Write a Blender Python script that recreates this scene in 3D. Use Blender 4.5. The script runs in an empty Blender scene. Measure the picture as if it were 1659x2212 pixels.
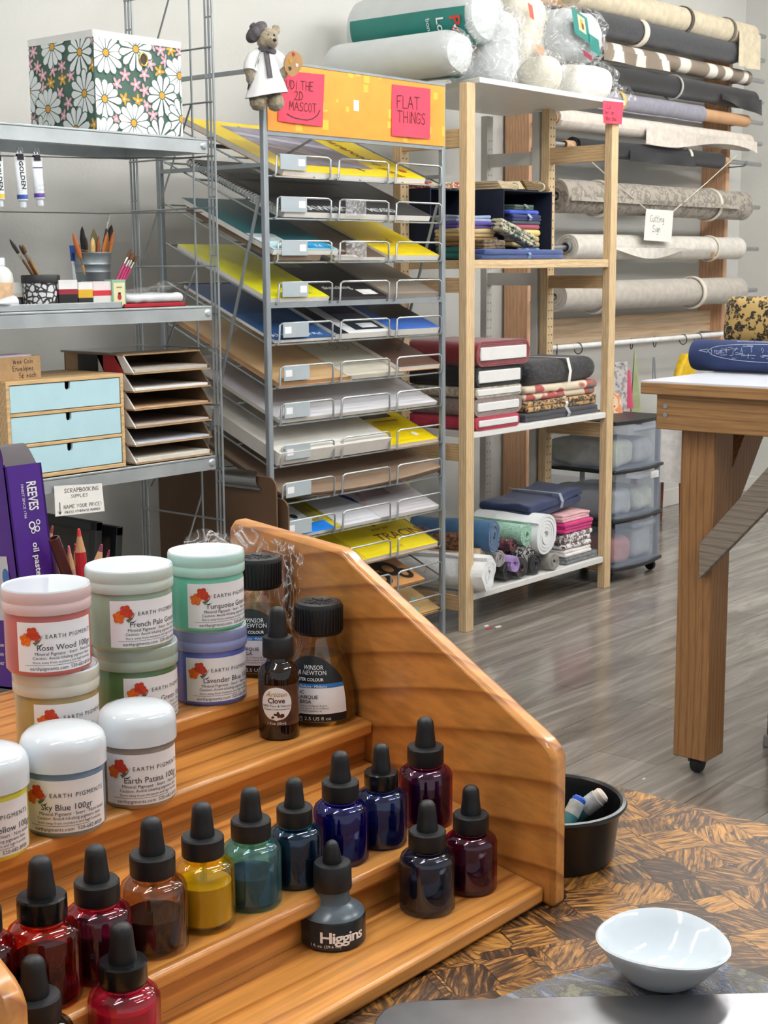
import bpy, bmesh, math, random
from mathutils import Vector as V, Matrix, noise
random.seed(7)
C = bpy.context.scene.collection
PI = math.pi
# ---------------------------------------------------------------- camera
FPX, CX, CY, CAMH = 3179.0, 829.5, 1106.0, 1.27
YAW, PITCH, ROLL = math.radians(40.27), math.radians(9.53), math.radians(-0.39)
_f = V((math.cos(YAW)*math.cos(PITCH), math.sin(YAW)*math.cos(PITCH), -math.sin(PITCH)))
_r = V((math.sin(YAW), -math.cos(YAW), 0)); _u = _r.cross(_f)
_R = _r*math.cos(ROLL) + _u*math.sin(ROLL); _U = _u*math.cos(ROLL) - _r*math.sin(ROLL)
EYE = V((0, 0, CAMH))
cam_data = bpy.data.cameras.new('camera'); cam = bpy.data.objects.new('camera', cam_data); C.objects.link(cam)
cam_data.sensor_fit = 'VERTICAL'; cam_data.sensor_height = 24.0; cam_data.lens = 24.0*FPX/2212.0
cam_data.clip_start = 0.02; cam_data.clip_end = 60
m = Matrix.Identity(4)
for i in range(3):
    m[i][0], m[i][1], m[i][2], m[i][3] = _R[i], _U[i], -_f[i], EYE[i]
cam.matrix_world = m
bpy.context.scene.camera = cam
cam_data.dof.use_dof = True; cam_data.dof.focus_distance = 1.12; cam_data.dof.aperture_fstop = 48.0
# ---------------------------------------------------------------- world and lamps
sc = bpy.context.scene
sc.view_settings.view_transform = 'Standard'; sc.view_settings.look = 'None'
sc.view_settings.gamma = 1.0; sc.view_settings.use_curve_mapping = False
sc.view_settings.exposure = EXPO = 0.78
world = bpy.data.worlds.new('daylight'); sc.world = world; world.use_nodes = True
bg = world.node_tree.nodes['Background']; bg.inputs[0].default_value = (0.93, 0.97, 1.0, 1); bg.inputs[1].default_value = 0.36
cy = sc.cycles
cy.max_bounces = 9; cy.diffuse_bounces = 3; cy.glossy_bounces = 4; cy.transmission_bounces = 8; cy.transparent_max_bounces = 40
cy.caustics_reflective = False; cy.caustics_refractive = False; cy.sample_clamp_indirect = 6.0
LAMPS = [(-0.3, 0.6), (-0.3, 2.3), (1.5, -0.9), (1.5, 0.6), (1.5, 1.9), (3.3, -0.9), (3.3, 0.6), (3.3, 1.8), (5.1, -0.4), (5.1, 1.0), (5.1, 2.2), (6.7, 0.5), (6.7, 2.2)]
LAMP_POWER = 25.0

def ray(px, py): return _f + _R*((px-CX)/FPX) - _U*((py-CY)/FPX)
def onZ(px, py, z): d = ray(px, py); return EYE + d*((z-CAMH)/d.z)
def onX(px, py, x): d = ray(px, py); return EYE + d*(x/d.x)
def onY(px, py, y): d = ray(px, py); return EYE + d*(y/d.y)
def xat(px, py, y): return onY(px, py, y).x
def mpp(p): return (V(p)-EYE).dot(_f)/FPX                 # metres per photo pixel at a point
# ---------------------------------------------------------------- materials
def lin(h):
    if isinstance(h, str):
        h = h.lstrip('#'); c = [int(h[i:i+2], 16)/255 for i in (0, 2, 4)]
    else: c = list(h)
    return tuple((x/12.92 if x <= .04045 else ((x+.055)/1.055)**2.4) for x in c) + (1,)
MATS = {}
def pm(name, col, rough=.5, metal=0., var=.06, scale=20., bump=0., bscale=200., trans=0., ior=1.45, coat=0., alpha=1., sheen=0., col2=None, spec=.5, stretch=None, sss=0.):
    """A procedural Principled material; a noise moves the colour a little (or between two colours) and may raise a bump."""
    if name in MATS: return MATS[name]
    mt = bpy.data.materials.new(name); mt.use_nodes = True; MATS[name] = mt
    nt = mt.node_tree; b = nt.nodes['Principled BSDF']; L = nt.links.new
    tc = nt.nodes.new('ShaderNodeTexCoord'); mp = nt.nodes.new('ShaderNodeMapping'); L(tc.outputs['Object'], mp.inputs[0])
    if stretch: mp.inputs['Scale'].default_value = stretch
    nz = nt.nodes.new('ShaderNodeTexNoise'); nz.inputs['Scale'].default_value = scale; nz.inputs['Detail'].default_value = 4
    L(mp.outputs[0], nz.inputs['Vector'])
    cr = nt.nodes.new('ShaderNodeValToRGB'); c = lin(col)
    if col2: a, d = c, lin(col2)
    else:
        a = tuple(x*(1-var) for x in c[:3])+(1,); d = tuple(min(1, x*(1+var)) for x in c[:3])+(1,)
    cr.color_ramp.elements[0].position = .35; cr.color_ramp.elements[0].color = a
    cr.color_ramp.elements[1].position = .65; cr.color_ramp.elements[1].color = d
    L(nz.outputs['Fac'], cr.inputs[0]); L(cr.outputs[0], b.inputs['Base Color'])
    b.inputs['Roughness'].default_value = rough; b.inputs['Metallic'].default_value = metal
    b.inputs['Transmission Weight'].default_value = trans; b.inputs['IOR'].default_value = ior
    b.inputs['Coat Weight'].default_value = coat; b.inputs['Alpha'].default_value = alpha
    b.inputs['Sheen Weight'].default_value = sheen; b.inputs['Specular IOR Level'].default_value = spec
    if sss: b.inputs['Subsurface Weight'].default_value = sss; b.inputs['Subsurface Radius'].default_value = (.01, .01, .01)
    if bump:
        n2 = nt.nodes.new('ShaderNodeTexNoise'); n2.inputs['Scale'].default_value = bscale; n2.inputs['Detail'].default_value = 5
        L(mp.outputs[0], n2.inputs['Vector'])
        bp = nt.nodes.new('ShaderNodeBump'); bp.inputs['Strength'].default_value = bump; bp.inputs['Distance'].default_value = .004
        L(n2.outputs['Fac'], bp.inputs['Height']); L(bp.outputs[0], b.inputs['Normal'])
    return mt
def nodes_mat(name):
    mt = bpy.data.materials.new(name); mt.use_nodes = True; MATS[name] = mt
    nt = mt.node_tree; return mt, nt, nt.nodes['Principled BSDF'], nt.links.new
def nd(nt, typ, **kw):
    n = nt.nodes.new(typ)
    for k, v in kw.items():
        if k.startswith('i_'): n.inputs[k[2:].replace('_', ' ')].default_value = v
        else: setattr(n, k, v)
    return n
def ramp(nt, stops):
    r = nt.nodes.new('ShaderNodeValToRGB'); e = r.color_ramp.elements
    while len(e) < len(stops): e.new(.5)
    for i, (p, c) in enumerate(stops): e[i].position = p; e[i].color = lin(c)
    return r
def wood(name, dark, light, axis='X', freq=18., rough=.4, knots=True, coat=0., fine=1.0, con=.55):
    """Long-grained wood; the grain runs along AXIS in object space."""
    if name in MATS: return MATS[name]
    mt, nt, b, L = nodes_mat(name)
    dark = '#'+''.join('%02x' % int(int(dark[i:i+2], 16)*con+int(light[i:i+2], 16)*(1-con)) for i in (1, 3, 5))
    tc = nd(nt, 'ShaderNodeTexCoord'); mp = nd(nt, 'ShaderNodeMapping'); L(tc.outputs['Object'], mp.inputs[0])
    s = {'X': (.12, 1, 1), 'Y': (1, .12, 1), 'Z': (1, 1, .12)}[axis]; mp.inputs['Scale'].default_value = s
    n1 = nd(nt, 'ShaderNodeTexNoise', i_Scale=freq*.16, i_Detail=1.5, i_Distortion=.25); L(mp.outputs[0], n1.inputs['Vector'])
    dp = nd(nt, 'ShaderNodeVectorMath', operation='DOT_PRODUCT'); L(tc.outputs['Object'], dp.inputs[0])
    dp.inputs[1].default_value = {'X': (0, freq*2.1, freq*1.5), 'Y': (freq*1.5, 0, freq*2.1), 'Z': (freq*2.1, freq*1.7, 0)}[axis]
    mul = nd(nt, 'ShaderNodeMath', operation='MULTIPLY_ADD'); mul.inputs[1].default_value = 7.0; L(n1.outputs['Fac'], mul.inputs[0]); L(dp.outputs['Value'], mul.inputs[2])
    fr = nd(nt, 'ShaderNodeMath', operation='FRACT'); L(mul.outputs[0], fr.inputs[0])
    n2 = nd(nt, 'ShaderNodeTexNoise', i_Scale=freq*9, i_Detail=4.0); mp2 = nd(nt, 'ShaderNodeMapping'); L(tc.outputs['Object'], mp2.inputs[0])
    mp2.inputs['Scale'].default_value = tuple(.05 if x < 1 else 1 for x in s); L(mp2.outputs[0], n2.inputs['Vector'])
    r1 = ramp(nt, [(0., light), (.66, light), (.92, dark), (1., light)]); L(fr.outputs[0], r1.inputs[0])
    r2 = ramp(nt, [(.35, '#d2d2d2'), (.62, '#ffffff')]); L(n2.outputs['Fac'], r2.inputs[0])
    mx = nd(nt, 'ShaderNodeMix', data_type='RGBA', blend_type='MULTIPLY'); mx.inputs[0].default_value = .75*fine
    L(r1.outputs[0], mx.inputs[6]); L(r2.outputs[0], mx.inputs[7]); out = mx.outputs[2]
    if knots:
        vo = nd(nt, 'ShaderNodeTexVoronoi', i_Scale=5.0); mp3 = nd(nt, 'ShaderNodeMapping'); L(tc.outputs['Object'], mp3.inputs[0])
        mp3.inputs['Scale'].default_value = tuple(.5 if x < 1 else 1 for x in s); L(mp3.outputs[0], vo.inputs['Vector'])
        rk = ramp(nt, [(0., '#5a3418'), (.035, '#7d4f28'), (.06, '#ffffff')]); L(vo.outputs['Distance'], rk.inputs[0])
        m2 = nd(nt, 'ShaderNodeMix', data_type='RGBA', blend_type='MULTIPLY'); m2.inputs[0].default_value = .8
        L(out, m2.inputs[6]); L(rk.outputs[0], m2.inputs[7]); out = m2.outputs[2]
    L(out, b.inputs['Base Color']); b.inputs['Roughness'].default_value = rough; b.inputs['Coat Weight'].default_value = coat
    b.inputs['Coat Roughness'].default_value = .12
    bp = nd(nt, 'ShaderNodeBump', i_Strength=.12, i_Distance=.002); L(n2.outputs['Fac'], bp.inputs['Height']); L(bp.outputs[0], b.inputs['Normal'])
    return mt
def glass(name, col, rough=.03, cloudy=0., deep=None):
    """Thin coloured glass: tinted, deeper in colour where the wall is seen edge-on, a film of dried ink (cloudy), mirror-like glints."""
    if name in MATS: return MATS[name]
    mt, nt, b, L = nodes_mat(name); c = lin(col); d = lin(deep or col)
    tr = nd(nt, 'ShaderNodeBsdfTransparent'); n = nd(nt, 'ShaderNodeTexNoise', i_Scale=60.0); tc = nd(nt, 'ShaderNodeTexCoord'); L(tc.outputs['Object'], n.inputs['Vector'])
    lw = nd(nt, 'ShaderNodeLayerWeight'); lw.inputs['Blend'].default_value = .5
    def power(p, k, o):
        w = nd(nt, 'ShaderNodeMath', operation='POWER'); w.inputs[1].default_value = p; L(lw.outputs['Facing'], w.inputs[0])
        q = nd(nt, 'ShaderNodeMath', operation='MULTIPLY_ADD'); q.inputs[1].default_value = k; q.inputs[2].default_value = o; L(w.outputs[0], q.inputs[0]); return q
    mc = nd(nt, 'ShaderNodeMix', data_type='RGBA'); L(power(3., .9, 0.).outputs[0], mc.inputs[0]); mc.inputs[6].default_value = c; mc.inputs[7].default_value = d; L(mc.outputs[2], tr.inputs[0])
    df = nd(nt, 'ShaderNodeBsdfDiffuse'); r = ramp(nt, [(.3, '#000000'), (.7, '#000000')]); r.color_ramp.elements[0].color = tuple(x*.5 for x in d[:3])+(1,); r.color_ramp.elements[1].color = tuple(x*.75 for x in d[:3])+(1,)
    L(n.outputs['Fac'], r.inputs[0]); L(r.outputs[0], df.inputs[0])
    m0 = nd(nt, 'ShaderNodeMixShader'); m0.inputs[0].default_value = cloudy; L(tr.outputs[0], m0.inputs[1]); L(df.outputs[0], m0.inputs[2])
    gl = nd(nt, 'ShaderNodeBsdfGlossy'); gl.inputs['Roughness'].default_value = rough
    mix = nd(nt, 'ShaderNodeMixShader'); L(power(3.5, .5, .07).outputs[0], mix.inputs[0]); L(m0.outputs[0], mix.inputs[1]); L(gl.outputs[0], mix.inputs[2]); L(mix.outputs[0], nt.nodes['Material Output'].inputs[0])
    nt.nodes.remove(b); return mt
def film(name, col='#ffffff', amount=.25, rough=.12, scale=55.0, bump=.8, lo=.6, hi=1.9, crease_glints=False):
    """Thin clear plastic: mostly see-through, glossy, crinkled."""
    if name in MATS: return MATS[name]
    mt, nt, b, L = nodes_mat(name)
    tr = nd(nt, 'ShaderNodeBsdfTransparent'); tr.inputs[0].default_value = (.97, .97, .97, 1)
    mix = nd(nt, 'ShaderNodeMixShader'); out = nt.nodes['Material Output']
    b.inputs['Base Color'].default_value = lin(col); b.inputs['Roughness'].default_value = rough
    tc = nd(nt, 'ShaderNodeTexCoord'); n = nd(nt, 'ShaderNodeTexNoise', i_Scale=scale, i_Detail=5.0, i_Distortion=2.0); L(tc.outputs['Object'], n.inputs['Vector'])
    bp = nd(nt, 'ShaderNodeBump', i_Strength=bump, i_Distance=.015); L(n.outputs['Fac'], bp.inputs['Height']); L(bp.outputs[0], b.inputs['Normal'])
    if crease_glints:      # crease highlights painted as whiter, denser lines where the noise crosses its middle value
        q1 = nd(nt, 'ShaderNodeMath', operation='SUBTRACT'); q1.inputs[1].default_value = .5; L(n.outputs['Fac'], q1.inputs[0]); q2 = nd(nt, 'ShaderNodeMath', operation='ABSOLUTE'); L(q1.outputs[0], q2.inputs[0])
        r = ramp(nt, [(0., (min(1, amount*hi),)*3), (.018, (amount,)*3), (.07, (amount*lo,)*3), (.25, (amount*lo*.6,)*3)]); L(q2.outputs[0], r.inputs[0])
    else:
        r = ramp(nt, [(.35, (amount*lo,)*3), (.7, (min(1, amount*hi),)*3)]); L(n.outputs['Fac'], r.inputs[0])
    L(r.outputs[0], mix.inputs[0]); L(tr.outputs[0], mix.inputs[1]); L(b.outputs[0], mix.inputs[2]); L(mix.outputs[0], out.inputs[0])
    return mt
def spots(name, ground, spot, ring=None, scale=30., rough=.8):
    """Animal-print or floral-print cloth: blotches over a ground colour."""
    if name in MATS: return MATS[name]
    mt, nt, b, L = nodes_mat(name); tc = nd(nt, 'ShaderNodeTexCoord')
    n = nd(nt, 'ShaderNodeTexNoise', i_Scale=scale*.8, i_Detail=2.0); L(tc.outputs['Object'], n.inputs['Vector'])
    mxv = nd(nt, 'ShaderNodeMix', data_type='RGBA'); mxv.inputs[0].default_value = .06; L(tc.outputs['Object'], mxv.inputs[6]); L(n.outputs['Color'], mxv.inputs[7])
    vo = nd(nt, 'ShaderNodeTexVoronoi', i_Scale=scale); L(mxv.outputs[2], vo.inputs['Vector'])
    st = [(0., ring or spot), (.2, ring or spot), (.26, spot), (.46, spot), (.53, ground), (1., ground)]
    r = ramp(nt, st); L(vo.outputs['Distance'], r.inputs[0]); L(r.outputs[0], b.inputs['Base Color'])
    b.inputs['Roughness'].default_value = rough; b.inputs['Sheen Weight'].default_value = .2
    return mt
# ---------------------------------------------------------------- mesh building
class MB:
    def __init__(s): s.v, s.f, s.mi, s.sm, s.mats = [], [], [], [], []
    def add(s, vs, fs, m, smooth=False, M=None):
        if m not in s.mats: s.mats.append(m)
        k, n = s.mats.index(m), len(s.v)
        s.v += [(M @ V(p)) if M is not None else V(p) for p in vs]
        for f in fs: s.f.append([n+i for i in f]); s.mi.append(k); s.sm.append(smooth)
        return s
    def box(s, lo, hi, m, M=None):
        (a, b, c), (d, e, f) = lo, hi
        vs = [(a,b,c),(d,b,c),(d,e,c),(a,e,c),(a,b,f),(d,b,f),(d,e,f),(a,e,f)]
        return s.add(vs, [(0,3,2,1),(4,5,6,7),(0,1,5,4),(1,2,6,5),(2,3,7,6),(3,0,4,7)], m, False, M)
    def quad(s, a, b, c, d, m): return s.add([a, b, c, d], [(0,1,2,3)], m)
    def tube(s, pts, r, m, seg=8, closed=False, M=None, cap=True):
        pts = [V(p) for p in pts]; n = len(pts); vs, fs = [], []
        rs = r if isinstance(r, (list, tuple)) else [r]*n
        prev = None
        for i, p in enumerate(pts):
            if closed: t = pts[(i+1) % n]-pts[i-1]
            else: t = pts[min(i+1, n-1)]-pts[max(i-1, 0)]
            t.normalize()
            if prev is None:
                a = V((0,0,1)) if abs(t.z) < .9 else V((1,0,0)); x = t.cross(a).normalized()
            else:
                x = prev - t*prev.dot(t)
                x = x.normalized() if x.length > 1e-6 else t.orthogonal().normalized()
            prev = x; y = t.cross(x)
            for k in range(seg):
                a = 2*PI*k/seg; vs.append(p + x*(rs[i]*math.cos(a)) + y*(rs[i]*math.sin(a)))
        for i in range(n if closed else n-1):
            j = (i+1) % n
            for k in range(seg):
                l = (k+1) % seg; fs.append((i*seg+k, i*seg+l, j*seg+l, j*seg+k))
        if cap and not closed: fs.append(tuple(range(seg))[::-1]); fs.append(tuple((n-1)*seg+k for k in range(seg)))
        return s.add(vs, fs, m, True, M)
    def lathe(s, prof, m, seg=32, M=None, sq=None):
        """Profile of (radius, z); a radius of 0 closes the end. sq squares or stretches the section: f(angle) -> factor."""
        vs, fs, rings = [], [], []
        for r, z in prof:
            if r <= 1e-9: rings.append([len(vs)]); vs.append((0, 0, z))
            else:
                ring = []
                for k in range(seg):
                    a = 2*PI*k/seg; q = sq(a) if sq else 1.; ring.append(len(vs)); vs.append((r*q*math.cos(a), r*q*math.sin(a), z))
                rings.append(ring)
        for A, B in zip(rings, rings[1:]):
            if len(A) == 1 and len(B) == 1: continue
            for k in range(seg):
                l = (k+1) % seg
                if len(A) == 1: fs.append((A[0], B[l], B[k])[::-1])
                elif len(B) == 1: fs.append((A[k], A[l], B[0]))
                else: fs.append((A[k], A[l], B[l], B[k]))
        return s.add(vs, fs, m, True, M)
    def prism(s, poly, z0, z1, m, M=None, smooth=False):
        n = len(poly); vs = [(x, y, z0) for x, y in poly]+[(x, y, z1) for x, y in poly]
        fs = [tuple(range(n))[::-1], tuple(range(n, 2*n))]+[(i, (i+1) % n, n+(i+1) % n, n+i) for i in range(n)]
        return s.add(vs, fs, m, smooth, M)
    def grid(s, fn, nu, nv, m, smooth=True, M=None, closeu=False):
        vs = [fn(i/nu, j/nv) for j in range(nv+1) for i in range(nu+(0 if closeu else 1))]
        w = nu if closeu else nu+1
        fs = [(j*w+i, j*w+(i+1) % w, (j+1)*w+(i+1) % w, (j+1)*w+i) for j in range(nv) for i in range(nu)]
        return s.add(vs, fs, m, smooth, M)
    def rbox(s, lo, hi, r, m, n=6, amp=0., ns=8., seed=0., M=None, fn=None):
        """Rounded soft block; noise of size amp makes it lumpy; fn reshapes each point."""
        lo, hi = V(lo), V(hi); c = (lo+hi)/2; h = (hi-lo)/2; r = min(r, *h); idx, vs, fs = {}, [], []
        def key(p): return tuple(round(x, 6) for x in p)
        def vert(p):
            k = key(p)
            if k in idx: return idx[k]
            q = V([p[i]*h[i] for i in range(3)]); inner = V([max(-(h[i]-r), min(h[i]-r, q[i])) for i in range(3)]); d = q-inner
            if d.length > 1e-9: q = inner + d.normalized()*r
            q = q + c
            if amp:
                nn = noise.noise_vector((q+V((seed, seed*1.7, -seed)))*ns); q = q + nn*amp
            if fn: q = fn(q)
            idx[k] = len(vs); vs.append(q); return idx[k]
        # denser rows close to the edges so that the rounding shows
        base = [-1+2*i/n for i in range(n+1)]
        def steps(i):
            e = r/h[i] if h[i] else 0; out = set(round(x, 5) for x in base)
            for t in (0, .3, .6, 1): out.add(round(-1+e*t, 5)); out.add(round(1-e*t, 5))
            return sorted(out)
        S = [steps(i) for i in range(3)]
        for ax in range(3):
            u, w = [(1, 2), (2, 0), (0, 1)][ax]
            for sg in (-1, 1):
                for i in range(len(S[u])-1):
                    for j in range(len(S[w])-1):
                        q = []
                        for a, b in ((i, j), (i+1, j), (i+1, j+1), (i, j+1)):
                            p = [0, 0, 0]; p[ax] = sg; p[u] = S[u][a]; p[w] = S[w][b]; q.append(vert(p))
                        if sg < 0: q = q[::-1]
                        q2 = list(dict.fromkeys(q))
                        if len(q2) > 2: fs.append(q2)
        return s.add(vs, fs, m, True, M)
    def build(s, name, parent=None, bevel=0., at=None, local=False, M=None, auto=35, sub=0, flip=False):
        """Link the mesh. Points are world coordinates unless local; a part's are taken back to its parent's origin."""
        me = bpy.data.meshes.new(name)
        o = bpy.data.objects.new(name, me); C.objects.link(o)
        org = V((0, 0, 0))
        if parent is not None:
            o.parent = parent
            if not local:
                q = parent
                while q is not None: org = org + q.location; q = q.parent
        elif at is not None:
            org = V(at) if not local else org; o.location = V(at)
        if M is not None: o.matrix_world = M
        me.from_pydata([tuple(p-org) for p in s.v], [], s.f)
        for mt in s.mats: me.materials.append(mt)
        me.polygons.foreach_set('material_index', s.mi); me.polygons.foreach_set('use_smooth', [True]*len(s.f))
        me.validate(); me.update()
        bm = bmesh.new(); bm.from_mesh(me); bmesh.ops.recalc_face_normals(bm, faces=bm.faces); bm.to_mesh(me); bm.free()
        me.set_sharp_from_angle(angle=math.radians(auto))
        if bevel:
            b = o.modifiers.new('edge', 'BEVEL'); b.width = bevel; b.segments = 2; b.limit_method = 'ANGLE'; b.angle_limit = math.radians(40)
        if sub:
            b = o.modifiers.new('soft', 'SUBSURF'); b.levels = sub; b.render_levels = sub
        return o
def tag(o, label, cat, group=None):
    o['label'] = label; o['category'] = cat
    if group: o['group'] = group
    return o
def thing(name, label, cat, loc=(0, 0, 0), rz=0., group=None, M=None):
    o = bpy.data.objects.new(name, None); C.objects.link(o); o.empty_display_size = .05
    o.location = V(loc); o.rotation_euler = (0, 0, rz)
    if M is not None: o.matrix_world = M
    return tag(o, label, cat, group)
def struct(o): o['kind'] = 'structure'; return o
def copy_tree(o, parent=None):
    c = o.copy(); C.objects.link(c)
    if parent is not None: c.parent = parent
    for ch in list(o.children): copy_tree(ch, c)
    return c
def frame(o, x, y, z):
    """Matrix with origin o and the three axes as columns."""
    m = Matrix.Identity(4)
    for i in range(3): m[i][0], m[i][1], m[i][2], m[i][3] = V(x).normalized()[i], V(y).normalized()[i], V(z).normalized()[i], o[i]
    return m
def T(x=0, y=0, z=0): return Matrix.Translation((x, y, z))
def RZ(a): return Matrix.Rotation(a, 4, 'Z')
def RX(a): return Matrix.Rotation(a, 4, 'X')
def RY(a): return Matrix.Rotation(a, 4, 'Y')
# ---------------------------------------------------------------- writing
_tx = {}
def text2d(s, size=1., align='LEFT', shear=0., bold=0., space=1.):
    key = (s, align, shear, bold, space)
    if key not in _tx:
        cu = bpy.data.curves.new('lettering', 'FONT'); cu.body = s; cu.size = 1.; cu.align_x = align; cu.shear = shear; cu.offset = bold; cu.space_character = space
        cu.resolution_u = 2
        ob = bpy.data.objects.new('lettering', cu); me = ob.to_mesh()
        _tx[key] = ([tuple(v.co) for v in me.vertices], [tuple(p.vertices) for p in me.polygons]); ob.to_mesh_clear()
        bpy.data.objects.remove(ob); bpy.data.curves.remove(cu)
    vs, fs = _tx[key]
    return [(x*size, y*size) for x, y, _ in vs], fs
def put_text(mb, s, size, fn, m, x=0., y=0., align='LEFT', shear=0., bold=0., space=1., rot=0.):
    """fn maps the flat (x, y) to a point on the thing that is written on."""
    vs, fs = text2d(s, size, align, shear, bold, space); c, n = math.cos(rot), math.sin(rot)
    mb.add([fn(x+a*c-b*n, y+a*n+b*c) for a, b in vs], fs, m)
STROKE = {'A': [((0,0),(.35,1),(.7,0)), ((.13,.4),(.57,.4))], 'B': [((0,0),(0,1),(.5,.9),(.5,.6),(0,.52),(.6,.4),(.55,.08),(0,0))], 'C': [((.6,.85),(.35,1),(.05,.7),(.05,.25),(.3,0),(.6,.15))],
 'D': [((.05,0),(.05,1),(.5,.85),(.65,.45),(.4,.08),(.05,0))], 'E': [((.55,1),(.05,1),(.05,0),(.55,0)), ((.05,.52),(.45,.52))], 'F': [((.6,1),(.05,.95),(.05,0)), ((.05,.52),(.45,.56))],
 'G': [((.6,.85),(.3,1),(.05,.6),(.1,.1),(.4,0),(.6,.2),(.6,.45),(.35,.45))], 'H': [((.05,0),(.05,1)), ((.6,0),(.6,1)), ((.05,.5),(.6,.5))], 'I': [((.2,0),(.2,.75)), ((.2,.92),(.22,.97))],
 'K': [((.05,0),(.05,1)), ((.6,1),(.08,.45),(.6,0))], 'L': [((.05,1),(.05,0),(.55,.02))], 'M': [((.0,0),(.1,1),(.38,.35),(.65,1),(.75,0))], 'N': [((.05,0),(.05,1),(.6,0),(.6,1))],
 'O': [((.35,1),(.05,.7),(.08,.2),(.35,0),(.62,.25),(.62,.75),(.35,1))], 'P': [((.05,0),(.05,1),(.5,.92),(.55,.65),(.05,.5))], 'R': [((.05,0),(.05,1),(.5,.92),(.52,.65),(.05,.5),(.6,0))],
 'S': [((.6,.88),(.35,1),(.08,.8),(.2,.58),(.5,.42),(.55,.15),(.3,0),(.02,.12))], 'T': [((0,1),(.7,1)), ((.35,1),(.37,0))], 'U': [((.05,1),(.08,.2),(.3,0),(.55,.2),(.6,1))], 'V': [((0,1),(.32,0),(.65,1))],
 'W': [((0,1),(.18,0),(.4,.7),(.6,0),(.8,1))], 'Y': [((0,1),(.33,.5)), ((.66,1),(.2,0))], '!': [((.2,1),(.2,.3)), ((.2,.08),(.22,.02))], '2': [((.05,.8),(.3,1),(.58,.8),(.4,.4),(.02,0),(.65,.02))],
 '5': [((.55,1),(.1,1),(.08,.55),(.45,.6),(.55,.25),(.3,0),(.02,.1))], 'a': [((.5,.5),(.25,.6),(.05,.3),(.2,0),(.48,.2),(.5,.55),(.55,0))], 'c': [((.5,.5),(.25,.6),(.05,.3),(.2,0),(.5,.1))],
 'e': [((.08,.3),(.48,.36),(.3,.6),(.05,.35),(.2,0),(.5,.1))], 'g': [((.5,.5),(.25,.6),(.05,.3),(.25,.05),(.5,.5),(.5,-.3),(.15,-.3))], 'h': [((.05,1),(.05,0)), ((.05,.4),(.35,.6),(.45,0))],
 'i': [((.15,.55),(.15,0)), ((.15,.8),(.17,.84))], 'l': [((.12,1),(.12,0))], 'n': [((.05,.6),(.05,0)), ((.05,.4),(.35,.6),(.45,0))], 'o': [((.28,.6),(.05,.35),(.2,0),(.48,.2),(.45,.5),(.28,.6))],
 'p': [((.05,.6),(.05,-.4)), ((.05,.5),(.4,.55),(.45,.15),(.05,.05))], 's': [((.45,.52),(.2,.6),(.1,.42),(.42,.2),(.3,0),(.02,.08))], 't': [((.2,.95),(.2,.1),(.4,0)), ((.0,.6),(.42,.62))],
 'u': [((.05,.6),(.08,.1),(.3,0),(.48,.3)), ((.5,.6),(.5,0))], 'v': [((0,.6),(.22,0),(.45,.6))], 'd': [((.5,.5),(.25,.6),(.05,.3),(.2,0),(.48,.2)), ((.5,1),(.52,0))], 'r': [((.05,.6),(.05,0)), ((.05,.35),(.35,.58))],
 '\u00a2': [((.5,.5),(.25,.6),(.05,.3),(.2,0),(.5,.1)), ((.3,.8),(.22,-.2))], '%': [((0,0),(.6,1))], '-': [((0,.4),(.45,.4))]}
def hand(mb, s, size, fn, m, x=0., y=0., w=.07, gap=.22, slant=0.):
    """Handwriting from pen strokes, each a narrow ribbon."""
    for ch in s:
        if ch == ' ': x += size*.55; continue
        st = STROKE.get(ch, []); mxw = 0
        for line in st:
            for (ax, ay), (bx, by) in zip(line, line[1:]):
                d = V((bx-ax, by-ay)); d = d.normalized() if d.length else V((1, 0)); nx, ny = -d.y*w/2, d.x*w/2; e = d*(w*.4)
                P = [(ax-e.x+nx, ay-e.y+ny), (ax-e.x-nx, ay-e.y-ny), (bx+e.x-nx, by+e.y-ny), (bx+e.x+nx, by+e.y+ny)]
                mb.add([fn(x+size*(p+slant*q), y+size*q) for p, q in P], [(0, 1, 2, 3)], m)
            mxw = max(mxw, *(p[0] for p in line))
        x += size*(mxw+gap)
    return x
# ================================================================ shared materials
M_wall = pm('painted wall', '#d4d4cf', rough=.85, var=.02, scale=3., bump=.25, bscale=70.)
M_white = pm('white laminate', '#e9e9e6', rough=.4, var=.02)
M_galv = pm('galvanised steel', '#c6cdcf', rough=.34, metal=.72, var=.12, scale=9.)
M_wire = pm('zinc wire', '#a3a8aa', rough=.35, metal=.8, var=.08)
M_grey = pm('grey powder coat', '#939a9f', rough=.42, metal=.35, var=.05)
M_pine = wood('pale pine upright', '#b98a5c', '#e3c79b', 'Z', 45., .55)
M_pinex = wood('pale pine rail', '#b98a5c', '#e3c79b', 'X', 45., .55)
M_piney = wood('pale pine rung', '#a87b4e', '#d9b98b', 'Y', 45., .55)
M_fir = wood('red fir upright', '#b88a62', '#e2b28c', 'Z', 30., .6)
M_firx = wood('fir plank', '#a87648', '#dcae80', 'X', 22., .6)
M_black = pm('black plastic', '#17181a', rough=.45, var=.15)
M_rubber = pm('black rubber', '#16171a', rough=.48, var=.25, scale=60.)
M_paper = pm('white paper', '#eceae4', rough=.7, var=.02)
M_ink = pm('pen ink', '#1d1d22', rough=.6, var=.05)
M_kraft = pm('kraft card', '#a5855f', rough=.8, var=.07, scale=60.)
M_kraftd = pm('brown card', '#6b543d', rough=.8, var=.08, scale=60.)
M_chrome = pm('chrome', '#c9cccf', rough=.18, metal=1., var=.03)
M_clear = film('clear film', amount=.22)
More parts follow.
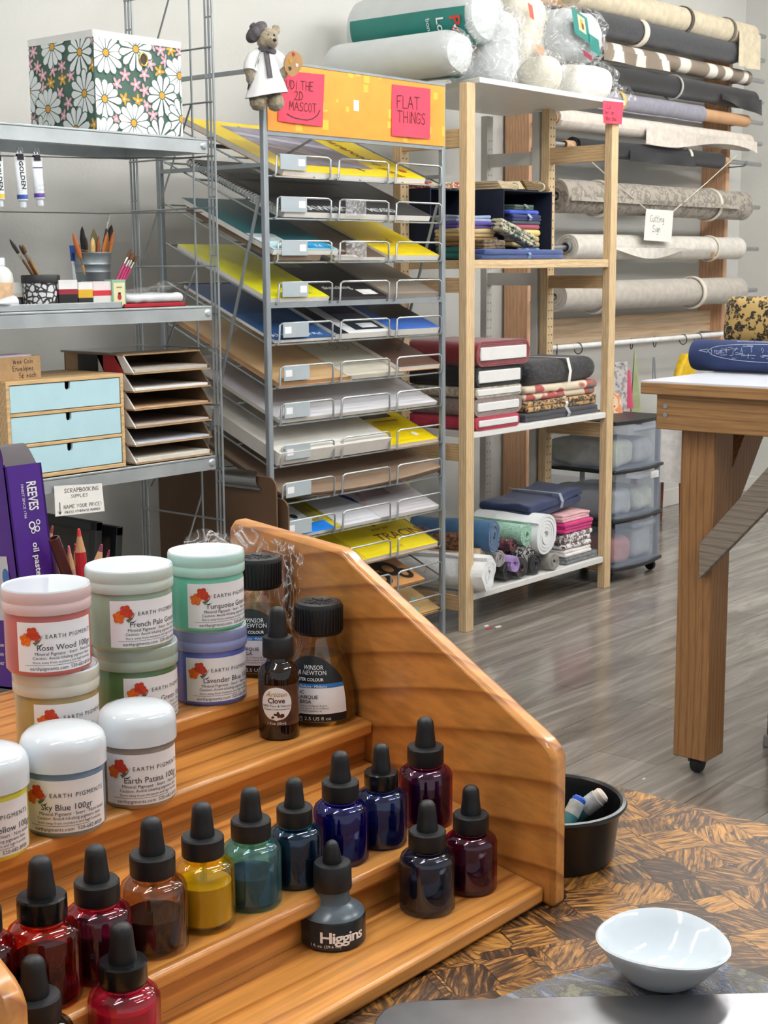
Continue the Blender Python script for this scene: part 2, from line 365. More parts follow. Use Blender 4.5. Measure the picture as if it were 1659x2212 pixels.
# ================================================================ the room
def floor_mat():
    mt, nt, b, L = nodes_mat('grey plank flooring'); tc = nd(nt, 'ShaderNodeTexCoord')
    br = nd(nt, 'ShaderNodeTexBrick', offset=.37); L(tc.outputs['Object'], br.inputs['Vector'])
    br.inputs['Scale'].default_value = 1.; br.inputs['Brick Width'].default_value = 1.22; br.inputs['Row Height'].default_value = .18
    br.inputs['Mortar Size'].default_value = .0012; br.inputs['Mortar Smooth'].default_value = .3
    br.inputs['Color1'].default_value = lin('#a09890'); br.inputs['Color2'].default_value = lin('#b5aea6'); br.inputs['Mortar'].default_value = lin('#5a534d')
    mp = nd(nt, 'ShaderNodeMapping'); mp.inputs['Scale'].default_value = (.35, 3.2, 1); L(tc.outputs['Object'], mp.inputs[0])
    n = nd(nt, 'ShaderNodeTexNoise', i_Scale=4.0, i_Detail=8.0, i_Distortion=1.4, i_Roughness=.65); L(mp.outputs[0], n.inputs['Vector'])
    r = ramp(nt, [(.3, '#7f7a75'), (.5, '#bfbab5'), (.68, '#ffffff')]); L(n.outputs['Fac'], r.inputs[0])
    mx = nd(nt, 'ShaderNodeMix', data_type='RGBA', blend_type='MULTIPLY'); mx.inputs[0].default_value = .8
    L(br.outputs['Color'], mx.inputs[6]); L(r.outputs[0], mx.inputs[7]); L(mx.outputs[2], b.inputs['Base Color'])
    rr = ramp(nt, [(.3, (.40,)*3), (.7, (.50,)*3)]); L(n.outputs['Fac'], rr.inputs[0]); L(rr.outputs[0], b.inputs['Roughness'])
    bp = nd(nt, 'ShaderNodeBump', i_Strength=.08, i_Distance=.002); L(n.outputs['Fac'], bp.inputs['Height']); L(bp.outputs[0], b.inputs['Normal'])
    b.inputs['Specular IOR Level'].default_value = .7
    return mt
WY, WX = 3.83, 7.56           # back wall and far side wall
struct(MB().box((-2.5, -2.5, -.06), (WX+.1, WY+.1, 0), floor_mat()).build('floor'))
struct(MB().box((-2.5, WY, 0), (WX+.1, WY+.1, 3.0), M_wall).build('wall_back'))
struct(MB().box((WX, -2.5, 0), (WX+.1, WY, 3.0), M_wall).build('wall_side'))
struct(MB().box((-2.5, -2.5, 3.0), (WX+.1, WY+.1, 3.06), pm('ceiling paint', '#e4e3df', rough=.9, var=.02)).build('ceiling'))
struct(MB().box((WX-.012, -2.5, 0), (WX, WY, .09), pm('baseboard paint', '#e6e3dc', rough=.5, var=.02)).build('baseboard_side', bevel=.002))
struct(MB().box((-2.5, WY-.012, 0), (WX-.012, WY, .09), MATS['baseboard paint']).build('baseboard_back', bevel=.002))
def lamp_mat():
    mt, nt, b, L = nodes_mat('lit tube'); b.inputs['Emission Color'].default_value = (1., .99, .97, 1); b.inputs['Emission Strength'].default_value = LAMP_POWER
    n = nd(nt, 'ShaderNodeTexNoise', i_Scale=3.0); r = ramp(nt, [(0., '#f4f2ec'), (1., '#ffffff')]); L(n.outputs['Fac'], r.inputs[0]); L(r.outputs[0], b.inputs['Base Color'])
    return mt
M_lamp = lamp_mat(); M_lampbody = pm('lamp housing', '#e3e3e0', rough=.5, var=.02)
for x, y in LAMPS:
    t = thing('ceiling_light', 'twin tube ceiling light fixed overhead above the workshop floor', 'light', (x, y, 3.0), 0, 'ceiling lights')
    MB().box((x-.62, y-.11, 2.955), (x+.62, y+.11, 3.0), M_lampbody).build('housing', t, .006)
    for dy in (-.05, .05):
        MB().tube([(x-.59, y+dy, 2.935), (x+.59, y+dy, 2.935)], .019, M_lamp, 12).build('tube', t)
# ================================================================ the craft table in front
TZ = .80
def table_mat():
    mt, nt, b, L = nodes_mat('parquet laminate'); tc = nd(nt, 'ShaderNodeTexCoord')
    vo = nd(nt, 'ShaderNodeTexVoronoi', distance='CHEBYCHEV', i_Scale=27.0, i_Randomness=.5)
    rot0 = nd(nt, 'ShaderNodeMapping'); rot0.inputs['Rotation'].default_value = (0, 0, .5); L(tc.outputs['Object'], rot0.inputs[0]); L(rot0.outputs[0], vo.inputs['Vector'])
    sp = nd(nt, 'ShaderNodeSeparateColor'); L(vo.outputs['Color'], sp.inputs[0])
    an = nd(nt, 'ShaderNodeMath', operation='MULTIPLY'); an.inputs[1].default_value = 6.28; L(sp.outputs[0], an.inputs[0])
    vr = nd(nt, 'ShaderNodeVectorRotate', rotation_type='Z_AXIS'); L(tc.outputs['Object'], vr.inputs['Vector']); L(an.outputs[0], vr.inputs['Angle'])
    mp = nd(nt, 'ShaderNodeMapping'); mp.inputs['Scale'].default_value = (.22, 1.5, 1); L(vr.outputs[0], mp.inputs[0])
    n = nd(nt, 'ShaderNodeTexNoise', i_Scale=210.0, i_Detail=6.0, i_Distortion=.7, i_Roughness=.6); L(mp.outputs[0], n.inputs['Vector'])
    ad = nd(nt, 'ShaderNodeMath', operation='MULTIPLY_ADD'); ad.inputs[1].default_value = .22; L(sp.outputs[1], ad.inputs[0]); L(n.outputs['Fac'], ad.inputs[2])
    r = ramp(nt, [(.47, '#2f2118'), (.58, '#503722'), (.67, '#8a602f'), (.84, '#b88540')]); L(ad.outputs[0], r.inputs[0])
    v2 = nd(nt, 'ShaderNodeTexVoronoi', feature='DISTANCE_TO_EDGE', i_Scale=27.0, i_Randomness=.5); v2.inputs['Scale'].default_value = 27
    e = ramp(nt, [(0., '#55412e'), (.02, '#ffffff')])
    f2 = nd(nt, 'ShaderNodeTexVoronoi', distance='CHEBYCHEV', feature='F2', i_Scale=27.0, i_Randomness=.5); L(rot0.outputs[0], f2.inputs['Vector'])
    sb = nd(nt, 'ShaderNodeMath', operation='SUBTRACT'); L(f2.outputs['Distance'], sb.inputs[0]); L(vo.outputs['Distance'], sb.inputs[1]); L(sb.outputs[0], e.inputs[0])
    mx = nd(nt, 'ShaderNodeMix', data_type='RGBA', blend_type='MULTIPLY'); mx.inputs[0].default_value = 1.; L(r.outputs[0], mx.inputs[6]); L(e.outputs[0], mx.inputs[7])
    L(mx.outputs[2], b.inputs['Base Color']); b.inputs['Roughness'].default_value = .42; b.inputs['Specular IOR Level'].default_value = .32
    return mt
M_table = table_mat(); M_tedge = pm('table edge band', '#3a291c', rough=.5)
TX1 = 1.115
t = thing('craft_table', 'brown parquet-patterned craft table under the wooden ink stand and white bowl', 'table', (.3, .4, 0))
for nm, y0, y1 in (('tabletop', -.55, .682), ('table_leaf', .684, 1.35)):
    mb = MB(); mb.box((-.7, y0, TZ-.03), (TX1, y1, TZ), M_table); mb.build(nm, t, .0015)
for x in (-.6, 1.0):
    for y in (-.45, 1.25): MB().box((x, y, 0), (x+.05, y+.05, TZ-.03), M_black).build('leg', t)
# ---------------------------------------------------------------- stepped display stand
M_dx = wood('honey pine tread', '#9a5a22', '#d9964c', 'X', 20., .3, coat=.35, con=.75)
M_dy = wood('honey pine side', '#8f4f1e', '#cf8c46', 'Y', 15., .33, coat=.3, con=.75)
SK = math.tan(math.radians(14))
def XR(y): return .862+SK*(y-.58)
def XL(y): return .400+SK*.35*(y-.58)
stand = thing('display_stand', 'honey-stained pine stepped display stand holding ink bottles and pigment jars', 'display stand', (.63, .8, TZ))
Z1, Z2, Z3, Z4 = .815, .85, .887, .918
def slab(y0, y1, z0, z1, nm, bev):
    MB().prism([(XL(y0), y0), (XR(y0), y0), (XR(y1), y1), (XL(y1), y1)], z0, z1, M_dx).build(nm, stand, bev)
slab(.576, .66, Z1-.013, Z1, 'shelf', .003); slab(.640, .81, Z2-.012, Z2, 'shelf', .003)
slab(.788, .865, Z3-.012, Z3, 'shelf', .003); slab(.845, 1.02, Z4-.012, Z4, 'shelf', .003)
slab(.652, .66, Z1, Z2-.012, 'riser', .0005); slab(.80, .81, Z2, Z3-.012, 'riser', .0005); slab(.855, .865, Z3, Z4-.012, 'riser', .0005); slab(1.01, 1.02, TZ, Z4-.012, 'back_rail', .0005)
prof = [(.567, TZ), (.567, .914), (.571, .921), (.578, .926), (.588, .930), (.815, 1.0195), (.825, 1.025), (.835, 1.028), (1.01, 1.03), (1.02, 1.02), (1.02, TZ)]
for off, xf in ((0, XR), (-.017, XL)):
    mb = MB(); n = len(prof)
    a = [V((xf(y)+off, y, z)) for y, z in prof]; b = [p+V((.017, 0, 0)) for p in a]
    mb.add(a+b, [tuple(range(n))[::-1], tuple(range(n, 2*n))]+[(i, (i+1) % n, n+(i+1) % n, n+i) for i in range(n)], M_dy)
    mb.build('side_panel', stand, .004)
# ---------------------------------------------------------------- dropper bottles of ink
VD = V((math.cos(YAW), math.sin(YAW), 0)); PHI = YAW+PI       # away from and towards the camera
def spot(a, b, y, z, k=.5):
    """Base centre and diameter of a round thing whose outline spans a..b and whose base front touches y in the photo."""
    p = onZ((a+b)/2, y, z); d = (b-a)*mpp(p); d = (b-a)*mpp(p+VD*d*.5); return p+VD*(d*k), d
def bulb_prof(r, z0, h): return [(0, z0), (r*1.14, z0), (r*1.16, z0+.0015), (r*1.06, z0+h*.3), (r*.98, z0+h*.55), (r*.95, z0+h*.72), (r*.86, z0+h*.86), (r*.64, z0+h*.95), (r*.34, z0+h*.99), (0, z0+h)]
def paler(h, k=.5):
    h = h.lstrip('#'); return '#'+''.join('%02x' % int(255-(255-int(h[i:i+2], 16))*k) for i in (0, 2, 4))
def ink_bottle(a, b, y, z, tint, ink, level, label, cap=None):
    c, d = spot(a, b, y, z); k = d/.039
    t = thing('ink_bottle', label, 'ink bottle', c, 0, 'dropper ink bottles on the stand'); S = Matrix.Scale(k, 4)
    g = glass('ink glass '+tint, paler(tint, .5), cloudy=.06 if tint == '#8fdcf0' else .015 if tint in ('#c9ab92', '#7c8cc4', '#70707a') else .03, deep=tint); R = .0195; S = S @ Matrix.Diagonal((1, 1, .91, 1))
    out = [(0, .0), (R-.0015, 0), (R, .002), (R, .040), (R-.0012, .0435), (.0150, .0465), (.0118, .0475), (.0108, .049), (.0108, .0535)]
    inn = [(.0095, .0535), (.0095, .048), (.0145, .0452), (R-.0030, .042), (R-.0019, .039), (R-.0019, .0045), (R-.004, .003), (0, .003)]
    MB().lathe(out+inn, g, 40, S).build('glass_body', t, local=True)
    h = .0045+level*.037
    mi = pm('ink '+ink, ink, rough=.08, var=.1, spec=.7)
    MB().lathe([(0, .0034), (R-.0042, .0034), (R-.0023, .0052), (R-.0023, h), (0, h)], mi, 36, S).build('ink', t, local=True)
    mb = MB(); mb.lathe([(.0022, .05), (.0022, .02), (.0012, .009), (.0004, .009), (.0004, .05)], glass('pipette glass', '#eef4f5'), 12, S); mb.build('pipette', t, local=True)
    cm = cap or M_rubber; n = 40
    MB().lathe([(0, .0495), (.0128, .0495), (.0132, .0503), (.0132, .0622), (.0124, .0634), (.0085, .0636), (0, .0636)], cm, n, S).build('screw_cap', t, local=True)
    MB().lathe(bulb_prof(.0066, .0634, .0235), M_rubber, 24, S).build('rubber_bulb', t, local=True)
    return t
M_capgl = pm('glossy black cap', '#121315', rough=.22, var=.1)
INKS = [  # left and right outline, base, shelf, glass tint, ink, level, label, cap
 (863, 979, 1797, Z2, '#b02aa0', '#0c0212', .86, 'dark purple ink bottle at the side panel end of the second step', None),
 (770, 879, 1840, Z2, '#2f5ad0', '#030a28', .45, 'deep blue ink bottle with glossy cap beside the dark purple bottle', M_capgl),
 (676, 795, 1878, Z2, '#2a2ae6', '#06043a', .82, 'bright royal blue ink bottle behind the rounder black ink bottle', None),
 (578, 693, 1927, Z2, '#1f7fc0', '#010c18', .84, 'dark teal blue ink bottle between royal blue and pale turquoise ones', None),
 (476, 604, 1976, Z2, '#8fdcf0', '#021820', .52, 'pale turquoise glass ink bottle, half full of dark ink', None),
 (367, 502, 2024, Z2, '#f4e428', '#dcb80c', .72, 'clear yellow ink bottle on the second step', None),
 (252, 397, 2078, Z2, '#c9ab92', '#3a1206', .50, 'nearly clear ink bottle half full of reddish brown ink', None),
 (131, 275, 2136, Z2, '#c83a78', '#26030f', .74, 'crimson rose ink bottle on the second step beside the brown one', None),
 (3, 161, 2192, Z2, '#d0402c', '#120203', .58, 'orange-red ink bottle with glossy cap next to the crimson bottle', M_capgl),
 (-150, 18, 2240, Z2, '#c02a3a', '#240408', .8, 'red ink bottle cut by the photo edge, end of the second step', None),
 (963, 1077, 1941, Z1, '#b01278', '#2c0320', .56, 'magenta ink bottle on the lowest step against the side panel', None),
 (865, 985, 1987, Z1, '#7c8cc4', '#060716', .60, 'indigo ink bottle on the lowest step beside the magenta one', None),
 (182, 337, 2330, Z1, '#e86a90', '#d83a6c', .86, 'bright pink ink bottle on the lowest step', M_capgl),
 (-15, 148, 2420, Z1, '#70707a', '#101014', .8, 'ink bottle at the photo corner showing mostly its black dropper', None)]
for q in INKS: ink_bottle(*q)
# round-shouldered bottle of black ink with printed name
c, d = spot(647, 788, 2060, Z1); k = d/.0435
t = thing('ink_bottle', 'squat black drawing ink bottle with white printing on its side', 'ink bottle', c); S = Matrix.Scale(k, 4) @ Matrix.Diagonal((1, 1, .82, 1))
M_hb = pm('smoky plastic bottle', '#20262b', rough=.22, var=.1); M_hs = pm('smoky grey shoulder', '#5a6770', rough=.25, var=.1, trans=.15)
MB().lathe([(0, 0), (.020, 0), (.0217, .002), (.0217, .0225), (.0212, .0245)], M_hb, 44, S).build('bottle_body', t, local=True)
MB().lathe([(.0212, .0245), (.0195, .0275), (.0145, .0315), (.0118, .0335), (.0112, .036), (.0112, .046)], M_hs, 44, S).build('shoulder', t, local=True)
MB().lathe([(0, .0445), (.0126, .0445), (.0129, .0455), (.0126, .0645), (.0118, .0660), (.0075, .0663), (0, .0663)], M_rubber, 44, S).build('screw_cap', t, local=True)
MB().lathe([(0, .066), (.0062, .066), (.0066, .0675), (.0046, .079), (.0038, .082), (.002, .084), (0, .0845)], M_rubber, 20, S).build('rubber_bulb', t, local=True)
M_wprint = pm('white print', '#f2f2f2', rough=.5, var=.01)
mb = MB()
def cyl(R, d0, z0=0.):
    return lambda x, y: V((R*math.cos(PHI+d0+x/R), R*math.sin(PHI+d0+x/R), z0+y))
put_text(mb, 'Higgins', .0128, cyl(.0219, -.12, .0085), M_wprint, -.006, .0, bold=.02, space=.88)
put_text(mb, '1 fl. oz. (29.6 ml)', .0032, cyl(.0219, -.12, .0045), M_wprint, -.013, 0)
mb.v = [S @ p for p in mb.v]; mb.build('lettering', t, local=True)
# ---------------------------------------------------------------- jars of pigment
M_lidw = pm('white jar lid', '#dde4ea', rough=.13, var=.01, coat=.3)
M_label = pm('label paper', '#f0eff2', rough=.42, var=.01)
M_print = pm('label print', '#3a3a40', rough=.6, var=.05)
M_red = pm('poppy red', '#c23a1c', rough=.5, var=.2, scale=400.); M_orange = pm('poppy orange', '#dd6a1e', rough=.5, var=.15, scale=400.); M_leaf = pm('dull leaf green', '#5c6b4c', rough=.5, var=.1)
def petal(mb, fn, cx, cy, r, m, seed):
    rnd = random.Random(seed); n = 26
    pts = [(cx+r*(.72+.3*abs(math.sin(2.5*a*PI/n*2+seed))+.06*rnd.random())*math.cos(2*PI*a/n), cy+r*(.72+.3*abs(math.sin(2.5*a*PI/n*2+seed))+.06*rnd.random())*math.sin(2*PI*a/n)) for a in range(n)]
    mb.add([fn(cx, cy)]+[fn(*p) for p in pts], [(0, 1+i, 1+(i+1) % n) for i in range(n)], m)
def pigment_label(t, R, z0, h, d0, w, name, S=None):
    g = MB(); g.grid(lambda u, v: cyl(R+.0002, d0, z0)(u*w, v*h), 20, 3, M_label); lab = g.build('label', t, local=True)
    fn = cyl(R+.0005, d0, z0); s = h/.036
    mb = MB()
    put_text(mb, 'EARTH PIGMENTS', .0042*s, fn, M_print, .0215*s, .0245*s, space=1.25)
    put_text(mb, name+' 100gr', .0060*s, fn, M_print, .0150*s, .0158*s, space=1.0)
    put_text(mb, 'Mineral Pigment \u00b7 Inert \u00b7 Non-toxic', .0034*s, fn, M_print, .0135*s, .0122*s)
    put_text(mb, 'Caution: Avoid inhaling pigment dust.', .0031*s, fn, M_print, .0118*s, .0092*s)
    put_text(mb, 'Store away from moisture and high humidity', .0026*s, fn, M_print, .0118*s, .0062*s)
    mb.add([fn(.006*s+i*.0047*s, y) for i in range(10) for y in (.0048*s, .00505*s)], [(2*i, 2*i+2, 2*i+3, 2*i+1) for i in range(9)], M_print)
    put_text(mb, 'earthpigments.com  520-682-8928', .0036*s, fn, M_print, .0095*s, .0014*s)
    mb.build('lettering', lab, local=True)
    em = MB(); f2 = cyl(R+.0006, d0, z0)
    em.add([f2(x*s, y*s) for x, y in ((.0125, .0215), (.0175, .0235), (.0205, .0275), (.0175, .0222), (.0145, .0195))], [(0, 1, 2, 3, 4)], M_leaf)
    em.add([f2(x*s, y*s) for x, y in ((.0165, .0192), (.0205, .0212), (.0180, .0188))], [(0, 1, 2)], M_print)
    f3 = cyl(R+.0007, d0, z0); petal(em, f3, .0072*s, .0235*s, .0048*s, M_orange, 1)
    f4 = cyl(R+.0008, d0, z0); petal(em, f4, .0125*s, .0285*s, .0046*s, M_red, 2); petal(em, f4, .0150*s, .0262*s, .0036*s, M_red, 5)
    em.build('flower_emblem', lab, local=True)
def low_jar(c, D, hgt, col, rim, name, label, d0):
    t = thing('pigment_jar', label, 'jar', c, 0, 'pigment jars on the stand'); R = D/2*.955; k = hgt/.062
    pig = pm('pigment '+col, col, rough=.3, var=.08, scale=35., coat=.5)
    MB().lathe([(0, 0), (R*.94, 0), (R, .0025), (R, .0405*k), (R*.985, .043*k), (R*.97, .046*k)], pig, 56).build('jar_body', t, local=True)
    rm = pm('tinted lid '+rim, rim, rough=.25, var=.04, coat=.4)
    R2 = D/2
    MB().lathe([(R*.96, .0445*k), (R2*.985, .0447*k), (R2, .0455*k), (R2, .0515*k), (R2*.99, .0521*k), (R2*.99, .0529*k), (R2, .0535*k), (R2, .060*k), (R2*.99, .0610*k)], rm, 56).build('lid_skirt', t, local=True)
    MB().lathe([(R2*.99, .0610*k), (R2*.975, .062*k), (R2*.95, .0618*k), (R2*.93, .0612*k), (0, .0612*k)], M_lidw, 56).build('lid_top', t, local=True)
    pigment_label(t, R, .004, .036*k, d0, .062, name)
    return t
def dome_jar(c, D, col, name, label, d0, hgt=.071):
    t = thing('pigment_jar', label, 'jar', c, 0, 'pigment jars on the stand'); R = D/2*.965; k = hgt/.071
    pig = pm('pigment '+col, col, rough=.3, var=.08, scale=35., coat=.5)
    MB().lathe([(0, 0), (R*.94, 0), (R, .0025), (R, .042*k), (R*.97, .0445*k), (R*.94, .047*k)], pig, 56).build('jar_body', t, local=True)
    R2 = D/2*1.03
    MB().lathe([(R*.95, .0452*k), (R2, .0455*k), (R2*1.0, .047*k), (R2, .058*k), (R2*.985, .0615*k), (R2*.93, .0655*k), (R2*.82, .0685*k), (R2*.6, .0704*k), (R2*.3, .0712*k), (0, .0713*k)], M_lidw, 56).build('domed_lid', t, local=True)
    pigment_label(t, R, .0035, .037*k, d0, .066, name)
    return t
pl, dl = spot(365, 527, 1528, Z4); JH = .0625
low_jar(pl, dl, JH, '#5c66b8', '#8f98c8', 'Lavender Blue', 'lavender blue pigment jar under the turquoise jar', math.radians(-33))
pt, dt_ = spot(356, 523, 1368, Z4+JH); pt.xy = (pl.x-.004, pl.y-.003)
low_jar(V((pt.x, pt.y, Z4+JH)), .0625, JH, '#6fc4ac', '#b5ddd5', 'Turquoise Green', 'turquoise green pigment jar stacked beside the crackling clear bag', math.radians(-24))
pf, df = spot(172, 363, 1412, Z4+JH)
low_jar(pf, df*.985, JH, '#93a78f', '#c4cfc6', 'French Pale Green', 'pale sage green pigment jar, upper of the middle stack', math.radians(-18))
low_jar(V((pf.x+.006, pf.y+.003, Z4)), df*.97, JH, '#55774c', '#a3b3a4', 'Moss Green', 'darker green pigment jar underneath the pale sage green jar', math.radians(-8))
pr, dr = spot(-12, 181, 1466, Z4+JH)
low_jar(pr, dr*.985, JH, '#b9605a', '#dcc0c0', 'Rose Wood', 'rose red pigment jar near the purple pastel box', math.radians(-30))
low_jar(V((pr.x+.007, pr.y+.002, Z4)), dr*.97, JH, '#a08a55', '#c9c4b5', 'Ochre', 'ochre brown pigment jar underneath the rose red jar', math.radians(-20))
ps, ds = spot(35, 213, 1812, Z3); dome_jar(ps, ds, '#6d8ba4', 'Sky Blue', 'grey-blue pigment jar with white domed lid', math.radians(-54))
pp, dp = spot(208, 368, 1750, Z3); dome_jar(pp, dp*1.02, '#95877a', 'Earth Patina', 'taupe pigment jar with white domed lid', math.radians(-46), .0715)
py_, dy_ = spot(-140, 42, 1870, Z3); dome_jar(py_, dy_, '#d8cf3a', 'Lemon Yellow', 'yellow pigment jar with white domed lid cut by the photo edge', math.radians(-50))
# ---------------------------------------------------------------- essential oil bottle
c, d = spot(557, 645, 1602, Z3); k = d/.033
t = thing('dropper_bottle', 'dark amber clove oil dropper bottle with white oval label', 'bottle', c); S = Matrix.Scale(k, 4)
M_amber = pm('dark amber glass', '#1c0d08', rough=.06, var=.1, coat=.6)
MB().lathe([(0, 0), (.0145, 0), (.0165, .002), (.0165, .050), (.0158, .055), (.0135, .0595), (.0105, .062), (.0095, .0635), (.0095, .068)], M_amber, 44, S).build('bottle_body', t, local=True)
MB().lathe([(0, .0665), (.0122, .0665), (.0126, .0675), (.0124, .0810), (.0116, .0825), (.008, .083), (0, .083)], M_rubber, 40, S).build('screw_cap', t, local=True)
MB().lathe(bulb_prof(.0070, .0825, .0245), M_rubber, 24, S).build('rubber_bulb', t, local=True)
R = .0167; M_cl = pm('brown oil label', '#3d2721', rough=.4, var=.35, scale=60., col2='#6b4a34'); M_brn = pm('brown print', '#5a2b22', rough=.5); M_gold = pm('gold print', '#c79a3c', rough=.4)
lab = MB().grid(lambda u, v: cyl(R, math.radians(-75), .013)((u*150*PI/180)*R, v*.033), 30, 3, M_cl, M=S).build('label', t, local=True)
fn = cyl(R+.0003, math.radians(0), .0)
mb = MB(); n = 40
mb.grid(lambda u, v: fn(-.001+.0128*math.sqrt(max(0, 1-(2*v-1)**2))*(2*u-1), .031+.0138*(2*v-1)), 16, 20, M_label, M=S); mb.build('white_oval', lab, local=True)
fn = cyl(R+.0006, 0., 0.); mb = MB()
put_text(mb, 'Artizen', .0058, fn, M_gold, -.001, .0372, 'CENTER', shear=.4)
put_text(mb, 'Clove', .0060, fn, M_brn, -.001, .0318, 'CENTER', bold=.02)
put_text(mb, '100% Pure & Natural', .0029, fn, M_print, -.001, .0285, 'CENTER')
put_text(mb, 'Therapeutic Grade Essential Oil', .0017, fn, M_print, -.001, .0262, 'CENTER', bold=.01)
put_text(mb, '1 fl.oz (30ml)', .0030, fn, M_wprint, -.001, .0142, 'CENTER')
for x0, y0, x1, y1 in ((-.005, .0195, .0015, .0235), (-.003, .0228, .004, .0205), (.0, .0248, .001, .0200)):
    dx, dy = (x1-x0), (y1-y0); l = math.hypot(dx, dy); nx, ny = -dy/l*.0008, dx/l*.0008
    mb.add([fn(x0+nx, y0+ny), fn(x0-nx, y0-ny), fn(x1-nx*1.5, y1-ny*1.5), fn(x1+nx*1.5, y1+ny*1.5)], [(0, 1, 2, 3)], M_brn)
petal(mb, fn, .0038, .0215, .0018, M_brn, 3)
mb.v = [S @ p for p in mb.v]; mb.build('lettering', lab, local=True)
# ---------------------------------------------------------------- gum arabic bottles
GP = [(.0270, 0), (.0290, .003), (.0290, .012), (.0283, .022), (.0262, .034), (.0225, .046), (.0185, .056), (.0155, .064), (.0143, .070), (.0143, .078)]
def gp_r(z):
    for (r0, z0), (r1, z1) in zip(GP, GP[1:]):
        if z <= z1: return r0+(r1-r0)*(z-z0)/(z1-z0)
    return GP[-1][0]
M_gum = pm('gum arabic', '#b07a1e', rough=.05, var=.1, trans=.55); M_gg = glass('bottle glass', '#f6f2e8'); M_wblue = pm('label blue', '#2b6fb0', rough=.4)
M_lblk = pm('label black', '#1a1a1e', rough=.4)
def gum_bottle(c, turn, label):
    t = thing('gum_arabic_bottle', label, 'bottle', c, 0, 'bottles of gum arabic'); sq = lambda a: 1.-.10*math.sin(a-PHI-turn)**2
    inn = [(r-.0016, max(z, .003)) for r, z in GP[::-1]]
    MB().lathe([(0, 0)]+GP+inn+[(0, .003)], M_gg, 44).build('glass_body', t, local=True)
    t.scale = (1.13, 1.13, 1.)
    lv = .056; MB().lathe([(0, .0034)]+[(r-.0020, max(z, .0034)) for r, z in GP if z < lv]+[(gp_r(lv)-.002, lv), (0, lv)], M_gum, 40).build('gum_arabic', t, local=True)
    cap = [(0, .0745), (.0172, .0745), (.0178, .0755), (.0178, .0985), (.0168, .1008), (.014, .1016), (.0128, .1008), (0, .1008)]
    mb = MB(); mb.lathe(cap, M_black, 48)
    for i in range(40):
        a = 2*PI*i/40; mb.box((-.0006, -.0005, .077), (.0006, .0005, .0975), M_black, RZ(a) @ T(.0178))
    for i in range(9):
        a = 2*PI*i/9; mb.tube([(.003*math.cos(a), .003*math.sin(a), .1010), (.0105*math.cos(a+.5), .0105*math.sin(a+.5), .1010)], .0007, M_black, 6)
    mb.build('ridged_cap', t, local=True)
    def on(x, z, e=.0004): r = gp_r(z)+e; a = PHI+turn+x/.0285; return V((r*math.cos(a), r*math.sin(a), z))
    W = .031
    def top(x): return .030+.0285*math.sqrt(max(0., 1-(x/(W*1.06))**2))
    mb = MB()
    zones = [(.005, .0115, M_lblk), (.0115, .0330, M_label), (.0330, .0365, M_wblue)]
    for z0, z1, mm in zones: mb.grid(lambda u, v: on((u*2-1)*W, z0+(z1-z0)*v), 24, 4, mm)
    mb.grid(lambda u, v: on((u*2-1)*W, .0365+(max(top((u*2-1)*W), .0366)-.0365)*v), 24, 6, M_lblk)
    lab = mb.build('label', t, local=True); mb = MB(); f = lambda x, y: on(x, y, .0008)
    put_text(mb, 'WINSOR', .0050, f, M_wprint, .004, .0478, 'CENTER'); put_text(mb, '& NEWTON', .0050, f, M_wprint, .003, .0436, 'CENTER')
    put_text(mb, 'WATER COLOUR', .0034, f, M_wprint, .0, .0388, 'CENTER', bold=.02); put_text(mb, 'Media \u00b7 Mediums \u00b7 M\u00e9diums', .0028, f, M_wprint, 0, .0337, 'CENTER')
    put_text(mb, 'GUM ARABIC', .0040, f, M_lblk, -.026, .0284, bold=.01); put_text(mb, 'GOMME ARABIQUE', .0040, f, M_lblk, -.026, .0245, bold=.01); put_text(mb, 'GOMA AR\u00c1BIGA', .0040, f, M_lblk, -.026, .0206, bold=.01)
    for i, s in enumerate(('Increases gloss and transparency, brilliance & gum', 'Augmente la transparence, lui donne de la brillance', 'Aumenta la transparencia, la luminosidad y el')): put_text(mb, s, .0021, f, M_print, -.027, .0180-.0022*i)
    put_text(mb, '75 ml \u2107 2.5 US fl oz', .0042, f, M_wprint, .0, .0062, 'CENTER')
    mb.build('lettering', lab, local=True)
c, d = spot(610, 767, 1570, Z3); gum_bottle(c, math.radians(-18), 'clear gum arabic bottle with ridged cap against the stand side panel')
c2 = onZ(556, 1463, Z4)+VD*.029; gum_bottle(c2, math.radians(-14), 'gum arabic bottle behind the clove oil, half hidden by jars')
# ---------------------------------------------------------------- crinkled clear bag with a brown card inside
M_bag = film('crinkled cellophane', amount=.50, rough=.14, scale=24., bump=.9, lo=.35, hi=2.0, crease_glints=True)
by = 1.0; t = thing('cellophane_bag', 'crinkled clear cellophane bag standing behind the turquoise jar', 'bag', (.9, by, Z4))
def onB(px, py, e):          # a point a little in front of the stand's side panel
    d = ray(px, py); k = (.862-SK*.58-e)/(d.x-SK*d.y); return EYE+d*k
def bagf(u, v, off):
    top = [1172, 1150, 1146, 1160, 1150, 1138, 1136, 1150, 1166, 1180, 1200]; i = min(9, int(u*10)); y = top[i]+(top[i+1]-top[i])*(u*10-i); yy = 1.005-.125*u**2.5
    p = onY(415+225*u, y, yy); z = Z4+.002+(p.z-Z4-.002)*v
    q = V((p.x*(.990+.010*v), yy+off, z)); n3 = noise.noise_vector(q*34+V((off*90, 3, 1)))*.009+noise.noise_vector(q*95)*.004
    return q+n3*V((.4, .8, .6))
mb = MB(); mb.grid(lambda u, v: bagf(u, v, -.008), 46, 34, M_bag, False); mb.grid(lambda u, v: bagf(u, v, .006), 46, 34, M_bag, False); mb.build('bag_film', t)
P_ = [onB(*q, .008) for q in ((566, 1335), (614, 1335), (614, 1200), (566, 1200))]; P_[0].z = P_[1].z = Z4+.001; P_[3].z = P_[2].z
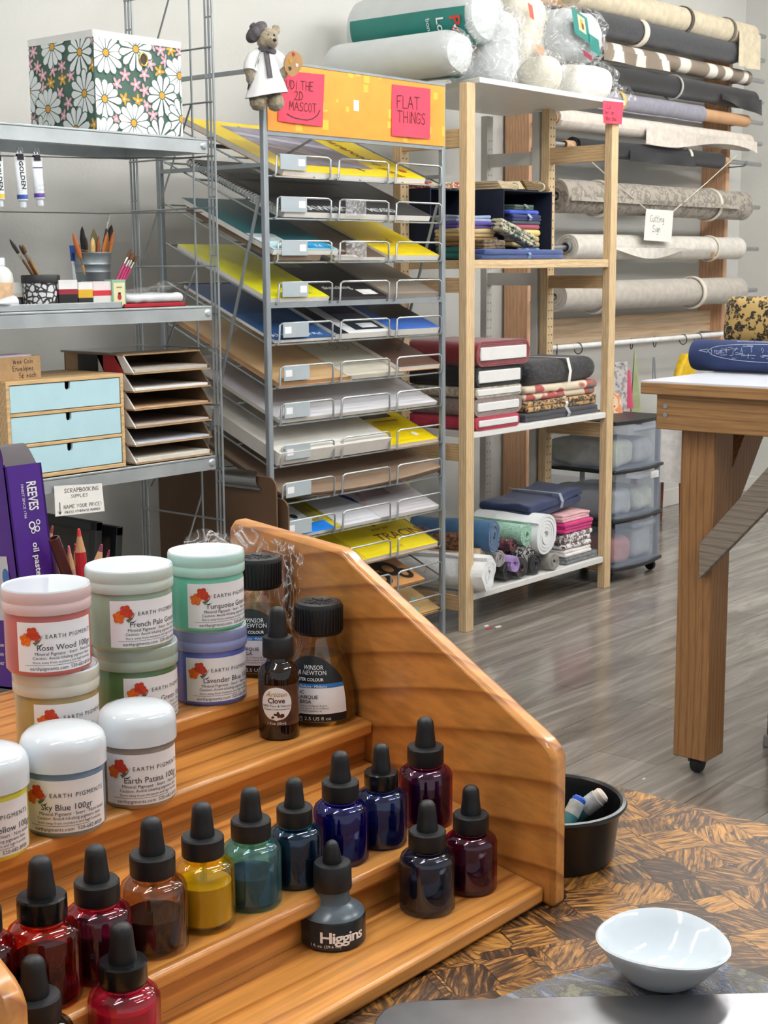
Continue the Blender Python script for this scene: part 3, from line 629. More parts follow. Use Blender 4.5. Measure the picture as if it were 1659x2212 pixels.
mb = MB(); mb.add(P_+[p+V((.002, -.0005, 0)) for p in P_], [(0, 1, 2, 3), (7, 6, 5, 4), (0, 4, 5, 1), (1, 5, 6, 2), (2, 6, 7, 3), (3, 7, 4, 0)], pm('brown bag card', '#8a5c40', rough=.6, var=.08)); cardo = mb.build('brown_card', t)
mb = MB(); ex_ = P_[1]-P_[0]
for i in range(9): put_text(mb, 'non toxic art material keep away from heat'[i*3:i*3+14], .0052, lambda x, y: P_[0]+ex_.normalized()*x+V((-.0008, -.0002, y-P_[0].z)), M_brn, .003, P_[3].z-.02-.006*i)
mb.build('lettering', cardo)
# ---------------------------------------------------------------- box of oil pastels
M_pur = pm('purple carton', '#4a1f86', rough=.4, var=.08, scale=30.); M_purd = pm('grey carton inside', '#5a5458', rough=.8)
P0 = onY(57, 1240, 1.0); bw, bd, bh = .037, .125, .190
mm = T(P0.x, 1.0, Z4) @ RX(math.radians(-7)); t = thing('pastel_box', 'tall purple oil pastels carton with open torn top', 'box', M=mm)
mb = MB(); mb.box((0, 0, 0), (bw, .002, bh), M_pur); mb.box((0, 0, 0), (.002, bd, bh), M_pur); mb.box((bw-.002, 0, 0), (bw, bd, bh), M_pur); mb.box((0, bd-.002, 0), (bw, bd, bh), M_pur); mb.box((0, 0, 0), (bw, bd, .002), M_pur)
mb.box((.002, .002, bh-.03), (bw-.002, bd-.002, bh-.028), M_purd)
mb.build('carton', t, local=True)
mb = MB()
mb.grid(lambda u, v: V((.001-.012*v+.004*math.sin(3*v), .003+u*(bd-.01), bh+.036*v)), 6, 6, M_pur); mb.grid(lambda u, v: V((.0015-.012*v+.004*math.sin(3*v), .003+u*(bd-.01), bh+.036*v)), 6, 6, M_pur); mb.build('top_flap', t, local=True)
mb = MB(); mb.grid(lambda u, v: V((.004+u*(bw-.006), .004+.018*v, bh+.018*math.sin(PI*.55*v))), 6, 8, M_purd); mb.build('tuck_flap', t, local=True)
mb = MB(); f = lambda x, y: V((.010+y, -.0004, bh-.012-x))
put_text(mb, 'REEVES', .0135, lambda x, y: f(x*.58, y), M_wprint, .004, .0095, bold=.02); put_text(mb, 'FINEST SINCE 1766', .0035, f, M_wprint, .004, .0035); put_text(mb, 'oil pastels', .0084, f, M_wprint, .054, .0085, bold=.02)
for a, b_, r in ((.0395, .010, .0034), (.0430, .015, .0026), (.0375, .0165, .0022), (.0445, .0105, .0022)):
    n = 16; mb.add([f(a+r*math.cos(2*PI*i/n)*k, b_+r*math.sin(2*PI*i/n)*k) for k in (.62, 1) for i in range(n)], [(i, (i+1) % n, n+(i+1) % n, n+i) for i in range(n)], M_wprint)
mb.build('lettering', t, local=True)
mb = MB(); g = lambda x, y: V((-.0004, x, y)); M_sw = pm('pale swatch panel', '#c9ced6', rough=.5)
mb.add([g(.012, .06), g(.075, .06), g(.075, .115), g(.012, .115)], [(0, 1, 2, 3)], M_sw)
cb = pm('pastel blue', '#4a76b8', rough=.6)
for i in range(3):
    for j in range(2): mb.add([V((-.0008, .016+.02*i+.005*math.cos(a*PI/5), .075+.022*j+.008*math.sin(a*PI/5))) for a in range(10)], [tuple(range(10))], cb if j else M_grey)
f2 = lambda x, y: V((-.0004, .09-x, y))
for i, s in enumerate(('orange', 'brown \u00b7 blue \u00b7 dark', 'green green \u00b7 yellow', 'gold \u00b7 silver')): put_text(mb, s, .0055, f2, M_wprint, .03, .045-.008*i)
mb.build('side_print', t, local=True)
# ---------------------------------------------------------------- coloured pencils behind the jars
WOODTIP = pm('sharpened cedar', '#c99b70', rough=.6)
def pencil(tip, foot, col, core, r, y, label, flat=False):
    a = onY(*tip, y); b = onY(*foot, y); ax = (a-b).normalized(); b = b-ax*((b.z-Z4-.003)/max(ax.z, .3))
    L = (a-b).length; mm = frame(b, ax.orthogonal(), ax.cross(ax.orthogonal()), ax)
    t = thing('coloured_pencil', label, 'pencil', M=mm, group='coloured pencils behind the jars'); mt = pm('lacquer '+col, col, rough=.25, var=.05, coat=.3)
    tl = 0 if flat else .021
    MB().lathe([(0, 0), (r, 0), (r, L-tl)]+([(r*.9, L), (r*.7, L), (r*.7, L-.01), (0, L-.01)] if flat else [(r*.98, L-tl+.0004)]), mt, 10).build('barrel', t, local=True)
    if not flat:
        MB().lathe([(r*.97, L-tl), (r*.42, L-.007)], WOODTIP, 10).build('cone', t, local=True)
        MB().lathe([(r*.42, L-.007), (r*.25, L-.0008), (0, L)], pm('lead '+core, core, rough=.6), 10).build('lead', t, local=True)
for q in [((114, 1135), (98, 1200), '#7a2f1e', '#9a4a3a', .0042, 1.04, 'rust brown pencil leaning behind the pastel box'),
          ((96, 1142), (99, 1215), '#d8742c', '#e79a3c', .0040, 1.05, 'orange pencil close against the pastel box'),
          ((116, 1162), (141, 1230), '#4a1f22', '#4a1f22', .0050, 1.0, 'dark maroon flat-ended pencil crossing a silver one', True),
          ((112, 1165), (130, 1240), '#b9a8a6', '#b9a8a6', .0034, 1.02, 'silvery flat-ended pencil beneath the maroon one', True),
          ((127, 1168), (141, 1230), '#7a2a2c', '#c0485a', .0036, 1.05, 'short dark red pencil behind the maroon flat-ended one'),
          ((148, 1178), (153, 1225), '#b98c80', '#d8707c', .0040, 1.0, 'dusty pink pencil between the maroon and bright red ones'),
          ((170, 1141), (176, 1225), '#b31f2e', '#d5403c', .0048, 1.0, 'bright red pencil, tallest behind the pale green jar'),
          ((162, 1174), (166, 1225), '#6b1f2c', '#a02030', .0034, 1.05, 'dark red pencil hidden behind the bright red one'),
          ((220, 1175), (209, 1225), '#2c1a1c', '#7c2f48', .0052, 1.0, 'thick black-barrelled pencil with plum tip'),
          ((236, 1187), (228, 1230), '#7c3036', '#8a2f44', .0034, 1.03, 'burgundy pencil low beside the black-barrelled one')]: pencil(*q)
# ---------------------------------------------------------------- black tub of pastels, outside the stand
tc_ = onZ(1192, 1722, .848)
tc_.z = TZ; t = thing('plastic_tub', 'round black plastic tub holding worn oil pastels beside the stand', 'tub', tc_)
M_tub = pm('black tub plastic', '#111214', rough=.28, var=.1)
MB().lathe([(0, 0), (.047, 0), (.0495, .002), (.0545, .041), (.0550, .0428), (.0585, .0435), (.0600, .0455), (.0592, .0475), (.0565, .0480), (.0545, .0465), (.0535, .043), (.0485, .003), (0, .003)], M_tub, 64).build('tub_body', t, local=True)
M_wrap = pm('teal pastel wrapper', '#2f7078', rough=.6, var=.15, scale=120., col2='#3f8086'); M_rag = pm('torn paper', '#aeb3b2', rough=.8, var=.2, scale=150.)
def pastel(p0, p1, col, label, text=None, r=.0062):
    a, b = tc_+V(p0), tc_+V(p1); ax = (b-a).normalized(); L = (b-a).length; side = ax.cross(V((0, 0, 1))).normalized(); up = side.cross(ax)
    t = thing('oil_pastel', label, 'oil pastel', M=frame(a, side, up, ax), group='oil pastels in the black tub')
    MB().lathe([(0, 0), (r, 0), (r*1.02, L*.7)], M_wrap, 18).build('wrapper', t, local=True)
    MB().lathe([(r*1.03, L*.68), (r*1.04, L*.9), (r*.95, L*.91)], M_rag, 18).build('torn_edge', t, local=True)
    MB().lathe([(r*.9, L*.66), (r*.92, L*.97), (r*.7, L), (0, L*1.01)], pm('pastel stick '+col, col, rough=.6, var=.1, scale=200.), 18).build('stick', t, local=True)
    if text:
        mb = MB()
        for i, s in enumerate(text): put_text(mb, s, .0052-.0015*i, lambda x, y: V(((r+.0004)*math.sin(y/r), (r+.0004)*math.cos(y/r), x)), M_wprint, L*.28, .0015-.005*i, rot=0)
        mb.build('lettering', t, local=True)
Rr = V((math.sin(YAW), -math.cos(YAW), 0))
def tub(r, a, z): q = Rr*r+VD*a; return (q.x, q.y, z)
pastel(tub(-.004, -.030, .012), tub(.022, -.006, .050), '#2458c0', 'oil pastel with bright blue tip')
pastel(tub(-.006, .006, .010), tub(.042, .002, .050), '#c9bfb4', 'oil pastel with whitish tip and printed teal wrapper', ('PASTEL', 'PASTEL'), .0072)
pastel(tub(-.010, .030, .02), tub(-.002, .016, .062), '#c9bfa8', 'grey-tipped oil pastel pointing up near the stand', None, .0058)
pastel(tub(-.020, -.030, .010), tub(.022, -.026, .020), '#d99ab8', 'oil pastel with pink tip, low in the tub')
pastel(tub(-.026, -.004, .010), tub(-.022, -.024, .034), '#d8a48a', 'oil pastel with peach tip beside the tub wall', None, .0055)
pastel(tub(-.004, .0, .0095), tub(.026, -.010, .0105), '#2f7078', 'teal oil pastel lying on the bottom of the tub')
# ---------------------------------------------------------------- white bowl, painted palette and steel tray
def palette_mat():
    mt, nt, b, L = nodes_mat('smeared paint'); tc = nd(nt, 'ShaderNodeTexCoord')
    n = nd(nt, 'ShaderNodeTexNoise', i_Scale=14.0, i_Detail=4.0, i_Distortion=2.0); mp = nd(nt, 'ShaderNodeMapping'); mp.inputs['Scale'].default_value = (1.6, .9, 1); L(tc.outputs['Object'], mp.inputs[0]); L(mp.outputs[0], n.inputs['Vector'])
    r = ramp(nt, [(.30, '#4b5a3c'), (.38, '#8d8a78'), (.43, '#55534f'), (.54, '#6f6c6a'), (.59, '#4a5878'), (.63, '#8d8e92'), (.74, '#5f584e')]); L(n.outputs['Fac'], r.inputs[0]); L(r.outputs[0], b.inputs['Base Color'])
    n2 = nd(nt, 'ShaderNodeTexNoise', i_Scale=160.0, i_Detail=6.0, i_Distortion=2.5); L(mp.outputs[0], n2.inputs['Vector'])
    bp = nd(nt, 'ShaderNodeBump', i_Strength=.6, i_Distance=.003); L(n2.outputs['Fac'], bp.inputs['Height']); L(bp.outputs[0], b.inputs['Normal']); b.inputs['Roughness'].default_value = .32; return mt
pts = [onZ(*p, TZ) for p in ((1040, 2177), (1160, 2130), (1330, 2082), (1430, 2062), (1500, 2066), (1600, 2100), (1700, 2135), (1720, 2330), (1020, 2330))]
o = MB().prism([(p.x, p.y) for p in pts], TZ, TZ+.003, palette_mat()).build('palette_board', at=pts[0], bevel=.0008)
tag(o, 'grey board smeared with blue and green paint beneath the white bowl', 'palette')
pts = [onZ(*p, TZ+.003) for p in ((800, 2240), (812, 2210), (830, 2190), (858, 2176), (900, 2170), (1280, 2160), (1700, 2152), (1740, 2360), (790, 2360))]
M_tray = pm('scuffed steel', '#8b8b8e', rough=.28, metal=.9, var=.12, scale=25., bump=.05, bscale=40.)
o = MB().prism([(p.x, p.y) for p in pts], TZ+.003, TZ+.006, M_tray).build('steel_sheet', at=pts[0], bevel=.001)
tag(o, 'smooth grey metal sheet with rounded corner at the near table edge', 'metal sheet')
M_porc = pm('white porcelain', '#d6e0e7', rough=.08, var=.01, coat=.5)
zb = TZ+.003; cb_ = onZ(1443, 2150, zb)+VD*.021; 
def bowl_pt(r, z, a): return V((.96*r*math.cos(a), .96*r*math.sin(a), z*.80+(.0022*math.cos(2*(a-PHI)+.6)+.002*math.cos(a-PHI+PI*.6))*max(0, (z-.012)/.03)))
bp_ = [(0, .0), (.019, 0), (.0215, .001), (.027, .006), (.035, .016), (.0425, .029), (.0455, .0340), (.0458, .0355), (.0445, .0365), (.0425, .0350), (.038, .0285), (.031, .0175), (.022, .0080), (.012, .0045), (0, .004)]
mb = MB(); n = 64; vs = [bowl_pt(r, z, 2*PI*i/n) for r, z in bp_ for i in range(n)]
mb.add(vs, [(j*n+i, j*n+(i+1) % n, (j+1)*n+(i+1) % n, (j+1)*n+i) for j in range(len(bp_)-1) for i in range(n)], M_porc, True)
tag(mb.build('porcelain_bowl', at=cb_, local=True), 'small white porcelain bowl standing on the paint-smeared board', 'bowl')
# ================================================================ galvanised wire-ended shelving by the back wall
SX, SF, SB = 2.885, 3.055, 3.40
rack = thing('metal_shelving', 'galvanised shelving unit with wire end frames holding art supplies', 'shelving', (2.42, 3.2, 0))
SHZ = [.30, .735, 1.157, 1.612]
for z in SHZ:
    mb = MB(); mb.box((1.98, SF, z-.004), (SX-.018, SB, z), M_galv)
    for a, b in (((1.98, SF, z-.036), (SX-.018, SF+.003, z+.004)), ((1.98, SB-.003, z-.036), (SX-.018, SB, z+.004)), ((SX-.021, SF, z-.036), (SX-.018, SB, z+.003)), ((1.98, SF, z-.036), (1.983, SB, z+.003))): mb.box(a, b, M_galv)
    mb.box((1.98, SF, z-.037), (SX-.018, SF+.016, z-.034), M_galv)
    mb.lathe([(0, .006), (.008, .005), (.012, 0)], M_galv, 14, T(SX-.034, SF, z-.016) @ RX(PI/2))
    mb.build('shelf', rack, .0012)
for x in (1.965, SX):
    for ys in ((3.046, 3.060, 3.074), (3.376, 3.390, 3.404)):
        mb = MB()
        for y in ys: mb.tube([(x, y, 0), (x, y, 2.42)], .0033, M_wire, 8)
        z = .18
        while z < 2.4:
            mb.tube([(x, ys[0], z), (x, ys[2], z)], .0026, M_wire, 6); z += .16
        mb.build('post', rack)
    mb = MB(); mb.tube([(x, 3.135, 0), (x, 3.135, 2.4)], .003, M_wire, 8); mb.build('middle_rod', rack)
    for z in (.08, .55, .70, .88, 1.04, 1.27, 1.43, 1.57, 1.715, 1.86, 2.02, 2.2): MB().tube([(x-.004, 3.046, z), (x-.004, 3.404, z)], .0028, M_wire, 6).build('cross_rod', rack)
    for a, b in (((3.135, .62), (3.37, .10)), ((3.135, .95), (3.36, .62)), ((3.14, 1.26), (3.37, .88)), ((3.135, 1.72), (3.375, 1.27)), ((3.135, 2.17), (3.36, 1.72))): MB().tube([(x, a[0], a[1]), (x, b[0], b[1])], .0028, M_wire, 6).build('diagonal_brace', rack)
M_cord = pm('dark cord', '#3a3a3c', rough=.7, var=.1)
def cordline(y0, y1, nm, lab):
    a = onY(-20, y0, 3.10); b = V((SX-.004, 3.10, onY(395, y1, 3.10).z)); mid = (a+b)/2-V((0, 0, .004))
    o = MB().tube([a-V((.1, 0, 0)), a, mid, b], .0016, M_cord, 6).build('drying_line', at=a); tag(o, lab, 'cord')
cordline(336, 338, 'drying_line', 'dark cord strung under the top shelf with paint tubes clipped on')
cordline(457, 457, 'drying_line', 'lower dark cord strung above the brushes without anything clipped on')
# ---------------------------------------------------------------- floral storage cubes
M_dgreen = pm('dark green print ground', '#4d6a5f', rough=.75, var=.05); M_pet = pm('white daisy print', '#e6ebec', rough=.75, var=.02); M_yel = pm('marigold print', '#dba23c', rough=.75, var=.05); M_pink = pm('pink blossom print', '#e3a9b5', rough=.75, var=.04)
M_binw = pm('white bin trim', '#e4e4e2', rough=.7, var=.02); M_brass = pm('brass eyelet', '#b99a55', rough=.25, metal=1.)
def _petals(mb, f, cx, cy, R, n, a0, rl, grow, k, m):
    for i in range(n):
        a = a0+2*PI*i/n; l = R*rl[i]+grow; w = R*.172+grow*.8; r0 = .16*R if grow else .2*R
        P = [(r0, -.03*R-grow*.5), (r0, .03*R+grow*.5), (.5*l, w*.62), (.78*l, w), (.93*l, w*.7), (l, 0), (.93*l, -w*.7), (.78*l, -w), (.5*l, -w*.62)]
        mb.add([f(cx+x*math.cos(a)-y*math.sin(a), cy+x*math.sin(a)+y*math.cos(a), k) for x, y in P], [tuple(range(9))], m)
def daisy(mb, f, cx, cy, R, n, rnd, k):
    a0 = rnd.random()*PI; rl = [.85+.25*rnd.random() for _ in range(n)]
    _petals(mb, f, cx, cy, R, n, a0, rl, R*.05, k, M_dgreen); _petals(mb, f, cx, cy, R, n, a0, rl, 0, k+.5, M_pet)
    mb.add([f(cx+.16*R*math.cos(2*PI*q/12), cy+.16*R*math.sin(2*PI*q/12), k+.7) for q in range(12)], [tuple(range(12))], M_yel)
def blossom(mb, f, cx, cy, R, n, m, rnd, k):
    a0 = rnd.random()*PI; N = n*8
    def ring(g): return [f(cx+(R*(.68+.34*math.cos(n*2*PI*q/N))+g)*math.cos(a0+2*PI*q/N), cy+(R*(.68+.34*math.cos(n*2*PI*q/N))+g)*math.sin(a0+2*PI*q/N), k+(0 if g else .5)) for q in range(N)]
    for g, mm_ in ((.0035, M_dgreen), (0, m)): mb.add([f(cx, cy, k+(0 if g else .5))]+ring(g), [(0, 1+q, 1+(q+1) % N) for q in range(N)], mm_)
    mb.add([f(cx+.16*R*math.cos(2*PI*q/8), cy+.16*R*math.sin(2*PI*q/8), k+.7) for q in range(8)], [tuple(range(8))], M_pet)
def floral_bin(x0, y0, w, d, h, label, eyelet=True):
    z0 = SHZ[3]+.001; t = thing('fabric_storage_cube', label, 'storage cube', (x0+w/2, y0+d/2, z0), 0, 'floral storage cubes'); rnd = random.Random(int(x0*100))
    mb = MB(); mb.box((x0, y0, z0), (x0+w, y0+d, z0+h), M_dgreen); mb.build('cube_body', t, .004)
    mb = MB()
    for a, b in (((x0-.001, y0-.002, z0+h-.014), (x0+w+.001, y0+.001, z0+h+.004)), ((x0-.002, y0, z0+h-.014), (x0+.001, y0+d, z0+h+.004)), ((x0+w-.001, y0, z0+h-.014), (x0+w+.002, y0+d, z0+h+.004)), ((x0, y0+d-.001, z0+h-.014), (x0+w, y0+d+.002, z0+h+.004))): mb.box(a, b, M_binw)
    mb.build('top_binding', t)
    H = h-.014; mb = MB()
    def face(px):
        def f(a, b, k=1):
            lim = w if px else d; e = .0006+.00006*k
            a = max(0, min(lim, a)); b = max(0, min(H, b))
            return V((x0+a, y0-e, z0+b)) if px else V((x0-e, y0+a, z0+b))
        return f
    for px, lim in ((True, w), (False, d)):
        f = face(px); k = 1; pts = ((.13, .85), (.47, .93), (.98, .70), (.76, .46), (.10, .36), (.42, .13), (.99, .22), (.72, -.02), (.08, -.04)) if px else ((.2, .86), (.62, .96), (1.02, .52), (.72, .30), (.15, .42), (.3, .05), (.85, -.02))
        sp = []; tries = 0
        while tries < 900 and len(sp) < 40:
            tries += 1; a, b = rnd.random()*lim, rnd.random()*H
            if all(math.hypot(a-p*lim, b-q*H) > .058 for p, q in pts) and all(math.hypot(a-p, b-q) > .031 for p, q in sp):
                sp.append((a, b)); blossom(mb, f, a, b, .0185, rnd.choice((5, 5, 6)), M_pink if rnd.random() < .66 else M_yel, rnd, k); k += 1
        for p, q in pts: daisy(mb, f, p*lim, q*H, .056, rnd.choice((11, 12, 13)), rnd, k); k += 1
    mb.build('flower_print', t)
    if eyelet:
        c = V((x0+w*.55, y0-.002, z0+h*.78)); mb = MB(); n = 28; mb.tube([c+V((.013*math.cos(2*PI*i/n), 0, .016*math.sin(2*PI*i/n))) for i in range(n)], .0032, M_brass, 8, True)
        mb.add([c+V((.012*math.cos(2*PI*i/n), -.0003, .015*math.sin(2*PI*i/n))) for i in range(n)], [tuple(range(n))], pm('dark eyelet hole', '#3b3530')); mb.build('eyelet', t)
bz = onY(217, 70, 3.085).z-SHZ[3]
floral_bin(2.505, 3.085, .297, .27, bz, 'floral fabric storage cube with brass eyelet on the top metal shelf')
floral_bin(1.90, 3.085, .293, .27, bz*.97, 'floral fabric storage cube cut by the photo edge on the top shelf')
# ---------------------------------------------------------------- paint tubes clipped on the cord
M_tube = pm('white paint tube', '#dfe3e8', rough=.35, var=.04, scale=60., bump=.15, bscale=90.)
def paint_tube(px, ptop, pbot, band, text, label, pxb):
    a = onY(px, ptop, 3.096); b = onY(pxb, pbot, 3.096); L = (a-b).length; ax = (a-b).normalized(); mm = frame(b, V((1, 0, 0)), ax.cross(V((1, 0, 0))), ax)
    t = thing('paint_tube', label, 'paint tube', M=mm, group='paint tubes hanging on the cord')
    def sec(u, v):
        w = .0125+.0045*v; d = .0125*(1-v)+.0012; an = 2*PI*u
        return V((w*math.cos(an), d*math.sin(an), .018+(L-.018)*v))
    mb = MB(); mb.grid(sec, 20, 10, M_tube, closeu=True); mb.lathe([(0, .014), (.0075, .0145), (.0125, .019)], M_tube, 20); mb.build('tube_body', t, local=True)
    MB().lathe([(0, 0), (.0085, 0), (.0095, .002), (.0085, .0155), (0, .016)], M_lidw, 16).build('cap', t, local=True)
    bm_ = pm('tube band '+band, band, rough=.4)
    MB().grid(lambda u, v: sec(u, .03+.10*v)*1.0+V((.0004*math.cos(2*PI*u), .0006*math.sin(2*PI*u), 0)), 20, 2, bm_, closeu=True).build('colour_band', t, local=True)
    mb = MB()
    if text: put_text(mb, text, .017, lambda x, y: V((y, -.0135*(1-(.98-x/L))-.0020, L*.98-x)), M_ink, .008, -.006, bold=.03)
    else:
        for i in range(3): put_text(mb, 'acrylic paint', .0045, lambda x, y: V((x, -.0125, y)), M_grey, -.011, L*(.42-.1*i))
        mb.add([sec(u, v)*1.0+V((0, -.0012, 0)) for v in (.74, .76) for u in (.55, .65, .75, .85, .95)], [(i, i+1, 6+i, 5+i) for i in range(4)], pm('navy line', '#2f3a6b'))
    mb.build('lettering', t, local=True)
    mb = MB(); mb.prism([(-.009, L-.008), (.009, L-.008), (.0075, L+.006), (-.0075, L+.006)], -.005, .005, M_black, M=Matrix(((1, 0, 0, 0), (0, 0, 1, 0), (0, 1, 0, 0), (0, 0, 0, 1))))
    for sx in (-.005, .005): mb.tube([(sx-.003, -.004, L+.004), (sx-.003, -.002, L+.02), (sx, 0, L+.024), (sx+.003, -.002, L+.02), (sx+.003, -.004, L+.004)], .0008, M_chrome, 6)
    mb.build('binder_clip', t, local=True)
paint_tube(-7, 340, 447, '#d9b92c', 'GOLDEN', 'white paint tube with yellow band cut by the photo edge', 0)
paint_tube(40, 338, 449, '#2f4f9c', 'GOLDEN', 'white paint tube with big black lettering and blue band', 50)
paint_tube(75, 340, 445, '#5b3c94', None, 'white paint tube with purple band hanging on the cord', 87)
# ---------------------------------------------------------------- middle shelf: brushes, paints
S2 = SHZ[2]+.004
def at2(px, Y, py=640): return V((xat(px, py, Y), Y, S2))
M_tin = pm('zinc bucket', '#8f979c', rough=.42, metal=.85, var=.18, scale=12.)
def tray(pxa, pxb, ya, yb, h, m, nm, label, cat, z=S2):
    a, b = xat(pxa, 655, ya), xat(pxb, 655, ya); mb = MB(); mb.box((a, ya, z), (b, yb, z+.003), m)
    for p, q in (((a, ya, z), (b, ya+.003, z+h)), ((a, yb-.003, z), (b, yb, z+h)), ((a, ya, z), (a+.003, yb, z+h)), ((b-.003, ya, z), (b, yb, z+h))): mb.box(p, q, m)
    o = mb.build(nm, at=(a, ya, z), bevel=.001); tag(o, label, cat); return o
tray(-120, 264, 3.075, 3.20, .018, M_galv, 'shallow_tray', 'long shallow grey metal tray under the paint boxes', 'tray')
c = at2(0, 3.155)+V((0, 0, .004)); t = thing('paint_bottle', 'white plastic bottle cut by the photo edge on the middle metal shelf', 'bottle', c)
M_wb = pm('milky bottle', '#dfe2dd', rough=.3, var=.02)
MB().lathe([(0, 0), (.032, 0), (.035, .003), (.035, .075), (.033, .09), (.024, .103), (.015, .108), (.0145, .112)], M_wb, 36).build('bottle_body', t, local=True)
MB().lathe([(0, .11), (.0165, .11), (.0165, .127), (.0155, .129), (0, .129)], M_lidw, 28).build('screw_cap', t, local=True)
MB().grid(lambda u, v: cyl(.0353, .25, .01)(u*.045, v*.058), 12, 3, pm('peach label', '#d8b48e', rough=.5, var=.15, scale=60.)).build('label', t, local=True)
def gouache(px, Y, col, label, py=640):
    c = at2(px, Y)+V((0, 0, .0225)); mm = T(*c) @ RZ(.35) @ RY(PI/2); t = thing('paint_tube', label, 'paint tube', M=mm, group='paint tubes lying in the shallow tray')
    MB().grid(lambda u, v: V(((.016*(1-v)+.002)*math.cos(2*PI*u), .017*math.sin(2*PI*u), -.09*v)), 18, 5, M_tube, closeu=True).build('tube_body', t, local=True)
    MB().lathe([(0, .022), (.009, .022), (.012, .002), (.012, 0), (0, 0)], col, 16).build('cap', t, local=True)
gouache(28, 3.10, M_black, 'white paint tube with black cap lying in the shallow tray')
# jar of brushes with a dark screw ring
c = at2(89, 3.135)+V((0, 0, .004)); t = thing('brush_jar', 'square-labelled jar with dark lid rim holding long brushes', 'jar', c)
def doodle():
    mt, nt, b, L = nodes_mat('doodle print'); tc = nd(nt, 'ShaderNodeTexCoord'); v = nd(nt, 'ShaderNodeTexVoronoi', i_Scale=70.0, feature='DISTANCE_TO_EDGE'); L(tc.outputs['Object'], v.inputs['Vector'])
    n = nd(nt, 'ShaderNodeTexNoise', i_Scale=90.0); L(tc.outputs['Object'], n.inputs['Vector']); ad = nd(nt, 'ShaderNodeMath', operation='MULTIPLY'); L(v.outputs['Distance'], ad.inputs[0]); L(n.outputs['Fac'], ad.inputs[1])
    r = ramp(nt, [(0., '#2b2a2c'), (.05, '#3a393b'), (.075, '#dcdde0')]); L(ad.outputs[0], r.inputs[0]); L(r.outputs[0], b.inputs['Base Color']); b.inputs['Roughness'].default_value = .4; return mt
M_doodle = doodle()
MB().lathe([(0, 0), (.043, 0), (.0455, .003), (.0455, .066)], M_doodle, 36).build('jar_body', t, local=True)
MB().lathe([(.0455, .066), (.049, .066), (.049, .083), (.047, .086), (.042, .086), (.042, .06)], M_black, 36).build('lid_rim', t, local=True)
M_ferr = pm('ferrule', '#b9b4a6', rough=.25, metal=.9); M_gferr = pm('gold ferrule', '#c29a52', rough=.25, metal=.9)
def brush(pa, pb, Y, handle, hair, wide, label, group, z0=None, hairlen=.3, ferr=None, flat=1., hr=.0032, inside=None):
    """pa: photo pixel of the upper end; pb: where it meets the rim; the shaft is carried on down to z0."""
    a, b = onY(*pa, Y), onY(*pb, Y-.004); ax = (a-b).normalized(); foot = b-ax*((b.z-z0)/max(ax.z, .25))
    if inside:          # the foot stays within the vessel's floor
        d = V((foot.x-inside[0].x, foot.y-inside[0].y, 0)); d = d if d.length < inside[1] else d.normalized()*inside[1]; foot = V((inside[0].x+d.x, inside[0].y+d.y, z0)); ax = (a-foot).normalized()
    L = (a-foot).length
    mm = frame(foot, V((1, 0, 0))-ax*ax.x, ax.cross(V((1, 0, 0))-ax*ax.x), ax); t = thing('paint_brush', label, 'paint brush', M=mm, group=group)
    hm = pm('brush handle '+handle, handle, rough=.35, var=.08); bm_ = pm('bristles '+hair, hair, rough=.7, var=.2, scale=300., stretch=(1, 1, .05)); sq = (lambda q: 1/math.sqrt((math.cos(q))**2+(math.sin(q)/.4)**2)*1.0) if flat != 1 else None
    l2 = L*(1-hairlen); f0 = l2-.02
    MB().lathe([(0, 0), (hr*.6, .002), (hr, L*.25), (hr*1.15, f0-.006), (hr, f0)], hm, 10).build('handle', t, local=True)
    MB().lathe([(hr*.95, f0), (hr*1.1, f0+.002), (wide, l2)], ferr or M_ferr, 12, sq=sq).build('ferrule', t, local=True)
    MB().lathe([(wide*.95, l2-.001), (wide*1.15, l2+(L-l2)*.45), (wide*.75, l2+(L-l2)*.8), (0, L)], bm_, 12, sq=sq).build('bristles', t, local=True)
G = 'brushes leaning in the labelled jar'
z0 = S2+.006
brush((20, 516), (68, 577), 3.135, '#5a4028', '#2e2a26', .0045, 'long dark-tipped brush leaning furthest out of the labelled jar', G, z0, .2, inside=(c, .034))
brush((41, 528), (74, 577), 3.14, '#7a5634', '#4a3c2c', .0038, 'brown brush in the labelled jar behind the dark-tipped one', G, z0, .15, inside=(c, .036))
brush((47, 527), (80, 577), 3.13, '#9a7448', '#6a5238', .0036, 'tan-handled brush standing steepest in the labelled jar', G, z0, .13, inside=(c, .038))
# paint boxes in a row
def small_box(pa, pb, ytop, Y, d, cols, label, z=S2+.004):
    a, b = xat(pa, 640, Y), xat(pb, 640, Y); h = onY((pa+pb)/2, ytop, Y).z-z; t = thing('paint_box', label, 'paint box', ((a+b)/2, Y, z), 0, 'small paint boxes in the shallow tray')
    for k, (f0, f1, cm) in enumerate(cols): MB().box((a, Y, z+h*f0), (b, Y+d, z+h*f1), pm('box card '+cm, cm, rough=.5, var=.06)).build(('lower_card', 'stripe', 'lid_card')[k] if len(cols) == 3 else 'card', t)
small_box(128, 168, 605, 3.088, .05, ((0, .5, '#1c1b1d'), (.5, .68, '#8c2430'), (.68, 1, '#e4e4e2')), 'small paint box, black below with white lid, next to the labelled jar')
small_box(170, 201, 610, 3.088, .05, ((0, .4, '#26262a'), (.4, .72, '#d0a52c'), (.72, 1, '#e6e6e4')), 'small paint box with yellow stripe between black and red ones')
small_box(202, 242, 608, 3.088, .05, ((0, .45, '#dcdcd9'), (.45, .66, '#c23038'), (.66, 1, '#e6dada')), 'small white paint box with red stripe beside the ladybug tin')
small_box(30, 52, 610, 3.16, .03, ((0, .45, '#2a2a2c'), (.45, .6, '#cfc8ba'), (.6, 1, '#dcdcd8')), 'small paint box behind the labelled jar, mostly hidden')
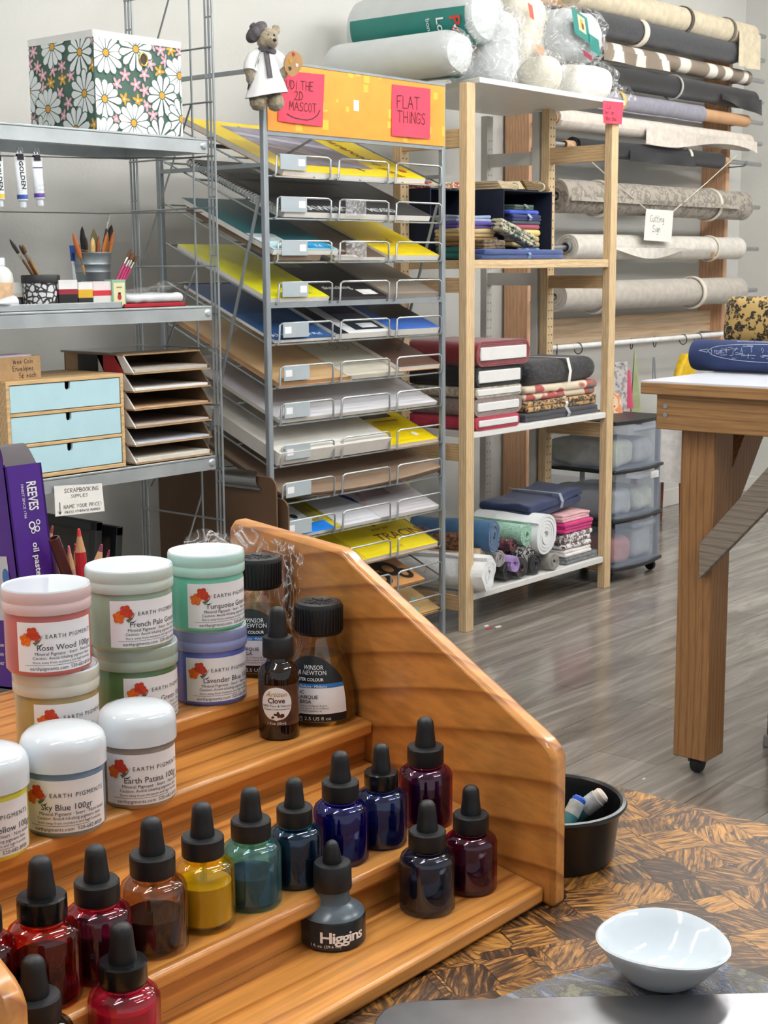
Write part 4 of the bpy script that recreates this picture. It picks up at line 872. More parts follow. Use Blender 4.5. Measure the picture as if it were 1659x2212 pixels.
t = thing('ladybug_tin', 'small pale green tin with a ladybug picture on its front', 'tin', (xat(257, 640, 3.083), 3.083, S2+.004)); a, b = xat(243, 640, 3.083), xat(272, 640, 3.083); h = onY(257, 604, 3.083).z-S2-.004
M_tgreen = pm('mint tin', '#8fb59a', rough=.4); M_cream = pm('cream print', '#e2dcae', rough=.5)
mb = MB(); mb.box((a, 3.083, S2+.004), (b, 3.115, S2+.004+h), M_tgreen); mb.box((a+.004, 3.0822, S2+.008), (b-.004, 3.083, S2+h-.004), M_cream); mb.build('tin_body', t, .0015)
mb = MB(); cx, cz = (a+b)/2, S2+h*.42; mb.add([V((cx, 3.0815, cz))]+[V((cx+.007*math.cos(2*PI*i/16), 3.0815, cz+.008*math.sin(2*PI*i/16))) for i in range(16)], [(0, 1+i, 1+(i+1) % 16) for i in range(16)], pm('ladybug red', '#a8202c'))
mb.box((cx-.004, 3.081, cz+.007), (cx+.004, 3.0816, cz+.012), M_ink); put_text(mb, 'sweet', .008, lambda x, y: V((cx+x, 3.0812, y)), M_ink, 0, S2+h*.75, 'CENTER'); mb.build('ladybug_print', t)
# bucket and its brushes
BY = 3.265; bc = at2(202, BY, 640); rt = 41*mpp(bc); hb = onY(202, 545, BY).z-S2
t = thing('zinc_bucket', 'galvanised bucket full of paint brushes on the middle metal shelf', 'bucket', bc)
MB().lathe([(0, 0), (rt*.76, 0), (rt*.78, .003), (rt*.93, hb*.62), (rt*.96, hb*.64), (rt*.94, hb*.66), (rt*.96, hb*.76), (rt*.99, hb*.78), (rt*.965, hb*.80), (rt, hb*.97), (rt*1.03, hb*.985), (rt, hb), (rt*.97, hb*.98), (rt*.75, .004), (0, .004)], M_tin, 40).build('bucket_body', t, local=True)
G = 'brushes standing in the bucket'; z0 = S2+.008
for q in [((157, 502), (170, 545), 3.25, '#c08a4a', '#b8642a', .0060, 'orange-haired brush at the edge of the bucket, lowest of all', G, z0, .35),
          ((177, 488), (181, 545), 3.27, '#2b2320', '#1d1a1a', .0070, 'full black-haired brush beside the blue paint tube', G, z0, .3),
          ((184, 510), (186, 545), 3.24, '#8a6a3a', '#2a2220', .0050, 'short dark brush in front of the black-haired brush', G, z0, .2, M_gferr),
          ((202, 492), (204, 545), 3.28, '#5f5a34', '#6a6440', .0135, 'wide flat olive brush in the middle of the bucket', G, z0, .45, M_gferr, .4),
          ((200, 512), (198, 545), 3.24, '#c9a34c', '#d2b070', .0070, 'golden round brush in front of the wide olive brush', G, z0, .25, M_gferr),
          ((237, 460), (221, 545), 3.27, '#2e2622', '#a8a498', .0040, 'longest thin brush reaching up highest from the bucket', G, z0, .1),
          ((241, 485), (232, 545), 3.29, '#6a4326', '#1b1818', .0075, 'black round-headed brush at the far side of the bucket', G, z0, .22),
          ((233, 500), (226, 545), 3.26, '#a8682c', '#b06a30', .0090, 'wide orange-brown brush in the bucket', G, z0, .4, None, .4),
          ((246, 497), (238, 545), 3.24, '#b8703a', '#9a5a2a', .0055, 'chestnut brush nearest the pink-handled brushes', G, z0, .3),
          ((213, 508), (212, 545), 3.245, '#3a2c24', '#8a4a2a', .0050, 'small russet brush in the front of the bucket', G, z0, .3)]: brush(*q, inside=(bc, rt*.55))
p = onY(168, 478, 3.28); t = thing('paint_tube', 'blue and white paint tube standing head-down in the bucket', 'paint tube', M=frame(V((p.x, 3.285, S2+.006)), (1, 0, 0), (0, 1, 0), (-.12, 0, 1)))
MB().grid(lambda u, v: V(((.012+.006*v)*math.cos(2*PI*u), (.012*(1-v)+.0015)*math.sin(2*PI*u), .012+.15*v)), 18, 6, M_tube, closeu=True).build('tube_body', t, local=True)
MB().grid(lambda u, v: V(((.0135+.0055*(.72+.28*v))*math.cos(2*PI*u), (.012*(1-(.72+.28*v))+.0022)*math.sin(2*PI*u), .012+.15*(.72+.28*v))), 18, 3, pm('tube blue', '#2a4a9c', rough=.4, var=.3, scale=50.), closeu=True).build('blue_label', t, local=True)
MB().lathe([(0, 0), (.0085, 0), (.0085, .014), (0, .014)], M_lidw, 14).build('cap', t, local=True)
G = 'pink-handled brushes leaning behind the tin'
for i, (pa, pb) in enumerate((((284, 537), (254, 600)), ((287, 545), (260, 602)), ((291, 545), (266, 602)), ((297, 550), (271, 602)))):
    brush(pa, pb, 3.17+.012*i, '#b02c64', '#5a3a28', .0042, ('pink-handled brush with darkest tip, first of the leaning bunch', 'pink-handled brush, second of the leaning bunch from the bucket', 'pink-handled brush, third of the leaning bunch from the bucket', 'pink-handled brush leaning furthest from the bucket')[i], G, S2+.005, .16, None, 1., .0030)
tray(268, 401, 3.08, 3.22, .011, pm('red plastic tray', '#a81f2a', rough=.35, var=.06), 'red_tray', 'flat red plastic tray at the end of the middle metal shelf', 'tray')
t = thing('plastic_packet', 'clear crumpled plastic packet lying on the red tray', 'packet', (xat(340, 640, 3.10), 3.15, S2+.011)); a, b = xat(272, 640, 3.09), xat(398, 640, 3.09)
MB().rbox((a, 3.088, S2+.0112), (b, 3.205, S2+.036), .012, pm('white packet filling', '#d5d7da', rough=.5, var=.05), 10, .004, 40.).build('filling', t)
mb = MB(); mb.grid(lambda u, v: V((a-.004+(b-a+.03)*u, 3.082+.13*v, S2+.04+.024*u*u+.006*math.sin(9*u+5*v)))+noise.noise_vector(V((u*7, v*7, 2)))*.006, 24, 16, film('packet film', amount=.3), False); mb.build('packet_film', t)
t = thing('watercolour_pan', 'black hinged watercolour box tilted behind the tin', 'paint box', M=T(xat(293, 640, 3.2), 3.22, S2+.005) @ RZ(.6) @ RX(-.9))
mb = MB(); mb.box((-.03, -.002, 0), (.03, .003, .05), M_black); mb.box((-.025, -.0026, .006), (.025, -.002, .044), pm('grey pan', '#6f7274', rough=.4)); mb.build('lid', t, local=True)
# ---------------------------------------------------------------- lower shelf: drawers, sorter, boxes
S3 = SHZ[1]+.004; DY = 3.075
x0, x1 = xat(17, 930, DY), xat(270, 930, DY); zt = onY(266, 806, DY).z
t = thing('drawer_cabinet', 'small birch cabinet with three pale blue drawers on the metal shelf', 'cabinet', ((x0+x1)/2, DY, S3))
M_birch = wood('birch ply', '#b58a5a', '#d9b684', 'X', 30., .5, knots=False); M_paleblue = pm('pale blue drawer', '#b4d7e0', rough=.55, var=.03, scale=14.)
mb = MB(); D = .25; w = .010
for a, b in (((x0, DY, S3), (x1, DY+D, S3+w)), ((x0, DY, zt-w), (x1, DY+D, zt)), ((x0, DY, S3+w), (x0+w, DY+D, zt-w)), ((x1-w, DY, S3+w), (x1, DY+D, zt-w)), ((x0+w, DY+D-.005, S3+w), (x1-w, DY+D, zt-w))): mb.box(a, b, M_birch)
dh = (zt-S3-2*w-2*.008)/3
for k in (1, 2): z = S3+w+k*dh+(k-1)*.008; mb.box((x0+w, DY, z), (x1-w, DY+D-.005, z+.008), M_birch)
mb.build('cabinet_body', t, .001)
for k in range(3):
    z = S3+w+k*(dh+.008); xa, xb = x0+w+.002, x1-w-.002; za, zb_ = z+.002, z+dh-.002; xm = (xa+xb)/2+.004; n = .0085; mb = MB()
    poly = [(xa, za), (xb, za), (xb, zb_), (xm+n, zb_), (xm+n, zb_-.012)]+[(xm+n*math.cos(q*PI/6), zb_-.012-n*math.sin(q*PI/6)) for q in range(1, 6)]+[(xm-n, zb_-.012), (xm-n, zb_), (xa, zb_)]
    mb.prism(poly, -(DY+.010), -(DY+.002), M_paleblue, M=RX(PI/2)); dr = mb.build('drawer', t, .0008)
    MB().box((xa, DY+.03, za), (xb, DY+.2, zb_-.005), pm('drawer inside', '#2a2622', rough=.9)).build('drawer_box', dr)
zc = zt; x2, x3 = xat(-25, 790, DY+.02), xat(88, 790, DY+.02); t = thing('card_box', 'brown card box of coin envelopes with handwriting, on the drawer cabinet', 'box', ((x2+x3)/2, DY+.06, zc))
hh = onY(86, 768, DY+.02).z-zc; MB().box((x2, DY+.02, zc), (x3, DY+.10, zc+hh), M_kraft).build('box_body', t, .001)
mb = MB(); f = lambda x, y: V((x, DY+.0195, y)); s = hh*.26; xs = xat(28, 790, DY+.02)
for i, q in enumerate(('Wee Coin', 'Envelopes', '5\u00a2 each')): hand(mb, q, s*.78, f, M_ink, xs+(.0, -.002, .016)[i], zc+hh*(.70-.30*i), .10, .16)
mb.build('lettering', t)
mb = MB(); mb.box((x2+.01, DY+.03, zc+hh), (x3-.02, DY+.09, zc+hh+.004), pm('lilac envelope', '#cfc6d8', rough=.7)); mb.build('envelopes', t)
# literature sorter
xa, xb = xat(289, 900, 3.08), xat(455, 900, 3.08); ya, yb = 3.075, 3.37; zs = onY(440, 800, 3.08).z; n = 6; sh = (zs+.052-S3)/6
t = thing('literature_sorter', 'six-slot cardboard paper sorter with red and black sides', 'paper sorter', ((xa+xb)/2, 3.2, S3))
for k in range(n+1):
    z = S3+k*sh; y = ya if k < n else ya+.042; MB().box((xa, y, z), (xb, yb, z+.004), M_kraft).build('slot_floor' if k < n else 'top_board', t)
M_sred = pm('sorter red', '#a82530', rough=.6); M_sblk = pm('sorter black', '#1f1e20', rough=.6); M_swht = pm('sorter white', '#ddd9d4', rough=.6)
for x, nm in ((xa, 'side_panel'), (xb-.004, 'side_panel')):
    mb = MB()
    for k in range(n):
        z = S3+k*sh; poly = [(ya, z+.003), (ya+.042, z+sh), (yb, z+sh), (yb, z+.003)]
        for (p, q, mm_) in ((0, .13, M_swht), (.13, .42, M_sred), (.42, .5, M_swht), (.5, .8, M_sblk), (.8, 1.01, M_kraft)) if x == xa else ((0, 1.01, M_kraftd),):
            L0 = ya+(yb-ya)*p; L1 = ya+(yb-ya)*q
            mb.add([V((x+dx, min(L, yb)+(.042*e*max(0, 1-p*2.2) if p < .5 else 0) if True else 0, z+.003+(sh-.003)*e)) for dx in (0, .004) for L, e in ((L0, 0), (L1, 0), (L1, 1), (L0, 1))], [(0, 3, 2, 1), (4, 5, 6, 7), (0, 1, 5, 4), (1, 2, 6, 5), (2, 3, 7, 6), (3, 0, 4, 7)], mm_)
    mb.build(nm, t)
MB().box((xa, yb-.004, S3), (xb, yb, S3+n*sh), M_kraftd).build('back_panel', t)
for k, (c1, hp, lab) in enumerate((('#d9d4c8', .012, 'cream paper in the bottom slot of the cardboard sorter'), ('#c2c6d0', .006, 'pale blue paper in the sorter slot second from bottom'), ('#b9aaa0', .006, 'beige-grey paper in the sorter slot third from bottom'), ('#c4a380', .004, 'tan paper in the sorter slot third from top'), ('#e6e5e2', .007, 'white paper in the sorter slot second from top'), ('#b4ada2', .010, 'grey-beige paper in the top slot of the cardboard sorter'))):
    z = S3+k*sh+.0042; o = MB().box((xa+.008, ya+.004, z), (xb-.008, yb-.01, z+hp), pm('sorter paper '+c1, c1, rough=.7)).build('paper_sheaf', at=((xa+xb)/2, 3.2, z), bevel=.001); tag(o, lab, 'paper', 'papers in the cardboard sorter')
z = S3+n*sh+.0045
o = MB().box((xa-.02, ya+.07, z), (xb-.02, yb-.01, z+.005), pm('glossy dark portfolio', '#57534e', rough=.12, coat=.6, var=.2, scale=6.)).build('plastic_folder', at=(xa, ya, z)); tag(o, 'glossy dark plastic folder lying on top of the cardboard sorter', 'folder')
# hand-written sign under the shelf
P = [onY(x, y, 3.047) for x, y in ((117, 1050), (220, 1044), (226, 1104), (120, 1116))]; o_ = P[3]; ex, ez = (P[2]-P[3]), (P[0]-P[3])
t = thing('paper_sign', 'white paper sign about scrapbooking hanging from the metal shelf edge', 'sign', o_)
mb = MB(); mb.add([p+V((0, d, 0)) for d in (0, .0008) for p in P], [(0, 1, 2, 3), (7, 6, 5, 4), (0, 4, 5, 1), (1, 5, 6, 2), (2, 6, 7, 3), (3, 7, 4, 0)], M_paper); mb.build('sheet', t)
f = lambda x, y: o_+ex*x+ez*y-V((0, .0006, 0)); mb = MB()
def hs(s, sz, x, y, w=.11): hand(mb, s, 1, lambda a, b: f(x+a*sz, y+b*sz*1.75), M_ink, 0, 0, w, .2)
hs('SCRAPBOOKING', .076, .19, .74); hs('SUPPLIES', .060, .32, .56); hs('NAME YOUR PRICE!', .066, .17, .22); hs('UNLESS OTHERWISE MARKED', .041, .18, .07, .14)
mb.add([f(*p) for p in ((.085, .45), (.10, .45), (.10, .1), (.085, .1))], [(0, 1, 2, 3)], M_ink); mb.add([f(*p) for p in ((.05, .17), (.0925, .04), (.135, .17), (.0925, .10))], [(0, 1, 2, 3)], M_ink)
mb.build('lettering', t)
# drawing boards stood between the shelving and the wire rack; dark frames below
M_hard = pm('brown hardboard', '#5d4531', rough=.6, var=.1, scale=8.)
def drawing_board(x, pxf, pyt, yback, label, clip):
    p = onX(pxf, pyt, x); zt_ = p.z; r = .03; t = thing('drawing_board', label, 'drawing board', (x, (p.y+yback)/2, 0), 0, 'drawing boards stood on edge')
    poly = [(yback, 0), (p.y, 0), (p.y, zt_-r)]+[(p.y+r-r*math.cos(a*PI/8), zt_-r+r*math.sin(a*PI/8)) for a in range(1, 5)]+[(yback, zt_)]
    MB().prism(poly, 0, .006, M_hard, M=Matrix(((0, 0, 1, x), (1, 0, 0, 0), (0, 1, 0, 0), (0, 0, 0, 1)))).build('board', t, .001)
    if clip:
        c = onX(520, 1035, x-.003); mb = MB(); mb.grid(lambda u, v: V((x-.004-.012*math.sin(PI*v), c.y-.075+.15*u, c.z-.02+.05*v)), 10, 8, M_chrome); mb.tube([(x-.006, c.y-.085, c.z-.022), (x-.006, c.y+.085, c.z-.022)], .004, M_chrome, 8); mb.build('metal_clip', t)
drawing_board(3.0, 596, 1033, 3.46, 'brown hardboard drawing board with metal clip standing beside the wire rack', True)
drawing_board(3.035, 622, 1080, 3.40, 'lower brown hardboard drawing board tucked against the wire rack', False)
for k, (x, ya_, yb_, za, lab) in enumerate(((2.42, 3.08, 3.38, .60, 'black picture frame leaning on the bottom metal shelf'), (2.50, 3.09, 3.37, .575, 'second black picture frame leaning behind the coloured pencils'))):
    t = thing('picture_frame', lab, 'picture frame', M=T(x, ya_, SHZ[0]+.001) @ RY(.10)); h = za-SHZ[0]; L = yb_-ya_
    mb = MB(); 
    for a, b in (((0, 0, 0), (.022, L, .025)), ((0, 0, h-.025), (.022, L, h)), ((0, 0, 0), (.022, .025, h)), ((0, L-.025, 0), (.022, L, h))): mb.box(a, b, M_black)
    mb.build('frame_moulding', t, .002, local=True); MB().box((.008, .02, .02), (.012, L-.02, h-.02), pm('frame backing', '#3d3833', rough=.7)).build('backing', t, local=True)
# ================================================================ wire literature rack with drawing pads
WXL, WXR, WYF, WYB = 3.09, 3.92, 3.06, 3.51
wr = thing('wire_rack', 'grey wire display rack of sloping trays full of drawing pads', 'display rack', (3.5, 3.28, 0))
for x in (WXL, WXR):
    for y in (WYF, WYB):
        MB().box((x-.009, y-.009, 0), (x+.009, y+.009, 1.85), M_grey).build('post', wr, .003)
    for z in (.1, 1.55, 1.815): MB().box((x-.006, WYF, z), (x+.006, WYB, z+.012), M_grey).build('side_rail', wr)
MB().tube([(WXL-.001, 3.08, 1.47), (WXL-.001, 3.45, .36)], .005, M_grey, 8).build('diagonal_brace', wr)
MB().tube([(WXR+.001, 3.08, 1.47), (WXR+.001, 3.45, .36)], .005, M_grey, 8).build('diagonal_brace', wr)
MB().box((WXL, WYF-.008, 1.640), (WXR, WYF+.006, 1.652), M_grey).build('header_rail', wr)
MB().box((WXL, WYF-.006, 1.147), (WXR, WYF+.006, 1.163), M_grey).build('middle_rail', wr)
MB().box((WXL, WYB-.006, 1.640), (WXR, WYB+.006, 1.652), M_grey).build('back_rail', wr)
TILT = math.radians(22.5); CT, ST = math.cos(TILT), math.sin(TILT)
YT = [362, 443, 527, 607, 685, 768, 840, 920, 993, 1067, 1145, 1216, 1286]
ZT = [onY(950, y, 3.05).z-.056 for y in YT]
def trayM(k, u=0., v=0., h=0.): return frame(V((WXL+u, WYF-.004+v*CT-h*ST, ZT[k]+v*ST+h*CT)), (1, 0, 0), (0, CT, ST), (0, -ST, CT))
M_holder = pm('grey label holder', '#a9b3b8', rough=.35, var=.03); M_tagw = pm('price tag', '#eeeef0', rough=.5, var=.02)
SLOT = [(.045, .275), (.315, .545), (.585, .815)]
for k in range(13):
    W = WXR-WXL; M = trayM(k); mb = MB()
    for u in (.0, W/4, W/2, 3*W/4, W): mb.tube([(u, 0, 0), (u, .47, 0)], .0028, M_wire, 6, M=M)
    for v in (.002, .16, .32, .465): mb.tube([(0, v, -.003), (W, v, -.003)], .0028, M_wire, 6, M=M)
    tr = mb.build('wire_tray', wr)
    for j, (a, b) in enumerate(SLOT):
        pts = [(a-.016, .012, -.003), (a-.014, -.006, .0), (a-.011, -.008, .006), (a+.0, -.002, .055), (a+.012, -.001, .060), (b-.012, -.001, .060), (b, -.002, .055), (b-.008, -.008, .006), (b-.011, -.006, .0), (b-.013, .012, -.003)]
        MB().tube(pts, .0033, M_wire, 6, M=T(WXL, WYF-.006, ZT[k])).build('paper_stop', tr)
    mb = MB(); mb.box((.052, -.0085, .018), (.162, -.006, .062), M_holder, T(WXL, WYF-.006, ZT[k])); mb.box((.127 if k < 4 else .058, -.0092, .030), (.155 if k < 4 else .086, -.0084, .050), M_tagw, T(WXL, WYF-.006, ZT[k])); mb.build('label_holder', tr, .001)
for k in (1, 2): MB().box((.335, -.0085, .012), (.430, -.007, .060), film('clear tag holder', amount=.35), T(WXL, WYF-.006, ZT[k])).build('clear_holder', [c for c in wr.children if c.name.startswith('wire_tray')][k])
# header board
def header_mat():
    mt, nt, b, L = nodes_mat('orange header print'); tc = nd(nt, 'ShaderNodeTexCoord')
    n = nd(nt, 'ShaderNodeTexNoise', i_Scale=5.0, i_Detail=3.0); L(tc.outputs['Object'], n.inputs['Vector']); r = ramp(nt, [(.35, '#e58f2c'), (.65, '#eaa43a')]); L(n.outputs['Fac'], r.inputs[0])
    v = nd(nt, 'ShaderNodeTexVoronoi', distance='CHEBYCHEV', i_Scale=26.0, i_Randomness=1.0); mp = nd(nt, 'ShaderNodeMapping'); mp.inputs['Scale'].default_value = (1, .01, 1); L(tc.outputs['Object'], mp.inputs[0]); L(mp.outputs[0], v.inputs['Vector'])
    sp = nd(nt, 'ShaderNodeSeparateColor'); L(v.outputs['Color'], sp.inputs[0]); mu = nd(nt, 'ShaderNodeMath', operation='MULTIPLY'); mu.inputs[1].default_value = .42; L(sp.outputs[0], mu.inputs[0])
    lt = nd(nt, 'ShaderNodeMath', operation='LESS_THAN'); L(v.outputs['Distance'], lt.inputs[0]); L(mu.outputs[0], lt.inputs[1]); g = nd(nt, 'ShaderNodeMath', operation='GREATER_THAN'); g.inputs[1].default_value = .55; L(sp.outputs[1], g.inputs[0])
    m2 = nd(nt, 'ShaderNodeMath', operation='MULTIPLY'); L(lt.outputs[0], m2.inputs[0]); L(g.outputs[0], m2.inputs[1]); m3 = nd(nt, 'ShaderNodeMath', operation='MULTIPLY'); m3.inputs[1].default_value = .6; L(m2.outputs[0], m3.inputs[0])
    mx = nd(nt, 'ShaderNodeMix', data_type='RGBA'); L(m3.outputs[0], mx.inputs[0]); L(r.outputs[0], mx.inputs[6]); mx.inputs[7].default_value = lin('#f7cf45'); L(mx.outputs[2], b.inputs['Base Color']); b.inputs['Roughness'].default_value = .45; return mt
mb = MB(); mb.box((WXL+.006, WYF-.011, 1.652), (WXR, WYF-.006, 1.843), header_mat()); hp = mb.build('header_panel', wr)
MB().box((WXL+.006, WYF-.013, 1.843), (WXR, WYF+.004, 1.850), M_grey).build('header_cap', wr)
a = onY(770, 228, WYF-.012); MB().box((a.x-.012, WYF-.0116, a.z-.016), (a.x+.012, WYF-.0109, a.z+.016), M_paper).build('white_patch', hp)
# red notes
M_note = pm('red note paper', '#f0405a', rough=.65, var=.03)
def note(P, Y, lines, label, name='paper_note', arrow=None, curl=.006, mm=None):
    P = [onY(x, y, Y) for x, y in P]; o_ = P[3]; ex, ez = P[2]-P[3], P[0]-P[3]; t = thing(name, label, 'note', o_)
    f = lambda x, y, e=0.: o_+ex*x+ez*y+(P[1]-P[0]-ex)*x*y-V((0, e+curl*(1-y)**2*abs(math.sin(PI*x*.9+.3)), 0))
    mb = MB(); mb.grid(lambda u, v: f(u, v), 8, 8, mm or M_note); mb.grid(lambda u, v: f(u, v, -.0006), 8, 8, mm or M_note); mb.build('sheet', t); mb = MB(); asp = ex.length/ez.length
    for s, x, y, sz, w in lines: hand(mb, s, 1, lambda a, b: f(x+a*sz/asp, y+b*sz, .0012), M_ink, 0, 0, w, .16)
    if arrow:
        for p, q in zip(arrow, arrow[1:]):
            d = V((q[0]-p[0], q[1]-p[1])).normalized(); n_ = (-d.y*.010, d.x*.010); mb.add([f(p[0]+n_[0], p[1]+n_[1], .0012), f(p[0]-n_[0], p[1]-n_[1], .0012), f(q[0]-n_[0], q[1]-n_[1], .0012), f(q[0]+n_[0], q[1]+n_[1], .0012)], [(0, 1, 2, 3)], M_ink)
    mb.build('lettering', t)
note([(604, 152), (701, 161), (697, 274), (600, 262)], WYF-.0125, [('RUDI THE', .05, .66, .17, .10), ('2D', .33, .46, .17, .10), ('MASCOT', .22, .25, .17, .10)], 'red handwritten note beside the plush bear on the orange header', arrow=[(.17, .17), (.24, .13), (.34, .10), (.48, .09), (.62, .09), (.75, .13), (.86, .21), (.92, .32)])
note([(847, 182), (930, 192), (929, 301), (845, 293)], WYF-.0125, [('FLAT', .12, .56, .24, .085), ('THINGS', .13, .28, .22, .085)], 'red handwritten note near the far end of the orange header')
# ---------------------------------------------------------------- pads
def pad(k, p0, p1, depth, th, cover, label, deco=None, edge='#e9e6df', v0=.004, h=.002, group='drawing pads on the wire rack', spiral=None, name='drawing_pad', sag=0., backcard=None):
    yk = YT[k]+38; u0 = xat(p0, yk, WYF)-WXL; u1 = xat(p1, yk, WYF)-WXL; u0 = max(u0, .004); u1 = min(u1, .826); w = u1-u0
    M = trayM(k, u0, v0, h); t = thing(name, label, 'pad', M=M, group=group)
    fz = (lambda q: q-V((0, 0, sag*math.sin(PI*max(0, min(1, q.x/w)))))) if sag else None
    def bx(a, b, m, nm, par, n=1):
        mb = MB(); z = lambda x, zz: zz-(sag*math.sin(PI*x/w) if sag else 0)
        N = 12 if sag else 1
        for i in range(N):
            pass
        top = [(a[0]+(b[0]-a[0])*i/N) for i in range(N+1)]
        vs = []
        for x in top: vs += [(x, a[1], z(x, a[2])), (x, b[1], z(x, a[2])), (x, b[1], z(x, b[2])), (x, a[1], z(x, b[2]))]
        fs = [(4*i+j, 4*i+(j+1) % 4, 4*i+4+(j+1) % 4, 4*i+4+j) for i in range(N) for j in range(4)]+[(0, 1, 2, 3), (4*N+3, 4*N+2, 4*N+1, 4*N)]
        mb.add(vs, fs, m); return mb.build(nm, par, local=True)
    e = pm('pad pages '+edge, edge, rough=.75, var=.03)
    bx((0, 0, 0), (w, depth, th-.0012), e, 'pages', t)
    if backcard: bx((-.002, -.003, -.003), (w+.002, depth, 0), pm('backing card', '#c39a72', rough=.7), 'back_board', t)
    cv = bx((0, 0, th-.0012), (w, depth, th), pm('pad cover '+cover, cover, rough=.42, var=.04, scale=12.), 'cover', t)
    if deco:
        i = 0
        for d in deco:
            mb = MB(); i += 1; zz = th+.0002*i
            zf = lambda x: zz-(sag*math.sin(PI*x/w) if sag else 0)
            if d[0] == 'r':
                _, a, b, c_, e_, col = d; mb.add([(w*a, depth*b, zf(w*a)), (w*c_, depth*b, zf(w*c_)), (w*c_, depth*e_, zf(w*c_)), (w*a, depth*e_, zf(w*a))], [(0, 1, 2, 3)], pm('cover print '+col, col, rough=.4, var=.22, scale=16.))
            elif d[0] == 't':
                _, s, x, y, sz, col = d; put_text(mb, s, sz, lambda a, b: V((w*x+a, depth*y+b, zf(w*x+a))), pm('cover ink '+col, col, rough=.5), bold=.01)
            elif d[0] == 'tv':       # along the depth
                _, s, x, y, sz, col = d; put_text(mb, s, sz, lambda a, b: V((w*x+b, depth*y-a, zf(w*x))), pm('cover ink '+col, col, rough=.5), bold=.01)
            elif d[0] == 'l':
                _, a, b, c_, e_, wd, col = d; p, q = V((w*a, depth*b)), V((w*c_, depth*e_)); dd = (q-p).normalized(); n_ = V((-dd.y, dd.x))*wd/2
                mb.add([(x_.x, x_.y, zf(x_.x)) for x_ in (p-n_, q-n_, q+n_, p+n_)], [(0, 1, 2, 3)], pm('cover line '+col, col, rough=.5))
            elif d[0] == 'o':
                _, a, b, r, r2, col = d; n = 20; mb.add([(w*a+rr*math.cos(2*PI*j/n), depth*b+rr*math.sin(2*PI*j/n), zf(w*a)) for rr in (r2, r) for j in range(n)], [(j, (j+1) % n, n+(j+1) % n, n+j) for j in range(n)], pm('cover ink '+col, col, rough=.5))
            mb.build({'r': 'printed_panel', 't': 'lettering', 'tv': 'lettering', 'l': 'printed_line', 'o': 'printed_spot'}[d[0]], cv, local=True)
    if spiral:
        mb = MB(); n = int(depth/.0125)
        for i in range(n):
            y = .008+i*.0125; ax = 0 if spiral == 'side' else None
            if spiral == 'side': mb.tube([(.004+.011*math.cos(q*PI/5)-.004, y, th*.5+.011*math.sin(q*PI/5)) for q in range(10)], .0022, M_black if i % 1 else M_chrome, 6, True)
        if spiral == 'back':
            for i in range(int(w/.012)): x = .008+i*.012; mb.tube([(x, depth+.007*math.cos(q*PI/4), th*.5+.008*math.sin(q*PI/4)) for q in range(8)], .0014, M_black, 5, True)
        mb.build('spiral_binding', t, local=True)
    return t
DY_, DB = '#f2d80e', '#2c2c30'
pad(0, 610, 916, .46, .016, '#f0d40c', 'large yellow pad with a landscape picture, uppermost on the wire rack', [('r', .17, .15, .72, .90, '#8f8ba0'), ('l', .17, .55, .72, .25, .02, '#c9b09a'), ('l', .3, .92, .62, .1, .012, '#4a4744'), ('l', .17, .75, .70, .55, .03, '#c6c3d2'), ('l', .2, .3, .70, .75, .010, '#4a4744'), ('tv', 'watercolor pad', .80, .82, .06, '#8a5a14'), ('o', .93, .14, .014, 0, '#b03a3a')], backcard=True, sag=.004)
pad(1, 612, 926, .44, .018, '#35363a', 'charcoal spiral-bound drawing pad on the second tray of the rack', [('t', 'DRAWING', .08, .04, .055, '#dfe6e6'), ('t', 'MIXED', .60, .05, .045, '#dfe6e6'), ('r', .05, .32, .7, .58, '#47474d'), ('r', .1, .62, .8, .9, '#3d3e44'), ('t', 'SKETCH', .1, .7, .04, '#6a6a70')], spiral='side')
pad(2, 590, 690, .40, .018, '#6b5844', 'brown-covered thick pad beneath the teal pad', None, '#857360')
pad(2, 585, 725, .42, .016, '#1f5f68', 'teal pad with pale blue lower band on the rack', [('r', 0, 0, 1, .12, '#b9dfe4'), ('r', .55, .02, .98, .16, '#2f9ad0'), ('r', 0, .12, .4, .3, '#d9e8ea'), ('t', 'A4', .72, .05, .03, '#eeeeee')], h=.0205)
pad(2, 722, 830, .34, .012, '#5b4a42', 'brown pad with white lettering between teal and yellow pads', [('t', 'sketch', .08, .12, .03, '#d9d2c8'), ('r', 0, 0, .45, .05, '#ded8cc')])
pad(2, 832, 945, .36, .018, '#ecd01c', 'thick yellow pad at the end of the third tray', [('t', 'pad', .3, .3, .05, '#8a7a1a'), ('r', 0, .9, 1, 1, '#7d7020')])
pad(3, 575, 709, .42, .014, '#e3df1e', 'lime yellow pad on the fourth tray', [('t', 'sketch', .45, .18, .035, '#5a4a10'), ('t', 'bristol smooth', .3, .06, .022, '#5a5a20')])
pad(3, 713, 832, .42, .012, '#211f22', 'black sketch pad with white script beside the lime pad', [('t', 'sketching', .10, .14, .035, '#d9d6d2'), ('r', .62, .03, .90, .12, '#f0f0ee'), ('r', .05, .55, .4, .95, '#5d5a5c')], '#4a4446')
pad(3, 836, 945, .40, .016, '#8d8276', 'taupe pad with rounded corners at the end of the fourth tray', [('r', .25, .75, .6, .95, '#5a5550')], '#9a9088')
pad(4, 592, 722, .42, .010, '#2f5588', 'blue pad with white lettering on the fifth tray', [('t', 'Watercolor Pad', .22, .05, .026, '#d9e2ee'), ('t', 'A3', .04, .05, .03, '#d9e2ee'), ('r', .0, .3, .9, .45, '#3c6496')])
